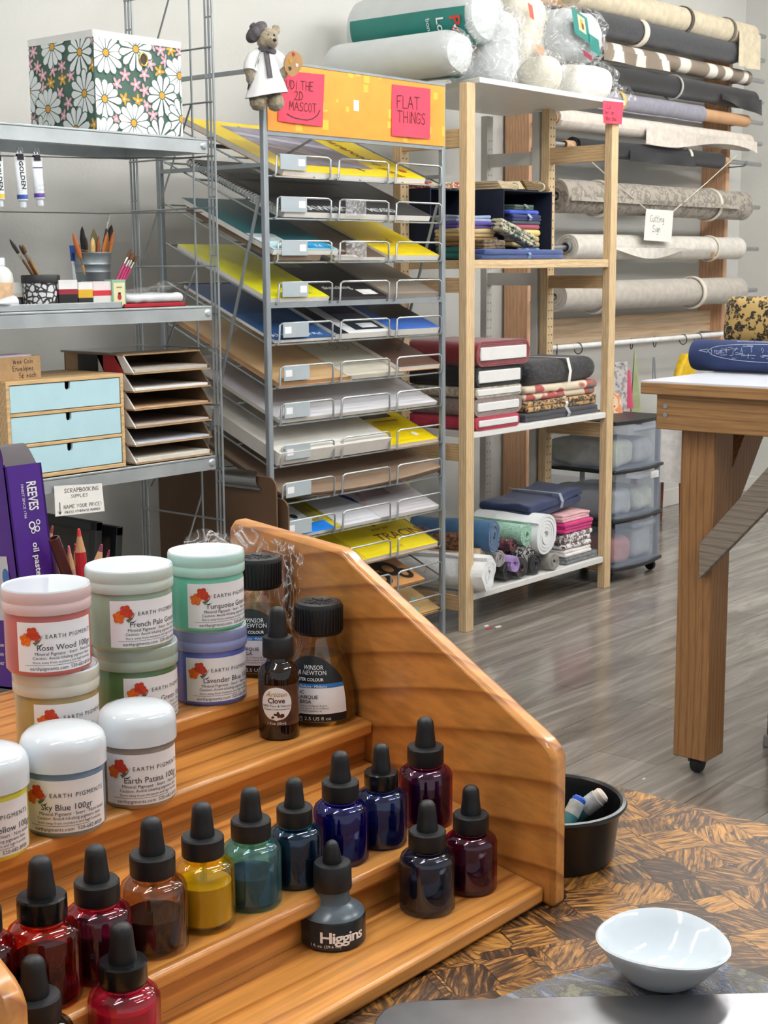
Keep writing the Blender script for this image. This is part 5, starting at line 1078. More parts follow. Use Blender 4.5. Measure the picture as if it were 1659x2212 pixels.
pad(4, 724, 840, .42, .018, '#e7e8e9', 'white pad with navy picture panel between two blue pads', [('r', 0, 0, .22, 1, '#1c2530'), ('r', .42, .05, .98, .55, '#23313a'), ('r', .42, .38, .98, .55, '#1f2f6b'), ('r', .6, .08, .9, .16, '#eeeeee'), ('r', .45, .24, .95, .34, '#6a7088')])
pad(4, 844, 945, .42, .022, '#3a66b8', 'thick bright blue pad with dark picture at the tray end', [('r', .3, .55, .95, .95, '#1a2228'), ('r', .2, .2, 1, .45, '#24303a'), ('r', 0, .52, .25, 1, '#2c4f96')])
pad(5, 598, 757, .46, .012, '#c9a97e', 'large manila pad with loose brown edges on the sixth tray', None, '#b8906a', backcard=True)
pad(5, 748, 872, .40, .014, '#cfcabb', 'cream pad with a faint drawing beside the manila pad', [('o', .45, .55, .04, .036, '#9a968a'), ('o', .62, .52, .035, .031, '#9a968a'), ('r', 0, .18, .95, .21, '#b9b4a4')], '#d9d3c2')
pad(5, 858, 945, .26, .014, '#5e4336', 'small brown spiral notebook resting on the cream pad', None, '#e6e0d8', spiral='back', h=.017, backcard=True)
pad(6, 602, 942, .45, .012, '#dcdce2', 'wide white paper pad covering the whole seventh tray', [('l', .72, .98, .99, .1, .003, '#b5b2ae')], '#d8d2c8')
pad(7, 596, 838, .45, .040, '#e2dfd8', 'thick stack of white paper in clear wrapping on the eighth tray', None, '#dcd6cd')
pad(7, 840, 944, .42, .012, '#f0d40c', 'yellow pad with dark photograph beside the wrapped white paper', [('r', .15, .42, .8, .9, '#3d3732'), ('r', .2, .5, .6, .8, '#6b6258'), ('o', .72, .12, .014, 0, '#f2eeda'), ('r', .3, .35, .8, .37, '#a8930c')], backcard=True)
pad(8, 604, 950, .46, .008, '#9a8470', 'sagging brown chipboard sheets across the ninth tray', None, '#6e5c4c', sag=.022, h=.024, name='chipboard_sheet')
pad(8, 606, 948, .44, .006, '#8a7664', 'lower brown chipboard sheets hanging under the sagging top sheet', None, '#5d4c40', sag=.024, h=.016, name='chipboard_sheet')
pad(9, 622, 722, .40, .010, '#e4e9ee', 'white and blue pad with dark picture on the tenth tray', [('r', 0, 0, 1, .13, '#1f7fe0'), ('r', 0, .55, .6, 1, '#4f86b8'), ('o', .2, .4, .02, 0, '#2c2c24'), ('o', .55, .25, .014, 0, '#2a2f34'), ('o', .1, .3, .012, 0, '#8a8a1c')])
pad(9, 700, 738, .42, .010, '#c9b82c', 'narrow strip of a yellow pad beside the white and blue pad', [('l', .3, .9, .9, .1, .004, '#6b6420')])
pad(9, 735, 838, .42, .012, '#e3e5ea', 'white pad with dark blue stripe on the tenth tray', [('l', .1, .95, .85, .25, .022, '#24329a')])
pad(9, 820, 946, .40, .014, '#d9d5da', 'clear sleeves of pale prints at the end of the tenth tray', [('r', .1, .3, .6, .8, '#b8a6a8'), ('r', .5, .5, .9, .9, '#a89aa0'), ('l', 0, .2, .6, .7, .02, '#d8b9bc')])
pad(10, 640, 790, .40, .010, '#e3cf24', 'yellow pad with a dark bird drawing next to the tracing pad', [('o', .55, .38, .04, .028, '#3a3420'), ('l', .5, .3, .9, .2, .014, '#3a3420'), ('l', .4, .5, .75, .43, .014, '#3a3420')])
pad(10, 790, 944, .42, .012, '#edd81e', 'yellow tracing paper pad with brown capital lettering', [('t', 'TRACING', .40, .17, .062, '#7a3a24'), ('o', .56, .40, .010, .003, '#7a4a24'), ('t', 'paper pad', .46, .325, .022, '#8a7a1a'), ('t', '11 x 14', .40, .05, .020, '#8a7a1a')], backcard=True)
pad(11, 790, 916, .36, .010, '#c9935c', 'orange-brown pad with heavy black pattern on the twelfth tray', [('o', .3, .36, .045, .020, '#231c18'), ('o', .55, .45, .045, .020, '#231c18'), ('o', .70, .27, .045, .022, '#231c18'), ('o', .45, .16, .04, .018, '#231c18'), ('o', .84, .15, .032, .014, '#231c18'), ('o', .2, .55, .04, .01, '#231c18'), ('r', .15, .28, .6, .38, '#2a211c')], '#b5824e')
pad(12, 800, 950, .40, .006, '#b5935f', 'kraft paper with turquoise splashes on the lowest tray', [('o', .55, .20, .016, 0, '#35b0c0'), ('o', .74, .34, .02, .012, '#8fb9a8'), ('o', .72, .08, .012, 0, '#4ab5c4'), ('o', .84, .2, .008, 0, '#4ab5c4')], '#a5855a')
pad(12, 796, 944, .40, .005, '#a5824f', 'plain kraft sheets beneath the splashed kraft paper', None, '#957448', h=-.004+.0025, v0=.0)
# ---------------------------------------------------------------- plush bear on the rack corner
B0 = onY(576, 238, 3.0); B0 = V((B0.x, 3.0, B0.z)); q_ = mpp(B0); HB = 190*q_
M_fur = pm('tan plush fur', '#a89a80', rough=.95, var=.35, scale=90., bump=1., bscale=130., sheen=.4, col2='#8d8270'); M_smock = pm('white smock', '#e2e2e2', rough=.8, var=.03, bump=.2, bscale=60.); M_scarf = pm('grey wool', '#5d585c', rough=.9, var=.15, scale=120., bump=.3, bscale=150.)
bear = thing('plush_bear', 'tan plush bear in white smock and grey beret holding a palette', 'plush toy', M=T(*B0) @ RZ(math.radians(-28)) @ Matrix.Scale(HB/.26, 4) @ Matrix.Diagonal((.88, .9, 1, 1)))
def ball(mb, c, r, m, n=14, amp=.0, M=None):
    def fn(u, v):
        a, b = 2*PI*u, PI*(v-.5); p = V((c[0]+r[0]*math.cos(b)*math.cos(a), c[1]+r[1]*math.cos(b)*math.sin(a), c[2]+r[2]*math.sin(b)))
        return p+noise.noise_vector(p*60)*amp
    mb.grid(fn, n*2, n, m, closeu=True, M=M)
mb = MB()
for c, r in (((-.030, 0, .024), (.027, .032, .026)), ((.030, -.004, .024), (.027, .034, .026)), ((-.028, 0, .055), (.021, .022, .04)), ((.028, 0, .055), (.021, .022, .04)), ((0, 0, .10), (.045, .036, .06)), ((0, 0, .165), (.022, .022, .03)), ((.004, -.010, .200), (.035, .034, .033)), ((.010, -.046, .188), (.018, .018, .014)), ((.036, -.006, .228), (.014, .009, .015)), ((-.058, -.012, .105), (.016, .018, .036)), ((-.044, -.004, .140), (.020, .02, .022)), ((.056, -.012, .118), (.017, .018, .032)), ((.044, -.004, .142), (.02, .02, .02))): ball(mb, c, r, M_fur)
body = mb.build('fur_body', bear, local=True); rm = body.modifiers.new('one_skin', 'REMESH'); rm.mode = 'VOXEL'; rm.voxel_size = .0042; rm.use_smooth_shade = True
tex = bpy.data.textures.new('fur_clumps', 'CLOUDS'); tex.noise_scale = .008; dm = body.modifiers.new('tufts', 'DISPLACE'); dm.texture = tex; dm.strength = .008; dm.mid_level = .4
mb = MB()
for x in (-.002, .018): ball(mb, (x, -.041, .209), (.0035, .003, .0035), M_black, 6)
ball(mb, (.012, -.064, .192), (.007, .005, .005), M_black, 6); mb.build('face', bear, local=True)
mb = MB(); mb.grid(lambda u, v: V(((.024+.052*(1-v)**1.0+.004*math.sin(6*2*PI*u)*(1-v))*math.cos(2*PI*u), (.022+.030*(1-v)+.004*math.cos(5*2*PI*u)*(1-v))*math.sin(2*PI*u)-.003,   .042+.128*v+.012*(1-v)*math.cos(2*PI*u))), 48, 14, M_smock, closeu=True)
for sx, ez in ((-1, .108), (1, .118)):
    mb.tube([(sx*.020, 0, .160), (sx*.044, -.004, .146), (sx*.056, -.010, .128), (sx*.060, -.014, ez)], [.020, .022, .023, .024], M_smock, 14)
mb.build('smock', bear, local=True)
mb = MB(); n = 24
mb.tube([(.026*math.cos(2*PI*i/n)+.002, .025*math.sin(2*PI*i/n)-.004, .168+.003*math.sin(4*PI*i/n)) for i in range(n)], .0085, M_scarf, 8, True)
mb.grid(lambda u, v: V((-.016+.018*u+.016*v*.4, -.028-.020*v-.002*math.sin(6*u), .168-.080*v)), 5, 10, M_scarf); mb.grid(lambda u, v: V((-.016+.018*u+.016*v*.4, -.0255-.020*v-.002*math.sin(6*u), .168-.080*v)), 5, 10, M_scarf); mb.build('scarf', bear, local=True)
MT = T(-.026, .004, .218) @ RY(math.radians(-38)); mb = MB()
mb.grid(lambda u, v: V((.040*math.sin(PI*v)**.8*math.cos(2*PI*u)*(1+.05*math.sin(9*2*PI*u)), .038*math.sin(PI*v)**.8*math.sin(2*PI*u)*(1+.05*math.sin(9*2*PI*u)), .022*math.cos(PI*v)+.004)), 54, 14, M_scarf, closeu=True, M=MT); ball(mb, (0, 0, .027), (.012, .012, .006), M_scarf, 8, 0, MT); mb.build('beret', bear, local=True)
MP = T(.086, -.030, .132) @ RZ(.25) @ RX(PI/2) @ RZ(-.25)
pal = [(.030*(1+.22*math.sin(2*a+.6)+.16*math.sin(a))*math.cos(a), .042*(1+.12*math.cos(2*a))*math.sin(a)) for a in [2*PI*i/36 for i in range(36)]]
mb = MB(); mb.prism(pal, -.0015, .0015, pm('tan palette wood', '#a07a4c', rough=.55, var=.05), MP); po = mb.build('palette', bear, local=True)
mb = MB()
for x, y, r, c_ in ((-.006, .026, .006, '#a32430'), (-.012, .004, .007, '#b58a20'), (.014, .0, .005, '#e4e4e2'), (-.010, -.018, .006, '#23262e')): mb.prism([(x+r*(1+.3*math.sin(3*a))*math.cos(a), y+r*math.sin(a)) for a in [2*PI*i/12 for i in range(12)]], .0015, .0026, pm('dab '+c_, c_, rough=.4), MP)
mb.build('paint_dab', po, local=True)
mb = MB(); mb.tube([(-.066, -.026, .070), (-.030, -.040, .165)], .0016, M_grey, 8); mb.tube([(-.072, -.024, .054), (-.066, -.026, .070)], [.002, .0042], M_ink, 8); mb.build('tiny_brush', bear, local=True)
# ================================================================ pine shelving with fabrics
def cloth(col, **k):
    a = dict(rough=.9, var=.10, scale=30., bump=.25, bscale=160., sheen=.25); a.update(k); return pm('cloth '+col+str(sorted(k)), col, **a)
PX0, PX1, PYF, PYB = 4.0, 4.907, 3.018, 3.305
ps_ = thing('pine_shelving', 'open pine shelving unit stacked with folded and rolled fabrics', 'shelving', (4.47, 3.18, 0))
M_hole = pm('peg hole', '#5a452e', rough=.9); M_pinelit = wood('pale pine lit face', '#c39c6c', '#e8cfa4', 'Z', 45., .55)
for x in (PX0, PX1):
    MB().box((x, PYF, 0), (x+.046, PYF+.033, 1.862), M_pine).build('post', ps_, .002)
    mb = MB(); mb.box((x, PYB, 0), (x+.046, PYB+.033, 1.862), M_pine)
    mb.box((x+.0005, PYB-.0008, .0), (x+.0455, PYB, 1.862), M_pinelit)  # lighter pine facing: the light on this face is put into its colour
    for i in range(56):
        for dx in (.014, .034): mb.box((x+dx-.0026, PYB-.0014, .06+.032*i), (x+dx+.0026, PYB-.0009, .066+.032*i), M_hole)
    mb.build('post', ps_)
    for z0, z1 in ((.07, .125), (.60, .655), (1.175, 1.225), (1.655, 1.715)): MB().box((x+.008, PYF+.033, z0), (x+.038, PYB, z1), M_piney).build('rung', ps_, .001)
SH = [(.128, M_white), (.700, M_white), (1.285, M_pinex)]
for z, mm_ in SH: MB().box((PX0+.047, PYF+.006, z-.030 if mm_ is M_pinex else z-.022), (PX1-.001, PYB+.028, z), mm_).build('shelf', ps_, .002)
mb = MB(); pl_ = [(4.045, 3.0), (5.015, 3.03), (5.015, 3.60), (4.27, 3.60)]; mb.prism(pl_, 1.862, 1.880, M_white)
o = mb.build('shelf_board', at=(4.5, 3.2, 1.862), bevel=.002); tag(o, 'white laminate board laid across the top of the pine shelving', 'board')
note([(1302, 217), (1347, 221), (1343, 269), (1303, 266)], PYF-.004, [('Low', .2, .66, .22, .10), ('loft on', .1, .40, .2, .10), ('the shelf', .1, .14, .2, .10)], 'small red handwritten note on the pine shelving post below the white board')
# ---------------------------------------------------------------- white side frame behind
wf = thing('white_side_frame', 'white painted slotted side frame standing behind the pine shelving', 'shelf frame', (4.93, 3.48, 0)); M_wp = pm('white paint on pine', '#cfcbc4', rough=.6, var=.03)
for y in (3.352, 3.60):
    mb = MB(); mb.box((4.905, y, 0), (4.945, y+.03, 1.855), M_wp)
    if y > 3.5:
        for i in range(50):
            for dx in (.012, .030): mb.box((4.905+dx-.0026, y-.0008, .09+.034*i), (4.905+dx+.0026, y-.0001, .097+.034*i), M_grey)
    mb.build('post', wf, 0)
for z0, z1 in ((1.655, 1.705), (1.185, 1.235), (.62, .665), (.10, .15)): MB().box((4.912, 3.382, z0), (4.938, 3.60, z1), M_wp).build('rung', wf)
# ---------------------------------------------------------------- fabric builders
def folded(x0, x1, y0, y1, z0, z1, m, label, group, n=3, name='folded_fabric', tie=None, amp=.004, rz=0., seed=1., fn=None):
    t = thing(name, label, 'fabric', ((x0+x1)/2, (y0+y1)/2, z0), 0, group); rnd = random.Random(seed); mb = MB(); h = (z1-z0)/n
    c = V(((x0+x1)/2, (y0+y1)/2, 0)); R_ = T(c.x, c.y) @ RZ(rz) @ T(-c.x, -c.y)
    for i in range(n):
        k_ = min(1., (x1-x0)/.25); e = rnd.uniform(0, .012)*k_; f = rnd.uniform(0, .012)*min(1., (y1-y0)/.15); g = rnd.uniform(0, .012)*k_
        mb.rbox((x0+e, y0+f, z0+h*i+(.0005 if i == 0 else -.001)), (x1-g, y1-.004, z0+h*(i+1)+.001), h*.5, m, 8, amp if i else amp*.0, 16., seed+i, R_ @ T(c.x, c.y) @ RZ(rnd.uniform(-.02, .02)*k_) @ T(-c.x, -c.y), fn)
    mb.build('cloth', t)
    if tie:
        xm = x0+(x1-x0)*.55; mb = MB(); w = .009
        mb.add([R_ @ V(p) for p in ((xm-w, y1, z1+.003), (xm-w, y0+.012, z1+.004), (xm-w, y0-.002, (z0+z1)/2), (xm-w, y0+.004, z0+.002), (xm+w, y1, z1+.003), (xm+w, y0+.012, z1+.004), (xm+w, y0-.002, (z0+z1)/2), (xm+w, y0+.004, z0+.002))], [(0, 1, 5, 4), (1, 2, 6, 5), (2, 3, 7, 6)], tie); mb.build('tie', t)
    return t
def rr(x0, x1, z0, z1, r, n=6):
    out = []; r = min(r, (x1-x0)/2, (z1-z0)/2)
    for cx, cz, a0 in ((x1-r, z1-r, 0), (x0+r, z1-r, PI/2), (x0+r, z0+r, PI), (x1-r, z0+r, 1.5*PI)):
        for i in range(n+1): a = a0+PI/2*i/n; out.append((cx+r*math.cos(a), cz+r*math.sin(a)))
    return out
M_core = pm('white bolt board', '#e9e8e6', rough=.6, var=.02)
def bolt(x0, x1, y0, y1, z0, z1, m, label, th=.012, seed=1., core=True):
    t = thing('fabric_bolt', label, 'fabric bolt', ((x0+x1)/2, (y0+y1)/2, z0), 0, 'fabric bolts on the lower middle shelf'); mb = MB(); th = min(th, (z1-z0)*.33); L = 3
    for i in range(L):
        a, b = th*i/L, th*(i+.86)/L; A = rr(x0+a, x1-a, z0+a, z1-a, (z1-z0)*.42-a*.6); B = rr(x0+b, x1-b, z0+b, z1-b, (z1-z0)*.42-b*.8); n = len(A); f = y0+.004*noise.noise(V((seed, i*3.1, 0)))
        rings = [[(p[0], f, p[1]) for p in B], [(p[0], f, p[1]) for p in A], [(p[0], y1, p[1]) for p in A], [(p[0], y1, p[1]) for p in B]]
        vs = [V(p) for r_ in rings for p in r_]
        vs = [p+V((0, noise.noise(p*30)*.003 if p.y < y0+.02 else 0, 0)) for p in vs]
        mb.add(vs, [(k*n+j, k*n+(j+1) % n, ((k+1) % 4)*n+(j+1) % n, ((k+1) % 4)*n+j) for k in range(4) for j in range(n)], m, True)
    mb.build('fabric', t)
    MB().box((x0+th+.002, y0-.004, z0+th+.0005), (x1-th-.002, y1-.01, z1-th-.0005), M_core).build('bolt_board', t, .003)
def roll(pf, axis, L, R, m, label, group, turns=5, r0=.008, name='fabric_roll', fluff=0., core=None, ties=(), droop=None, squash=1., seed=1.):
    """Spiral-wound cloth; pf is the centre of its near end."""
    ax = V(axis).normalized(); side = ax.cross(V((0, 0, 1))).normalized(); up = side.cross(ax); M = frame(V(pf), side, up, ax)
    t = thing(name, label, 'fabric roll', M=M, group=group); mb = MB(); n = int(turns*22); th = (R-r0)/turns; ns = 8
    def P(i, o, k):
        a = 2*PI*turns*i/n+seed; r = r0+(R-r0-th*.4)*i/n+(th*.40 if o else -th*.40); z = L*k/ns
        q = V((r*math.cos(a), r*math.sin(a)*squash, z))
        if fluff: q += noise.noise_vector(q*45+V((seed, 0, 0)))*fluff
        else: q += noise.noise_vector(V((q.x*9, q.y*9, z*6+seed)))*.0035
        if k == 0: q.z += noise.noise(V((i*.13, seed, 0)))*.006
        return q
    W = n+1; vs = [P(i, o, k) for k in range(ns+1) for o in (0, 1) for i in range(W)]; I = lambda i, o, k: (k*2+o)*W+i
    fs = [(I(i, 1, k), I(i+1, 1, k), I(i+1, 1, k+1), I(i, 1, k+1)) for k in range(ns) for i in range(n)]+[(I(i+1, 0, k), I(i, 0, k), I(i, 0, k+1), I(i+1, 0, k+1)) for k in range(ns) for i in range(n)]
    fs += [(I(i, 0, k), I(i+1, 0, k), I(i+1, 1, k), I(i, 1, k)) for k in (0, ns) for i in range(n)]+[(I(i, 0, k), I(i, 1, k), I(i, 1, k+1), I(i, 0, k+1)) for k in range(ns) for i in (0, n)]
    mb.add(vs, fs, m, True); mb.build('cloth', t, local=True)
    if core:
        a, b, rc, cm = core; MB().lathe([(rc*.8, a), (rc, a), (rc, b), (rc*.8, b), (rc*.8, a)], cm, 24).build('cardboard_tube', t, local=True)
    for z, w, tm in ties: MB().lathe([(R*1.0, z-w), (R*1.07+.001, z-w), (R*1.07+.001, z+w), (R*1.0, z+w), (R, z-w)], tm, 30, Matrix.Diagonal((1, squash, 1, 1)) @ Matrix.Shear('XY', 4, (.0, .0))).build('tie', t, local=True)
    if droop: 
        mb = MB(); mb.grid(lambda u, v: droop(u, v, R, L), 30, 8, m); mb.grid(lambda u, v: droop(u, v, R, L)+V((.002, 0, 0)), 30, 8, m); mb.build('loose_end', t, local=True)
    return t
# ---------------------------------------------------------------- upper shelf: navy bins with folded cuts
M_navy = pm('navy bin cloth', '#10182c', rough=.85, var=.1, scale=60., bump=.2); z = 1.2855
def bin_(x0, x1, y0, y1, h, label):
    t = thing('fabric_bin', label, 'storage bin', ((x0+x1)/2, y0, z), 0, 'navy bins lying open to the front'); w = .005; mb = MB()
    mb.box((x0, y0, z), (x1, y1, z+w), M_navy).build('bottom_panel', t); MB().box((x0, y0, z+h-w), (x1, y1, z+h), M_navy).build('top_panel', t)
    MB().box((x0, y0, z+w), (x0+w, y1, z+h-w), M_navy).build('side_panel', t); MB().box((x1-w, y0, z+w), (x1, y1, z+h-w), M_navy).build('side_panel', t); MB().box((x0+w, y1-w, z+w), (x1-w, y1, z+h-w), M_navy).build('back_panel', t)
bin_(4.312, 4.618, 3.092, 3.325, .245, 'navy fabric bin with its open side showing folded cloth')
bin_(4.052, 4.286, 3.215, 3.33, .245, 'navy fabric bin half hidden behind the front pine post')
G = 'folded fabrics in the open navy bin'; yb = 3.095
def cut(x0, x1, z0, z1, col, label, n=2, y0=None, m=None, tie=None, rz=0., seed=2., grp=G): return folded(x0, x1, y0 or yb+.012, 3.31 if not y0 or y0 < 3.2 else 3.32, z+z0, z+z1, m or cloth(col), label, grp, n, tie=tie, rz=rz, seed=seed, amp=.002)
folded(4.10, 4.615, 3.026, 3.088, z+.0005, z+.034, cloth('#1f3f80', sheen=.5), 'royal blue folded cloth along the front edge of the upper shelf', 'folded fabrics on the upper shelf', 2, tie=cloth('#6f86b0'))
cut(4.43, 4.582, .006, .022, '#7a2450', 'crimson folded cloth at the bottom of the pile inside the open navy bin', 1)
cut(4.44, 4.588, .022, .042, '#2b3c8c', 'blue floral folded cloth low in the pile inside the navy bin', 1, m=spots('blue floral cloth', '#25367c', '#3f8f88', '#a84a7c', 34.))
cut(4.40, 4.585, .044, .082, '#b59b6a', 'tan folded cloth in the pile inside the navy bin', 2)
cut(4.385, 4.590, .083, .108, '#dcc677', 'pale yellow folded cloth in the pile inside the navy bin', 1)
cut(4.39, 4.582, .109, .124, '#a2435c', 'rose folded cloth above the pale yellow one in the navy bin', 1)
cut(4.40, 4.585, .125, .137, '#3f4450', 'slate grey folded cloth under the navy ones in the bin', 1)
cut(4.40, 4.590, .138, .160, '#1f2c64', 'dark navy folded cloth tied with pale string in the bin', 2, tie=cloth('#8d96b8'))
cut(4.385, 4.575, .161, .176, '#3350b8', 'bright blue folded cloth near the top of the bin pile', 1)
cut(4.41, 4.54, .177, .194, '#3c5248', 'dark green folded cloth on top of the bin pile', 2, tie=cloth('#6a7a70'))
M_plaid = spots('plaid cloth', '#b9b49a', '#3c4a44', '#23262c', 46.)
folded(4.215, 4.440, 3.030, 3.086, z+.040, z+.082, M_plaid, 'black and cream checked folded cloth tilted at the mouth of the open navy bin', 'folded fabrics on the upper shelf', 3, fn=lambda q: V((q.x, q.y, q.z+(4.44-q.x)*.30-.004)), seed=5)
folded(4.115, 4.245, 3.028, 3.086, z+.0345, z+.066, spots('brown check cloth', '#6e5a3c', '#332a20', '#8a7450', 50.), 'brown checked folded cloth on the royal blue cloth', 'folded fabrics on the upper shelf', 3, seed=6)
G2 = 'bundles lying on top of the navy bins'
M_burl = cloth('#b9a888'); M_olive = cloth('#6b5328')
def bundle(x0, x1, y0, y1, z0, h, m, label, seed):
    t = thing('fabric_bundle', label, 'fabric', ((x0+x1)/2, y0, z0), 0, G2); mb = MB()
    for i in range(6): mb.rbox((x0+.006*noise.noise(V((i*2.3, seed, 0))), y0+.004*i, z0+h*i/6), (x1, y1, z0+h*(i+1)/6), h/12, m, 6, .0, 20., seed, None, lambda q: V((q.x, q.y, q.z-(h*.30)*math.exp(-((q.x-(x0+x1)/2)/.025)**2)*(q.z-z0)/h+ (q.x-x0)*.02)))
    mb.build('cloth', t); xm = (x0+x1)/2; MB().tube([(xm, y0+.02*math.cos(a)-.002, z0+h*.36+h*.40*math.sin(a)) for a in [PI*.4+i*PI*1.2/8 for i in range(9)]], .003, cloth('#d8cfae'), 6).build('tie', t)
zt_ = z+.246
bundle(4.315, 4.455, 3.10, 3.28, zt_, .030, M_burl, 'pale burlap bundle lying on the open navy bin', 1.)
bundle(4.465, 4.612, 3.095, 3.28, zt_, .036, M_olive, 'dark gold pleated bundle on the corner of the open navy bin', 2.)
bundle(4.06, 4.27, 3.225, 3.32, zt_, .022, spots('red print cloth', '#d8cfae', '#b83a3a', '#6a7a4a', 40.), 'cream and red bundle on the bin behind the post', 3.)
for k, (a, b, col, lab) in enumerate(((.002, .045, '#1f6a62', 'teal green folded cloth in front of the hidden navy bin'), (.046, .075, '#8a6a3a', 'gold brown folded cloth above the teal green one'), (.076, .105, '#c0a878', 'sand folded cloth in front of the hidden navy bin'), (.106, .128, '#4a3a8c', 'purple folded cloth in front of the hidden navy bin'), (.129, .150, '#8a9ab8', 'pale blue and red folded cloth on top by the post'))):
    folded(4.056, 4.275, 3.07+.01*k, 3.208, z+a, z+b, cloth(col), lab, 'folded fabrics by the front post', 2, seed=k+11)
# ---------------------------------------------------------------- middle shelf: bolts and folded lengths
z = .7005; yb_ = 3.325
bolt(4.062, 4.322, 3.022, yb_, z, .748, cloth('#b8324c'), 'raspberry red fabric bolt, lowest on the middle shelf', seed=1)
bolt(4.058, 4.338, 3.026, yb_, .749, .812, cloth('#8f7f7c', var=.2, scale=90.), 'taupe rounded fabric bolt above the raspberry red one', .016, 2)
bolt(4.062, 4.335, 3.024, yb_, .813, .850, spots('cream lace', '#c9c2b4', '#a39a8c', None, 60.), 'cream lace fabric bolt between taupe and black ones', .007, 3)
bolt(4.060, 4.336, 3.022, yb_, .851, .920, cloth('#17191d'), 'black fabric bolt with wide white board under the dark red one', .013, 4)
bolt(4.058, 4.374, 3.018, yb_, .921, 1.008, cloth('#7a1320', sheen=.5), 'dark red fabric bolt on top of the bolt pile', .020, 5)
G = 'folded lengths on the middle shelf'; yg = 3.04
folded(4.392, 4.902, yg, yb_, z, .732, cloth('#34343c'), 'dark grey flat folded cloth at the shelf edge', G, 2, tie=cloth('#9a9aa0'), seed=21)
folded(4.402, 4.895, yg+.012, yb_, .733, .772, spots('leopard cloth', '#b5905c', '#2b231a', '#7d5c34', 46.), 'leopard print folded cloth above the dark grey one', G, 2, tie=M_paper, seed=22)
folded(4.405, 4.898, yg+.01, yb_, .773, .828, spots('rose print cloth', '#dccdb4', '#b04a4a', '#5f7a6c', 13.), 'cream folded cloth with red roses on the middle shelf', G, 2, seed=23)
folded(4.398, 4.900, yg, yb_, .829, .918, spots('black lace cloth', '#17171a', '#2c2c31', '#3a3a40', 60.), 'thick black lace folded cloth on top with white tie', G, 1, tie=M_paper, seed=24, amp=.006)
# ---------------------------------------------------------------- lowest shelf: rolls
z = .1285; G = 'fabric rolls on the lowest shelf'; AY = (0.0, 1, 0)
W_ = pm('white batting', '#eceff0', rough=.95, var=.02, bump=.4, bscale=60., sheen=.3)
def rl(px, pyc, rpx, L, m, label, yf=3.03, turns=5, ax=AY, fluff=0., squash=1., seed=1., r0=.008, zmin=.1285, ties=()):
    c = onY(px, pyc, yf); R = rpx*mpp(c); c.z = max(c.z, zmin+R*squash*1.01+.004); return roll(c, ax, L, R, m, label, G, turns, r0, fluff=fluff, squash=squash, seed=seed, ties=ties)
rl(1056, 1256, 41, .40, pm('fluffy white pile', '#eef1f2', rough=1., var=.02, bump=.8, bscale=80., sheen=.5), 'fluffy white roll sticking out at the front of the lowest shelf', 2.985, 4, (-.25, 1, 0), .006, 1., 2., zmin=.128)
rl(1098, 1243, 22, .27, cloth('#141416'), 'black roll at the bottom beside the fluffy white roll', 3.04, 5, seed=3)
rl(1128, 1238, 23, .27, spots('black floral roll cloth', '#18171a', '#4a2c30', '#2a2428', 40.), 'black flowered roll at the bottom next to the plain black one', 3.03, 5, seed=4)
rl(1158, 1228, 22, .27, cloth('#1b1b1e'), 'black roll between the flowered black and grey rolls', 3.035, 5, seed=5)
rl(1197, 1218, 22, .27, cloth('#8f8c84'), 'grey roll at the bottom by the folded pile', 3.025, 4, seed=6, squash=.85)
rl(1040, 1198, 22, .30, cloth('#cdb391'), 'tan and cream roll above the fluffy white roll', 3.05, 4, (-.25, 1, 0), seed=7, squash=.75)
rl(1080, 1207, 19, .27, cloth('#9a9696'), 'small mid grey roll next to the lilac roll', 3.05, 4, seed=8)
rl(1113, 1219, 19, .27, cloth('#9a7fb8'), 'lilac roll in the middle of the roll heap', 3.022, 4, seed=9)
rl(1140, 1198, 25, .27, spots('black white print cloth', '#1a1a1c', '#d8d8d4', '#1a1a1c', 75.), 'black roll with small white flowers above the lilac roll', 3.05, 5, seed=10)
rl(1022, 1172, 26, .30, spots('brown paisley cloth', '#4a2c20', '#8a5a38', '#2c1a14', 45.), 'brown paisley roll under the blue denim roll', 3.08, 4, (-.2, 1, 0), seed=11)
rl(1068, 1158, 38, .31, cloth('#2f5478'), 'blue denim roll at the top of the roll heap', 3.03, 5, (-.3, 1, 0), seed=12)
rl(1109, 1178, 15, .25, spots('dark red print cloth', '#2c1a1e', '#7a3038', '#b58a80', 60.), 'thin dark red printed roll behind the denim roll', 3.07, 4, seed=13)
rl(1137, 1156, 26, .27, spots('mint dot cloth', '#9cc4ae', '#7fae98', '#d0d8cc', 50.), 'mint green spotted roll beside the big white roll', 3.05, 5, seed=14)
rl(1180, 1156, 46, .29, W_, 'big white batting roll with wide spiral end', 3.03, 5, (-.06, 1, 0), seed=15, r0=.012)
G = 'folded pile on the lowest shelf'; y0, y1 = 3.04, 3.32
folded(4.665, 4.900, y0, y1, z, .156, spots('grey fleck cloth', '#77797c', '#505256', '#9a9c9e', 70.), 'speckled grey folded cloth at the bottom of the lowest shelf pile', G, 2, seed=31)
folded(4.665, 4.855, y0, y1, .157, .184, cloth('#e4dfdc'), 'plain white folded cloth above the speckled grey one', G, 2, seed=32)
folded(4.660, 4.870, y0, y1, .185, .248, spots('white sprig cloth', '#e6e2e0', '#4a4448', '#b07a80', 55.), 'white folded cloth with dark sprigs on the lowest shelf', G, 3, seed=33)
folded(4.655, 4.865, y0, y1, .249, .292, cloth('#d02a7c'), 'hot pink folded cloth on the lowest shelf pile', G, 3, seed=34)
folded(4.648, 4.850, y0, y1, .293, .322, cloth('#dba8ae', bump=.6), 'frilly pale pink folded cloth above the hot pink one', G, 3, seed=35, amp=.005)
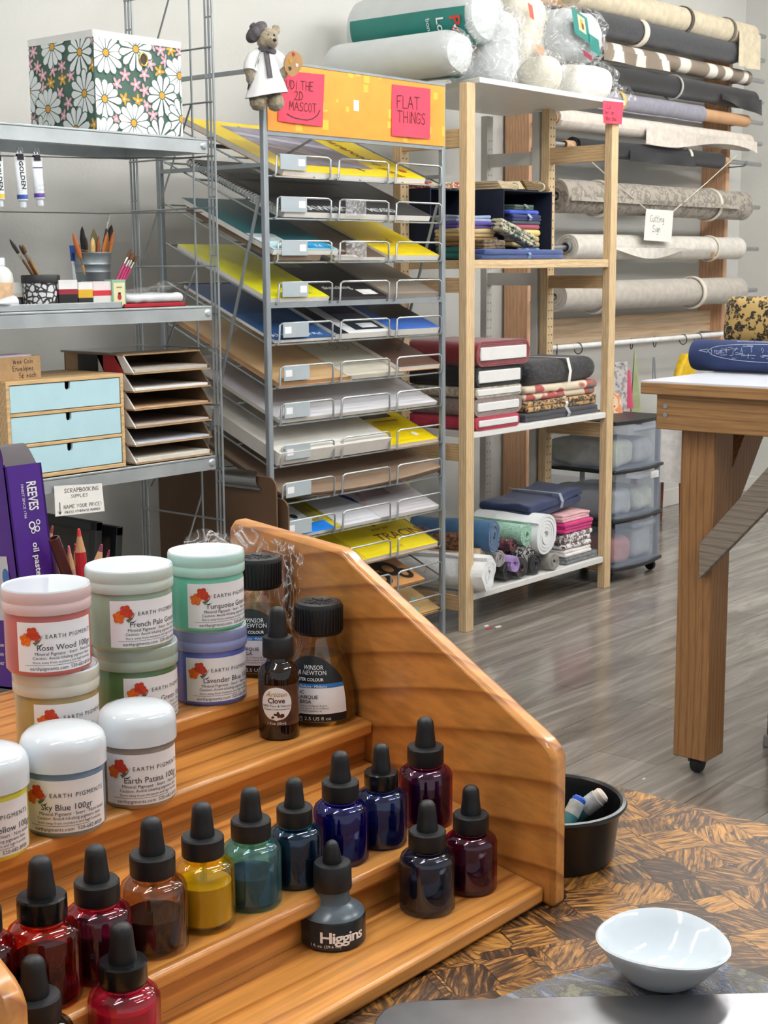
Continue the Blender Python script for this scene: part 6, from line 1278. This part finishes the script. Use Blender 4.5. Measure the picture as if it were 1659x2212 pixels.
folded(4.47, 4.850, y0+.03, y1, .347, .400, cloth('#1c2b52'), 'navy folded jeans cloth on top of white roll and pink cloths', G, 2, tie=cloth('#8f97a8'), seed=36, amp=.012, fn=lambda q: V((q.x, q.y, q.z-.024+.03*max(0, (q.x-4.55)/.3)-(.03 if q.x > 4.66 else 0)*0)))
# ---------------------------------------------------------------- batting rolls and bags on the top board
ZB = 1.881; M_batt = pm('batting in plastic', '#d3d8d7', rough=.3, var=.02, coat=.35, bump=.2, bscale=25.); M_teal = pm('teal plastic label', '#16786f', rough=.3, var=.05, coat=.3)
def batting(x, yf, zc, R, L, label, band, text, ax=(0, 1, 0)):
    c = V((x, yf, zc)); axv = V(ax).normalized(); side = axv.cross(V((0, 0, 1))).normalized(); up = side.cross(axv); M = frame(c, side, up, axv); t = thing('batting_roll', label, 'batting roll', M=M, group='batting rolls on the top board'); mb = MB()
    prof = [(0, .0), (R*.55, .002), (R*.85, .012), (R*.97, .035), (R, .07), (R, L-.06), (R*.95, L-.03), (R*.8, L-.008), (0, L)]
    mb.lathe(prof, M_batt, 40); mb.v = [p+noise.noise_vector(p*13)*.008 for p in mb.v]; mb.build('batting', t, local=True)
    mb = MB(); a0, a1 = band
    mb.grid(lambda u, v: V(((R+.004)*math.cos(a0+(a1-a0)*u), (R+.004)*math.sin(a0+(a1-a0)*u), .03+(L-.08)*v))+noise.noise_vector(V((u*2, v*3, 1)))*.003, 16, 10, M_teal); lb = mb.build('label_band', t, local=True)
    if text:
        mb = MB(); f = lambda x_, y_: V(((R+.009)*math.cos(a0+.25+x_/R), (R+.009)*math.sin(a0+.25+x_/R), -y_))
        put_text(mb, 'Poly-fil', .062, f, pm('label red print', '#c0392f', rough=.4), .0, -.090, bold=.02); put_text(mb, 'Low-Loft', .046, f, M_wprint, .0, -.150, bold=.01); put_text(mb, 'bonded batting', .026, f, M_wprint, .0, -.195)
        mb.build('lettering', lb, local=True)
    mb = MB()
    def wr_(u, v): r = R*(1.02-.55*v)+.012*math.sin(9*2*PI*u+4*v); return V((r*math.cos(2*PI*u), r*math.sin(2*PI*u), .03-.055*v))+noise.noise_vector(V((u*9, v*6, R*9)))*.010
    mb.grid(wr_, 60, 10, film('bag end film', amount=.40, rough=.16, scale=13., bump=.7, lo=.6, hi=2.0, crease_glints=True), False, closeu=True); mb.build('film_wrap', t, local=True)
c1 = onY(1000, 112, 3.05); R1 = 49*mpp(c1); batting(c1.x, 3.05, ZB+R1+.004, R1, .58, 'white batting roll lying on the top board above the orange header', (-1.75, -.9), False)
c2 = onY(1058, 38, 3.12); batting(c2.x, 3.12, max(c2.z, ZB+.24), 64*mpp(c2), .60, 'larger white batting roll with teal printed label, uppermost on the board', (-3.30, -1.5), True)
def poly_bag(px, py, Y, w, d, h, label, m, tail=None, deco=None, seed=1., z0=ZB+.002, amp=.018):
    c = onY(px, py, Y); t = thing('stuffed_bag', label, 'bag', (c.x, Y, z0), 0, 'plastic bags on the top board')
    MB().rbox((c.x-w/2, Y, z0), (c.x+w/2, Y+d, z0+h), min(w, d, h)*.45, m, 10, amp*.6, 16., seed).build('stuffing', t)
    mb = MB(); mb.rbox((c.x-w/2-.012, Y-.014, z0-.001), (c.x+w/2+.012, Y+d+.01, z0+h+.014), min(w, d, h)*.42, film('bag film', amount=.40, rough=.16, scale=13., bump=.7, lo=.6, hi=2.0, crease_glints=True), 14, amp, 22., seed+3.); 
    if tail:
        a, b = V((c.x+w/2*tail[0], Y, z0+h*tail[1])), V((c.x+w/2*tail[0]+tail[2], Y-.03, z0+h*tail[1]+tail[3]))
        mb.grid(lambda u, v: a.lerp(b, v)+V((math.cos(2*PI*u), .4*math.sin(2*PI*u), math.sin(2*PI*u)))*(.022+.035*abs(v-.35))+noise.noise_vector(V((u*5, v*4, seed)))*.016, 20, 10, MATS['bag film'], False, closeu=True)
    mb.v = [p if p.z > z0 else V((p.x, p.y, z0)) for p in mb.v]; mb.build('bag_film', t)
    if deco:
        mb = MB(); rnd = random.Random(3)
        for i, (x, y_, ww, hh, cc) in enumerate(deco): mb.add([V((c.x+x-.075+ww*a-.3*hh*b, Y-.022-.0006*i+.25*(abs(x)*.0), z0+h*.45+y_+hh*b-ww*a*.25)) for a, b in ((0, 0), (1, 0), (1, 1), (0, 1))], [(0, 1, 2, 3)], pm('bag print '+cc, cc, rough=.4))
        mb.build('printed_label', t)
M_fill = pm('white fibre filling', '#c9cdce', rough=.9, var=.02, bump=.5, bscale=40.); M_cfill = pm('cream fibre filling', '#ddd7c6', rough=.9, var=.03, bump=.5, bscale=40.)
poly_bag(1108, 120, 3.10, .17, .26, .27, 'crumpled clear bag of white stuffing next to the larger batting roll', M_fill, (-.2, .12, -.02, -.12), seed=2.)
poly_bag(1165, 90, 3.24, .22, .26, .40, 'tall clear bag of cream stuffing with a red corner', M_cfill, (.6, .95, .10, .16), [(-.02, .10, .03, .05, '#c8503c'), (.03, -.02, .05, .03, '#e09a78')], seed=4.)
poly_bag(1272, 150, 3.14, .31, .20, .20, 'white fibre bag with teal and yellow printed label', M_fill, None, [(-.06, .0, .11, .09, '#16786f'), (-.03, .015, .05, .055, '#d8c8a0'), (-.02, .025, .02, .03, '#c79a2a'), (.05, -.05, .07, .06, '#16786f'), (-.01, .02, .012, .02, '#6a3a2a'), (.0, -.075, .06, .02, '#8a2440')], seed=6., z0=ZB+.142)
poly_bag(1300, 195, 3.07, .24, .18, .125, 'low clear bag of white wadding at the front edge of the board', pm('white wadding', '#efeee6', rough=.9, var=.02, bump=.5, bscale=50.), (1., .3, .05, -.02), seed=8., amp=.012)
poly_bag(1205, 180, 3.06, .13, .16, .13, 'small clear bag of cream wadding beside the low bag', M_cfill, None, seed=9., amp=.012)
# ================================================================ wall rack of cloth rolls
RY = 3.60; fr = thing('roll_rack', 'red fir wall rack with steel rods carrying long cloth rolls', 'wall rack', (6.2, 3.75, .9))
MB().box((5.33, 3.69, .0), (5.368, WY-.014, 2.55), M_fir).build('upright', fr, .002); MB().box((7.12, 3.69, .85), (7.158, WY-.001, 2.47), M_fir).build('upright', fr, .002)
MB().box((5.368, 3.79, 2.39), (7.12, WY-.001, 2.50), M_firx).build('top_board', fr, .002); MB().box((5.368, 3.755, .905), (7.12, 3.79, 1.02), wood('pale fir board', '#d8ac82', '#f2d6b2', 'X', 9., .6)).build('low_board', fr, .002)
RODS = [2.42, 2.30, 2.195, 2.09, 1.985, 1.88, 1.775, 1.555, 1.34, 1.125]
M_rod = pm('steel rod', '#b9bdc0', rough=.3, metal=.9)
for zz in RODS:
    MB().tube([(5.29, RY, zz), (7.32, RY, zz)], .0115, M_rod, 14).build('rod', fr)
    for x in (5.349, 7.139): MB().tube([(x, 3.695, zz-.018), (x, RY+.004, zz-.016), (x, RY-.016, zz-.008), (x, RY-.017, zz+.012)], .0035, M_grey, 6).build('hook', fr)
G = 'cloth rolls on the wall rack'; M_card = pm('cardboard tube', '#c49a72', rough=.7, var=.05); M_tie = cloth('#e6ddcc')
def rroll(k, x0, x1, R, m, label, turns=4, core=None, ties=(), droop=None, dz=0., seed=1., squash=1.): return roll((x0, RY, RODS[k]+dz), (1, 0, 0), x1-x0, R, m, label, G, turns, .0155, core=core, ties=ties, droop=droop, seed=seed, squash=squash, name='cloth_roll')
def flap(z0, z1, drop, wob=.01):
    # hangs from the near side of the roll; local x is -Y.. (side), y is up, z runs along the roll
    return lambda u, v, R, L: V((R*1.02+.004+wob*math.sin(9*u)*v, -v*(drop(u) if callable(drop) else drop), L*(z0+(z1-z0)*u)))
rroll(0, 5.50, 7.14, .061, cloth('#d3c6aa'), 'thick cream canvas roll, topmost on the wall rack', 4, None, ((.95, .012, cloth('#4a443c')), (1.38, .010, cloth('#6a6456'))), flap(.86, 1.0, .17), seed=1, dz=-.02)
rroll(1, 5.62, 6.97, .057, cloth('#3d3e42', var=.15, scale=60.), 'charcoal felt roll with white tie under the cream canvas', 3, None, ((.42, .02, M_tie),), seed=2)
def stripe_mat():
    mt, nt, b, L = nodes_mat('brown striped cloth'); tc = nd(nt, 'ShaderNodeTexCoord'); w = nd(nt, 'ShaderNodeTexWave', i_Scale=1.5, i_Distortion=9.0, i_Detail=3.0); w.bands_direction = 'Z'; L(tc.outputs['Object'], w.inputs['Vector'])
    r = ramp(nt, [(.30, '#85786a'), (.62, '#8f8272'), (.66, '#ded8cc'), (.9, '#e6e0d6')]); L(w.outputs['Fac'], r.inputs[0]); L(r.outputs[0], b.inputs['Base Color']); b.inputs['Roughness'].default_value = .9; return mt
rroll(2, 5.70, 7.13, .039, stripe_mat(), 'thin taupe roll with white stripes on the wall rack', 4, seed=3, droop=flap(0, .4, .05))
rroll(3, 5.66, 7.19, .054, cloth('#1d1c1f'), 'plain black cloth roll below the striped one', 4, None, ((.72, .006, cloth('#b9b5b0')),), flap(.72, 1.0, lambda u: .03+.05*u), seed=4)
rroll(4, 5.42, 6.66, .044, cloth('#8d8b98'), 'lilac grey roll on a long bare cardboard tube', 4, (0, 1.72, .030, M_card), ((.46, .014, pm('yellow tie', '#d8b34a', rough=.7)),), seed=5)
rroll(5, 5.38, 7.17, .046, cloth('#d9cfc4'), 'cream linen roll with hanging end below the lilac grey roll', 4, (-.01, .3, .026, M_card), (), flap(.38, 1.0, lambda u: .045+.03*math.sin(5*u+1)+.02*u), seed=6)
rroll(6, 5.53, 6.86, .042, cloth('#17181d'), 'short black roll with cardboard ends showing at both sides', 4, (-.07, 1.42, .020, M_card), ((.98, .010, M_tie),), flap(.3, .75, .05), seed=7)
M_lace = spots('grey lace cloth', '#a59c90', '#827a70', '#b3aa9e', 26.)
rroll(7, 5.40, 7.12, .076, M_lace, 'thick grey patterned roll tied with cream strips', 4, None, ((.33, .012, M_tie), (1.36, .010, M_tie)), flap(0, .9, .02), seed=8)
rroll(8, 5.50, 7.09, .060, cloth('#dcd7cd'), 'ivory canvas roll with a loose fold and small tag', 4, (-.02, .4, .024, M_grey), ((1.28, .006, M_tie),), flap(.16, .78, lambda u: .05*math.sin(PI*min(1, u*1.4))), seed=9)
rroll(9, 5.40, 7.10, .074, cloth('#b9b2a8'), 'grey-beige upholstery roll, lowest on the wall rack', 4, None, ((.32, .014, M_tie), (1.22, .014, M_tie)), seed=10)
# hanging paper sign on strings
note([(1396, 451), (1455, 455), (1450, 523), (1390, 519)], RY-.085, [('Cutting', .16, .60, .22, .05), ('Sign', .26, .28, .22, .05)], 'white handwritten sign hung on strings in front of the grey roll', 'paper_sign', mm=M_paper)
for pa, pb, lab in (((1232, 308), (1396, 452), 'white string running down to the hanging sign from the pine post'), ((1592, 335), (1455, 456), 'white string running up from the hanging sign to a rod end')):
    a, b = onY(*pa, RY-.05), onY(*pb, RY-.084); o = MB().tube([a, (a+b)/2-V((0, 0, .004)), b], .0022, M_tie, 6).build('string', at=a); tag(o, lab, 'string')
p = onY(1540, 545, RY-.052); o = MB().prism([(-.012, -.03), (.012, -.03), (.012, .012), (0, .03), (-.012, .012)], 0, .001, pm('tan swing tag', '#b98a5c', rough=.7), M=T(p.x, p.y, p.z) @ RX(PI/2) @ RZ(.4)).build('swing_tag', at=p); tag(o, 'small tan tag hanging on the ivory canvas roll', 'tag')
# curtain rod with rings and the things that hang there
cz = .912; ct = thing('curtain_rod', 'white rod with metal rings under the wall rack', 'rod', (6.1, 3.55, cz))
MB().tube([(5.2, 3.55, cz), (7.5, 3.55, cz)], .0125, pm('white enamel rod', '#e9e9e8', rough=.3), 16).build('rod', ct); 
for x in (5.25, 7.0): MB().tube([(x, 3.75, cz), (x, 3.55, cz)], .006, M_grey, 8).build('bracket', ct)
for i, (px, tw) in enumerate(((1203, .6), (1249, 1.4), (1322, .7), (1364, .3), (1414, .25), (1475, 1.35), (1507, 1.4))):
    c = onY(px, 756, 3.55); n = 24; R_ = .024
    o = MB().tube([V((c.x+R_*math.cos(tw)*math.cos(2*PI*k/n), 3.55+R_*math.sin(tw)*math.cos(2*PI*k/n), cz-R_+.0135+R_*math.sin(2*PI*k/n))) for k in range(n)], .0022, M_black, 8, True).build('curtain_ring', at=(c.x, 3.55, cz)); tag(o, ('dark curtain ring nearest the pine shelving', 'dark curtain ring turned edge-on near the pine shelving', 'dark curtain ring just past the pine post', 'open dark curtain ring above the green cloth', 'dark curtain ring holding the grey strap', 'dark curtain ring holding the yellow bag', 'dark curtain ring beside the leopard cushion')[i], 'ring', 'rings on the white rod')
a = onY(1413, 772, 3.55); b = onY(1413, 822, 3.55); mb = MB()
for sx in (-1, 1): mb.add([V((a.x+sx*.004+dx, 3.549, a.z)) for dx in (-.004, .004)]+[V((a.x+sx*.017+dx, 3.545, b.z-.04)) for dx in (-.005, .005)], [(0, 1, 3, 2)], M_grey); mb.add([V((a.x+sx*.004+dx, 3.552, a.z)) for dx in (-.004, .004)]+[V((a.x+sx*.017+dx, 3.548, b.z-.04)) for dx in (-.005, .005)], [(0, 1, 3, 2)], M_grey)
o = mb.build('hanging_strap', at=a); tag(o, 'grey strap loop hanging from a ring on the white rod', 'strap')
a = onY(1477, 764, 3.53); o = MB().rbox((a.x-.085, 3.50, a.z-.12), (a.x+.075, 3.54, a.z), .02, pm('yellow bag', '#e0b81e', rough=.5, var=.15, scale=30.), 8, .006, 14., 2., None, lambda q: V((a.x+(q.x-a.x)*(1-.75*max(0, (q.z-a.z+.10)/.10)), q.y, q.z))).build('yellow_bag', at=a); tag(o, 'yellow bag hanging from a ring behind the blue printed roll', 'bag')
o = MB().rbox((a.x-.10, 3.49, a.z-.22), (a.x+.05, 3.545, a.z-.122), .02, cloth('#b9b2a8'), 8, .006, 14., 5.).build('grey_bag', at=a-V((0, 0, .2))); tag(o, 'grey cloth bag hanging just beneath the yellow one', 'bag')
# ---------------------------------------------------------------- plastic drawer cart
KX0, KX1, KY0, KY1, KZ = 4.985, 5.375, 3.035, 3.43, .655
cart = thing('drawer_cart', 'black-framed cart with three clear plastic drawers on casters', 'drawer cart', ((KX0+KX1)/2, 3.2, 0))
M_cdr = film('clear drawer plastic', '#c6d2e6', .46, .25, 8., .03, .95, 1.05); M_kfr = pm('dark cart frame', '#1e2024', rough=.4, var=.1)
def kf(x): u = (x-KX0)/(KX1-KX0); return KY0-.028*math.sin(PI*u)
def kslab(z0, z1, nm):
    n = 12; xs = [KX0+(KX1-KX0)*i/n for i in range(n+1)]; MB().prism([(x, kf(x)-.006) for x in xs]+[(KX1, KY1), (KX0, KY1)], z0, z1, M_kfr).build(nm, cart, .002)
dzs = (.065, .262, .458); kslab(.050, .064, 'base_frame'); kslab(.248, .260, 'shelf_frame'); kslab(.444, .456, 'shelf_frame'); kslab(KZ-.016, KZ, 'top_panel')
for x in (KX0+.001, KX1-.017):
    for y in (KY0+.012, KY1-.018): MB().box((x, y, .064), (x+.016, y+.016, KZ-.016), M_kfr).build('frame_post', cart)
for x, y in ((KX0+.03, KY0+.03), (KX1-.03, KY0+.03), (KX0+.03, KY1-.04), (KX1-.03, KY1-.04)):
    mb = MB(); mb.lathe([(0, -.009), (.021, -.009), (.023, -.006), (.023, .006), (.021, .009), (0, .009)], M_black, 22, T(x, y, .0235) @ RY_(PI/2) if False else T(x, y, .0235) @ Matrix.Rotation(PI/2, 4, 'Y')); mb.tube([(x, y, .03), (x, y, .051)], .008, M_black, 10); mb.box((x-.013, y-.012, .028), (x+.013, y+.012, .046), M_black); mb.build('caster', cart)
MC = [(M_fill, '#e8ebee'), (cloth('#d5dae0'), ''), (cloth('#ccd3c4'), '')]
for k, zz in enumerate(dzs):
    z1_ = zz+.178; n = 14; mb = MB(); w = .003
    mb.grid(lambda u, v: V((KX0+.018+(KX1-KX0-.036)*u, kf(KX0+.018+(KX1-KX0-.036)*u)-.002, zz+(z1_-zz)*v)), n, 4, M_cdr); mb.grid(lambda u, v: V((KX0+.018+(KX1-KX0-.036)*u, kf(KX0+.018+(KX1-KX0-.036)*u)-.002+w, zz+(z1_-zz)*v)), n, 4, M_cdr)
    for x in (KX0+.018, KX1-.018-w): mb.box((x, KY0, zz), (x+w, KY1-.02, z1_-.02), M_cdr)
    mb.box((KX0+.018, KY0, zz), (KX1-.018, KY1-.02, zz+w), M_cdr); mb.box((KX0+.018, KY1-.02-w, zz), (KX1-.018, KY1-.02, z1_-.02), M_cdr)
    d_ = mb.build('drawer', cart); mb = MB(); mb.grid(lambda u, v: V((KX0+.10+.19*u, kf(KX0+.10+.19*u)-.003-.012*math.sin(PI*v), z1_-.032+.022*v)), 10, 6, M_cdr); mb.build('pull_lip', d_)
    for j, (a, b, h, cc, lab) in enumerate((((.03, .20, .11, M_cfill if k else cloth('#d8a8a0'), 0), (.21, .36, .13 if k == 0 else .10, M_fill, 1)))):
        o = MB().rbox((KX0+a, KY0+.02, zz+.004), (KX0+b-.005, KY1-.06, zz+h), .03, (cloth('#d4908c') if (k == 0 and j == 0) else M_fill if (k+j) % 2 else cloth('#d8dcc8')), 8, .010, 14., k*3+j).build('stored_fabric', at=(KX0+a, KY0+.05, zz)); tag(o, ('pinkish cloth inside the top clear drawer', 'white cloth inside the top clear drawer', 'pale cloth inside the middle clear drawer near the pine post', 'white cloth inside the middle clear drawer', 'white cloth inside the bottom clear drawer near the pine post', 'greenish white cloth inside the bottom clear drawer')[k*2+j], 'fabric', 'cloth inside the clear drawers')
MB().box((KX0+.25, kf(KX0+.25)-.0035, .405), (KX0+.31, kf(KX0+.31)-.0005, .432), M_paper).build('price_label', cart)
# papers and cloth standing on the cart
def sheet(px0, px1, y0, y1, Y, m, nm, lab, cat, lean=.0, shape=None):
    a, b = onY(px0, y1, Y), onY(px1, y0, Y); zb_ = KZ+.001; mb = MB(); sh_ = shape or (lambda u, v: (u, v))
    def f(u, v, e=0.): s_, t_ = sh_(u, v); return V((a.x+(b.x-a.x)*s_+lean*t_, Y+e+.01*math.sin(5*s_)+.02*t_, zb_+(b.z-zb_)*t_))
    mb.grid(f, 8, 8, m); mb.grid(lambda u, v: f(u, v, .004), 8, 8, m); tag(mb.build(nm, at=a), lab, cat)
M_news = spots('newsprint', '#b9b4b2', '#8d8788', '#5a5658', 40.)
sheet(1322, 1352, 782, 892, 3.24, M_news, 'newspaper', 'folded grey newspaper standing on the drawer cart', 'newspaper', .03)
sheet(1320, 1342, 850, 892, 3.20, spots('orange packet print', '#d98a5c', '#e8c9a8', '#c04a2c', 30.), 'pattern_packet', 'orange and cream packet standing on the drawer cart', 'packet')
sheet(1352, 1366, 800, 890, 3.26, pm('pink sheet', '#c04a68', rough=.6), 'pink_sheet', 'pink sheet standing between newspaper and green cloth', 'sheet')
a, b = onY(1366, 892, 3.53), onY(1392, 770, 3.53); mb = MB(); g_ = lambda u, v, e=0.: V((a.x+(b.x-a.x)*(.2+(u-.2)*(1-.93*v)), 3.535+e+.015*math.sin(7*u)*(1-v), a.z+(cz-.034-a.z)*v)); mb.grid(g_, 8, 10, cloth('#a3ab82')); mb.grid(lambda u, v: g_(u, v, .004), 8, 10, cloth('#a3ab82')); tag(mb.build('green_cloth', at=a), 'pale green cloth hanging to a point from a ring on the white rod', 'cloth')
# ---------------------------------------------------------------- stool behind the work table
c = onZ(1448, 1135, 0); t = thing('wooden_stool', 'red-brown wooden stool draped with white cloth behind the work table', 'stool', (c.x, c.y, 0)); M_ma = wood('red mahogany', '#5a2612', '#8a4424', 'Z', 30., .4, knots=False)
for dx in (-.12, .12):
    for dy in (-.12, .12): MB().tube([(c.x+dx*1.2, c.y+dy*1.2, .0), (c.x+dx, c.y+dy, .50)], [.014, .020], M_ma, 10).build('leg', t)
MB().rbox((c.x-.16, c.y-.16, .50), (c.x+.16, c.y+.16, .53), .012, M_ma, 4).build('seat', t)
o = MB().grid(lambda u, v: V((c.x-.175+.02*math.sin(9*u), c.y+.15-.3*u, .54-.30*v)) , 14, 8, cloth('#e4e1de')).build('draped_cloth', at=(c.x-.17, c.y, .5)); tag(o, 'white cloth hanging over the side of the wooden stool', 'cloth')
p = onZ(1462, 1140, 0); roll((p.x+.09, p.y-.05, .005), (0.001, 0, 1), .62, .055, spots('quilted beige', '#cfc4b4', '#b9ab98', None, 34.), 'quilted beige roll standing on end beside the wooden stool', 'standing rolls', 4, seed=3)
# ---------------------------------------------------------------- work table
WZ = .99; WX0, WY1 = 3.125, 1.83; M_wt = wood('work table fir', '#6b4726', '#9a6e42', 'Z', 30., .5); M_wty = wood('work table apron', '#75502e', '#a47a4c', 'Y', 22., .5)
wt = thing('work_table', 'tall fir work table on casters with white top and diagonal braces', 'table', (3.8, 1.2, 0))
WX1, WY0 = 4.6, .1
mb = MB(); mb.box((WX0+.002, WY0+.002, WZ-.004), (WX1-.002, WY1-.002, WZ), pm('white table laminate', '#d9dde6', rough=.3, var=.02)).build('top_surface', wt)
MB().box((WX0, WY0, WZ-.032), (WX1, WY1, WZ-.004), M_wty).build('top_board', wt, .002)
zA = onX(1405, 925, WX0+.02).z
MB().box((WX0+.018, WY0+.03, zA), (WX0+.056, WY1-.035, WZ-.032), M_wty).build('apron', wt, .002); MB().box((WX0+.056, WY1-.073, zA), (WX1-.06, WY1-.035, WZ-.032), wood('work table rail', '#6b4726', '#9a6e42', 'X', 22., .5)).build('apron', wt, .002)
for y in (WY1-.06, WY1-.055): pass
mb = MB()
for z_ in (zA+.035, WZ-.06):
    c_ = (WX0+.0175, WY1-.06, z_); mb.lathe([(0, 0), (.006, 0), (.006, .0015), (0, .0018)], M_grey, 12, T(*c_) @ Matrix.Rotation(-PI/2, 4, 'Y'))
mb.build('screw_heads', wt)
LX, LY = WX0+.057, 1.655
for (x, y) in ((LX, LY), (WX1-.16, LY), (LX, WY0+.06), (WX1-.16, WY0+.06)):
    lg = MB().box((x, y, .047), (x+.092, y+.092, WZ-.033), M_wt).build('leg', wt, .003)
    mb = MB(); mb.box((x+.028, y+.028, .03), (x+.064, y+.064, .047), M_black); mb.lathe([(0, -.012), (.021, -.012), (.024, -.008), (.024, .008), (.021, .012), (0, .012)], M_black, 22, T(x+.046, y+.046, .0245) @ Matrix.Rotation(PI/2, 4, 'X')); mb.build('caster', wt)
# grey weathered brace on the near face, fir brace in the other direction
b0 = onX(1521, 1218, LX-.001); b1 = onX(1659, 1066, LX-.001); dirb = (b1-b0).normalized(); e0 = b0; e1 = b0+dirb*((WZ-.100-b0.z)/dirb.z); hw = V((0, 0, .055))
mb = MB(); vs = [p+d+V((dx, 0, 0)) for dx in (-.026, -.001) for p, d in ((e0, -hw*.62), (e1, -hw), (e1, hw), (e0, hw))]
mb.add(vs, [(0, 1, 2, 3), (7, 6, 5, 4), (0, 4, 5, 1), (1, 5, 6, 2), (2, 6, 7, 3), (3, 7, 4, 0)], wood('weathered grey board', '#5a5048', '#8a7e70', 'Y', 30., .75)); br_ = mb.build('diagonal_brace', wt, .001); br_['label'] = 'weathered grey diagonal brace'
mb = MB(); q0, q1 = V((LX+.092, LY+.03, .62)), V((LX+.36, LY+.03, WZ-.034)); d_ = V((0, .038, 0)); n_ = V((-.035, 0, .03))
vs = [p+s*n_+e for e in (V((0, 0, 0)), d_) for p, s in ((q0, -1), (q1, -1), (q1, 1), (q0, 1))]; mb.add(vs, [(0, 1, 2, 3), (7, 6, 5, 4), (0, 4, 5, 1), (1, 5, 6, 2), (2, 6, 7, 3), (3, 7, 4, 0)], M_wt); mb.build('diagonal_brace', wt, .001)
# things on the work table
M_nv = pm('navy printed cloth', '#25345c', rough=.75, var=.08, scale=20.)
pa = onZ(1478, 803, WZ); Rb = 34*mpp(pa); ca = V((pa.x+.05, pa.y, WZ+Rb+.001)); t = thing('printed_roll', 'navy blue roll with white technical drawing on the work table', 'fabric roll', M=frame(ca, (1, 0, 0), (0, 0, 1), (0, -1, 0)))
MB().lathe([(0, .004), (Rb*.6, .001), (Rb*.92, .004), (Rb, .016), (Rb, .60), (0, .605)], M_nv, 48).build('rolled_cloth', t, local=True)
rnd = random.Random(5); mb = MB(); f = lambda x, y: V((-(Rb+.0012)*math.cos(y/Rb), (Rb+.0012)*math.sin(y/Rb), x)); M_wl = pm('white drawing line', '#b9c3d8', rough=.6)
def ln(x0, y0, x1, y1, w=.0012):
    n = 6
    d = V((x1-x0, y1-y0)); 
    if d.length < 1e-5: return
    d.normalize(); nx, ny = -d.y*w/2, d.x*w/2
    for i in range(n):
        a, b = i/n, (i+1)/n; xa, ya, xb, yb2 = x0+(x1-x0)*a, y0+(y1-y0)*a, x0+(x1-x0)*b, y0+(y1-y0)*b; mb.add([f(xa+nx, ya+ny), f(xa-nx, ya-ny), f(xb-nx, yb2-ny), f(xb+nx, yb2+ny)], [(0, 1, 2, 3)], M_wl)
yc = .014; shape = lambda x: .024*math.sqrt(max(0, 1-((x-.22)/.16)**2))
for i in range(24):
    x0, x1 = .06+.32*i/24, .06+.32*(i+1)/24; ln(x0, yc+shape(x0), x1, yc+shape(x1)); ln(x0, yc-shape(x0), x1, yc-shape(x1))
for i in range(110):
    x = .07+.30*rnd.random(); s_ = shape(x)*.85; y = yc+s_*(2*rnd.random()-1); l = .006+.022*rnd.random()
    if rnd.random() < .5: ln(x, y, x+l, y+.003*(rnd.random()-.5), .0009)
    else: ln(x, y, x+.003*(rnd.random()-.5), y+(.012*rnd.random())*(1 if y < yc else -1), .0009)
ln(.035, yc, .06, yc+.004); ln(.035, yc, .06, yc-.004); put_text(mb, 'SECTIONAL DRAWING', .009, f, M_wl, .13, yc+.032)
mb.build('white_drawing', t, local=True)
pc = onZ(1552, 742, WZ); t = thing('cushion', 'leopard print cushion with white back propped behind the navy roll', 'cushion', M=T(pc.x+.04, pc.y, WZ+.001) @ RZ(math.radians(-84)) @ RX(math.radians(-10)))
hc = 100*mpp(pc); ml = spots('leopard plush', '#b5985c', '#1d1a16', '#8a6a34', 44.)
pf_ = lambda q: V((q.x, q.y*(1-.55*(abs(q.x-.2)/.2)**3)*(1-.5*(abs(q.z-hc/2)/(hc/2))**3), q.z))
MB().rbox((0, -.055, 0), (.40, .0, hc), .05, ml, 10, .003, 12., 1., None, pf_).build('leopard_front', t, local=True); MB().rbox((-.006, -.004, 0), (.402, .05, hc), .05, cloth('#e2ddd2'), 10, .003, 12., 2., None, pf_).build('white_back', t, local=True)
# bin at the photo edge and scraps on the floor
c = onZ(1648, 1612, 0); t = thing('waste_bin', 'black box with grey foot band cut by the photo edge', 'bin', (c.x+.1, c.y, 0)); hb_ = onX(1652, 1450, c.x).z
MB().box((c.x, c.y-.26, .032), (c.x+.22, c.y-.008, hb_), M_black).build('box_body', t, .006); MB().box((c.x-.004, c.y-.264, 0), (c.x+.224, c.y, .032), pm('grey foot band', '#8a8784', rough=.5)).build('foot_band', t, .003)
for px, py, s_, col, lab in ((1050, 1353, .012, '#e9e7e4', 'tiny white paper scrap on the floor near the pine post'), (1056, 1358, .014, '#c23a40', 'tiny red paper scrap on the floor near the pine post'), (1076, 1355, .016, '#dcd8d4', 'thin pale thread scrap on the floor beyond the red scrap'), (1391, 1684, .006, '#f0efec', 'white crumb on the floor close to the work table caster')):
    p = onZ(px, py, 0); o = MB().prism([(p.x-s_, p.y-s_*.3), (p.x+s_*.8, p.y-s_*.4), (p.x+s_, p.y+s_*.3), (p.x-s_*.6, p.y+s_*.5)], .0003, .003, pm('scrap '+col, col, rough=.8)).build('paper_scrap', at=p); tag(o, lab, 'scrap', 'scraps on the floor')
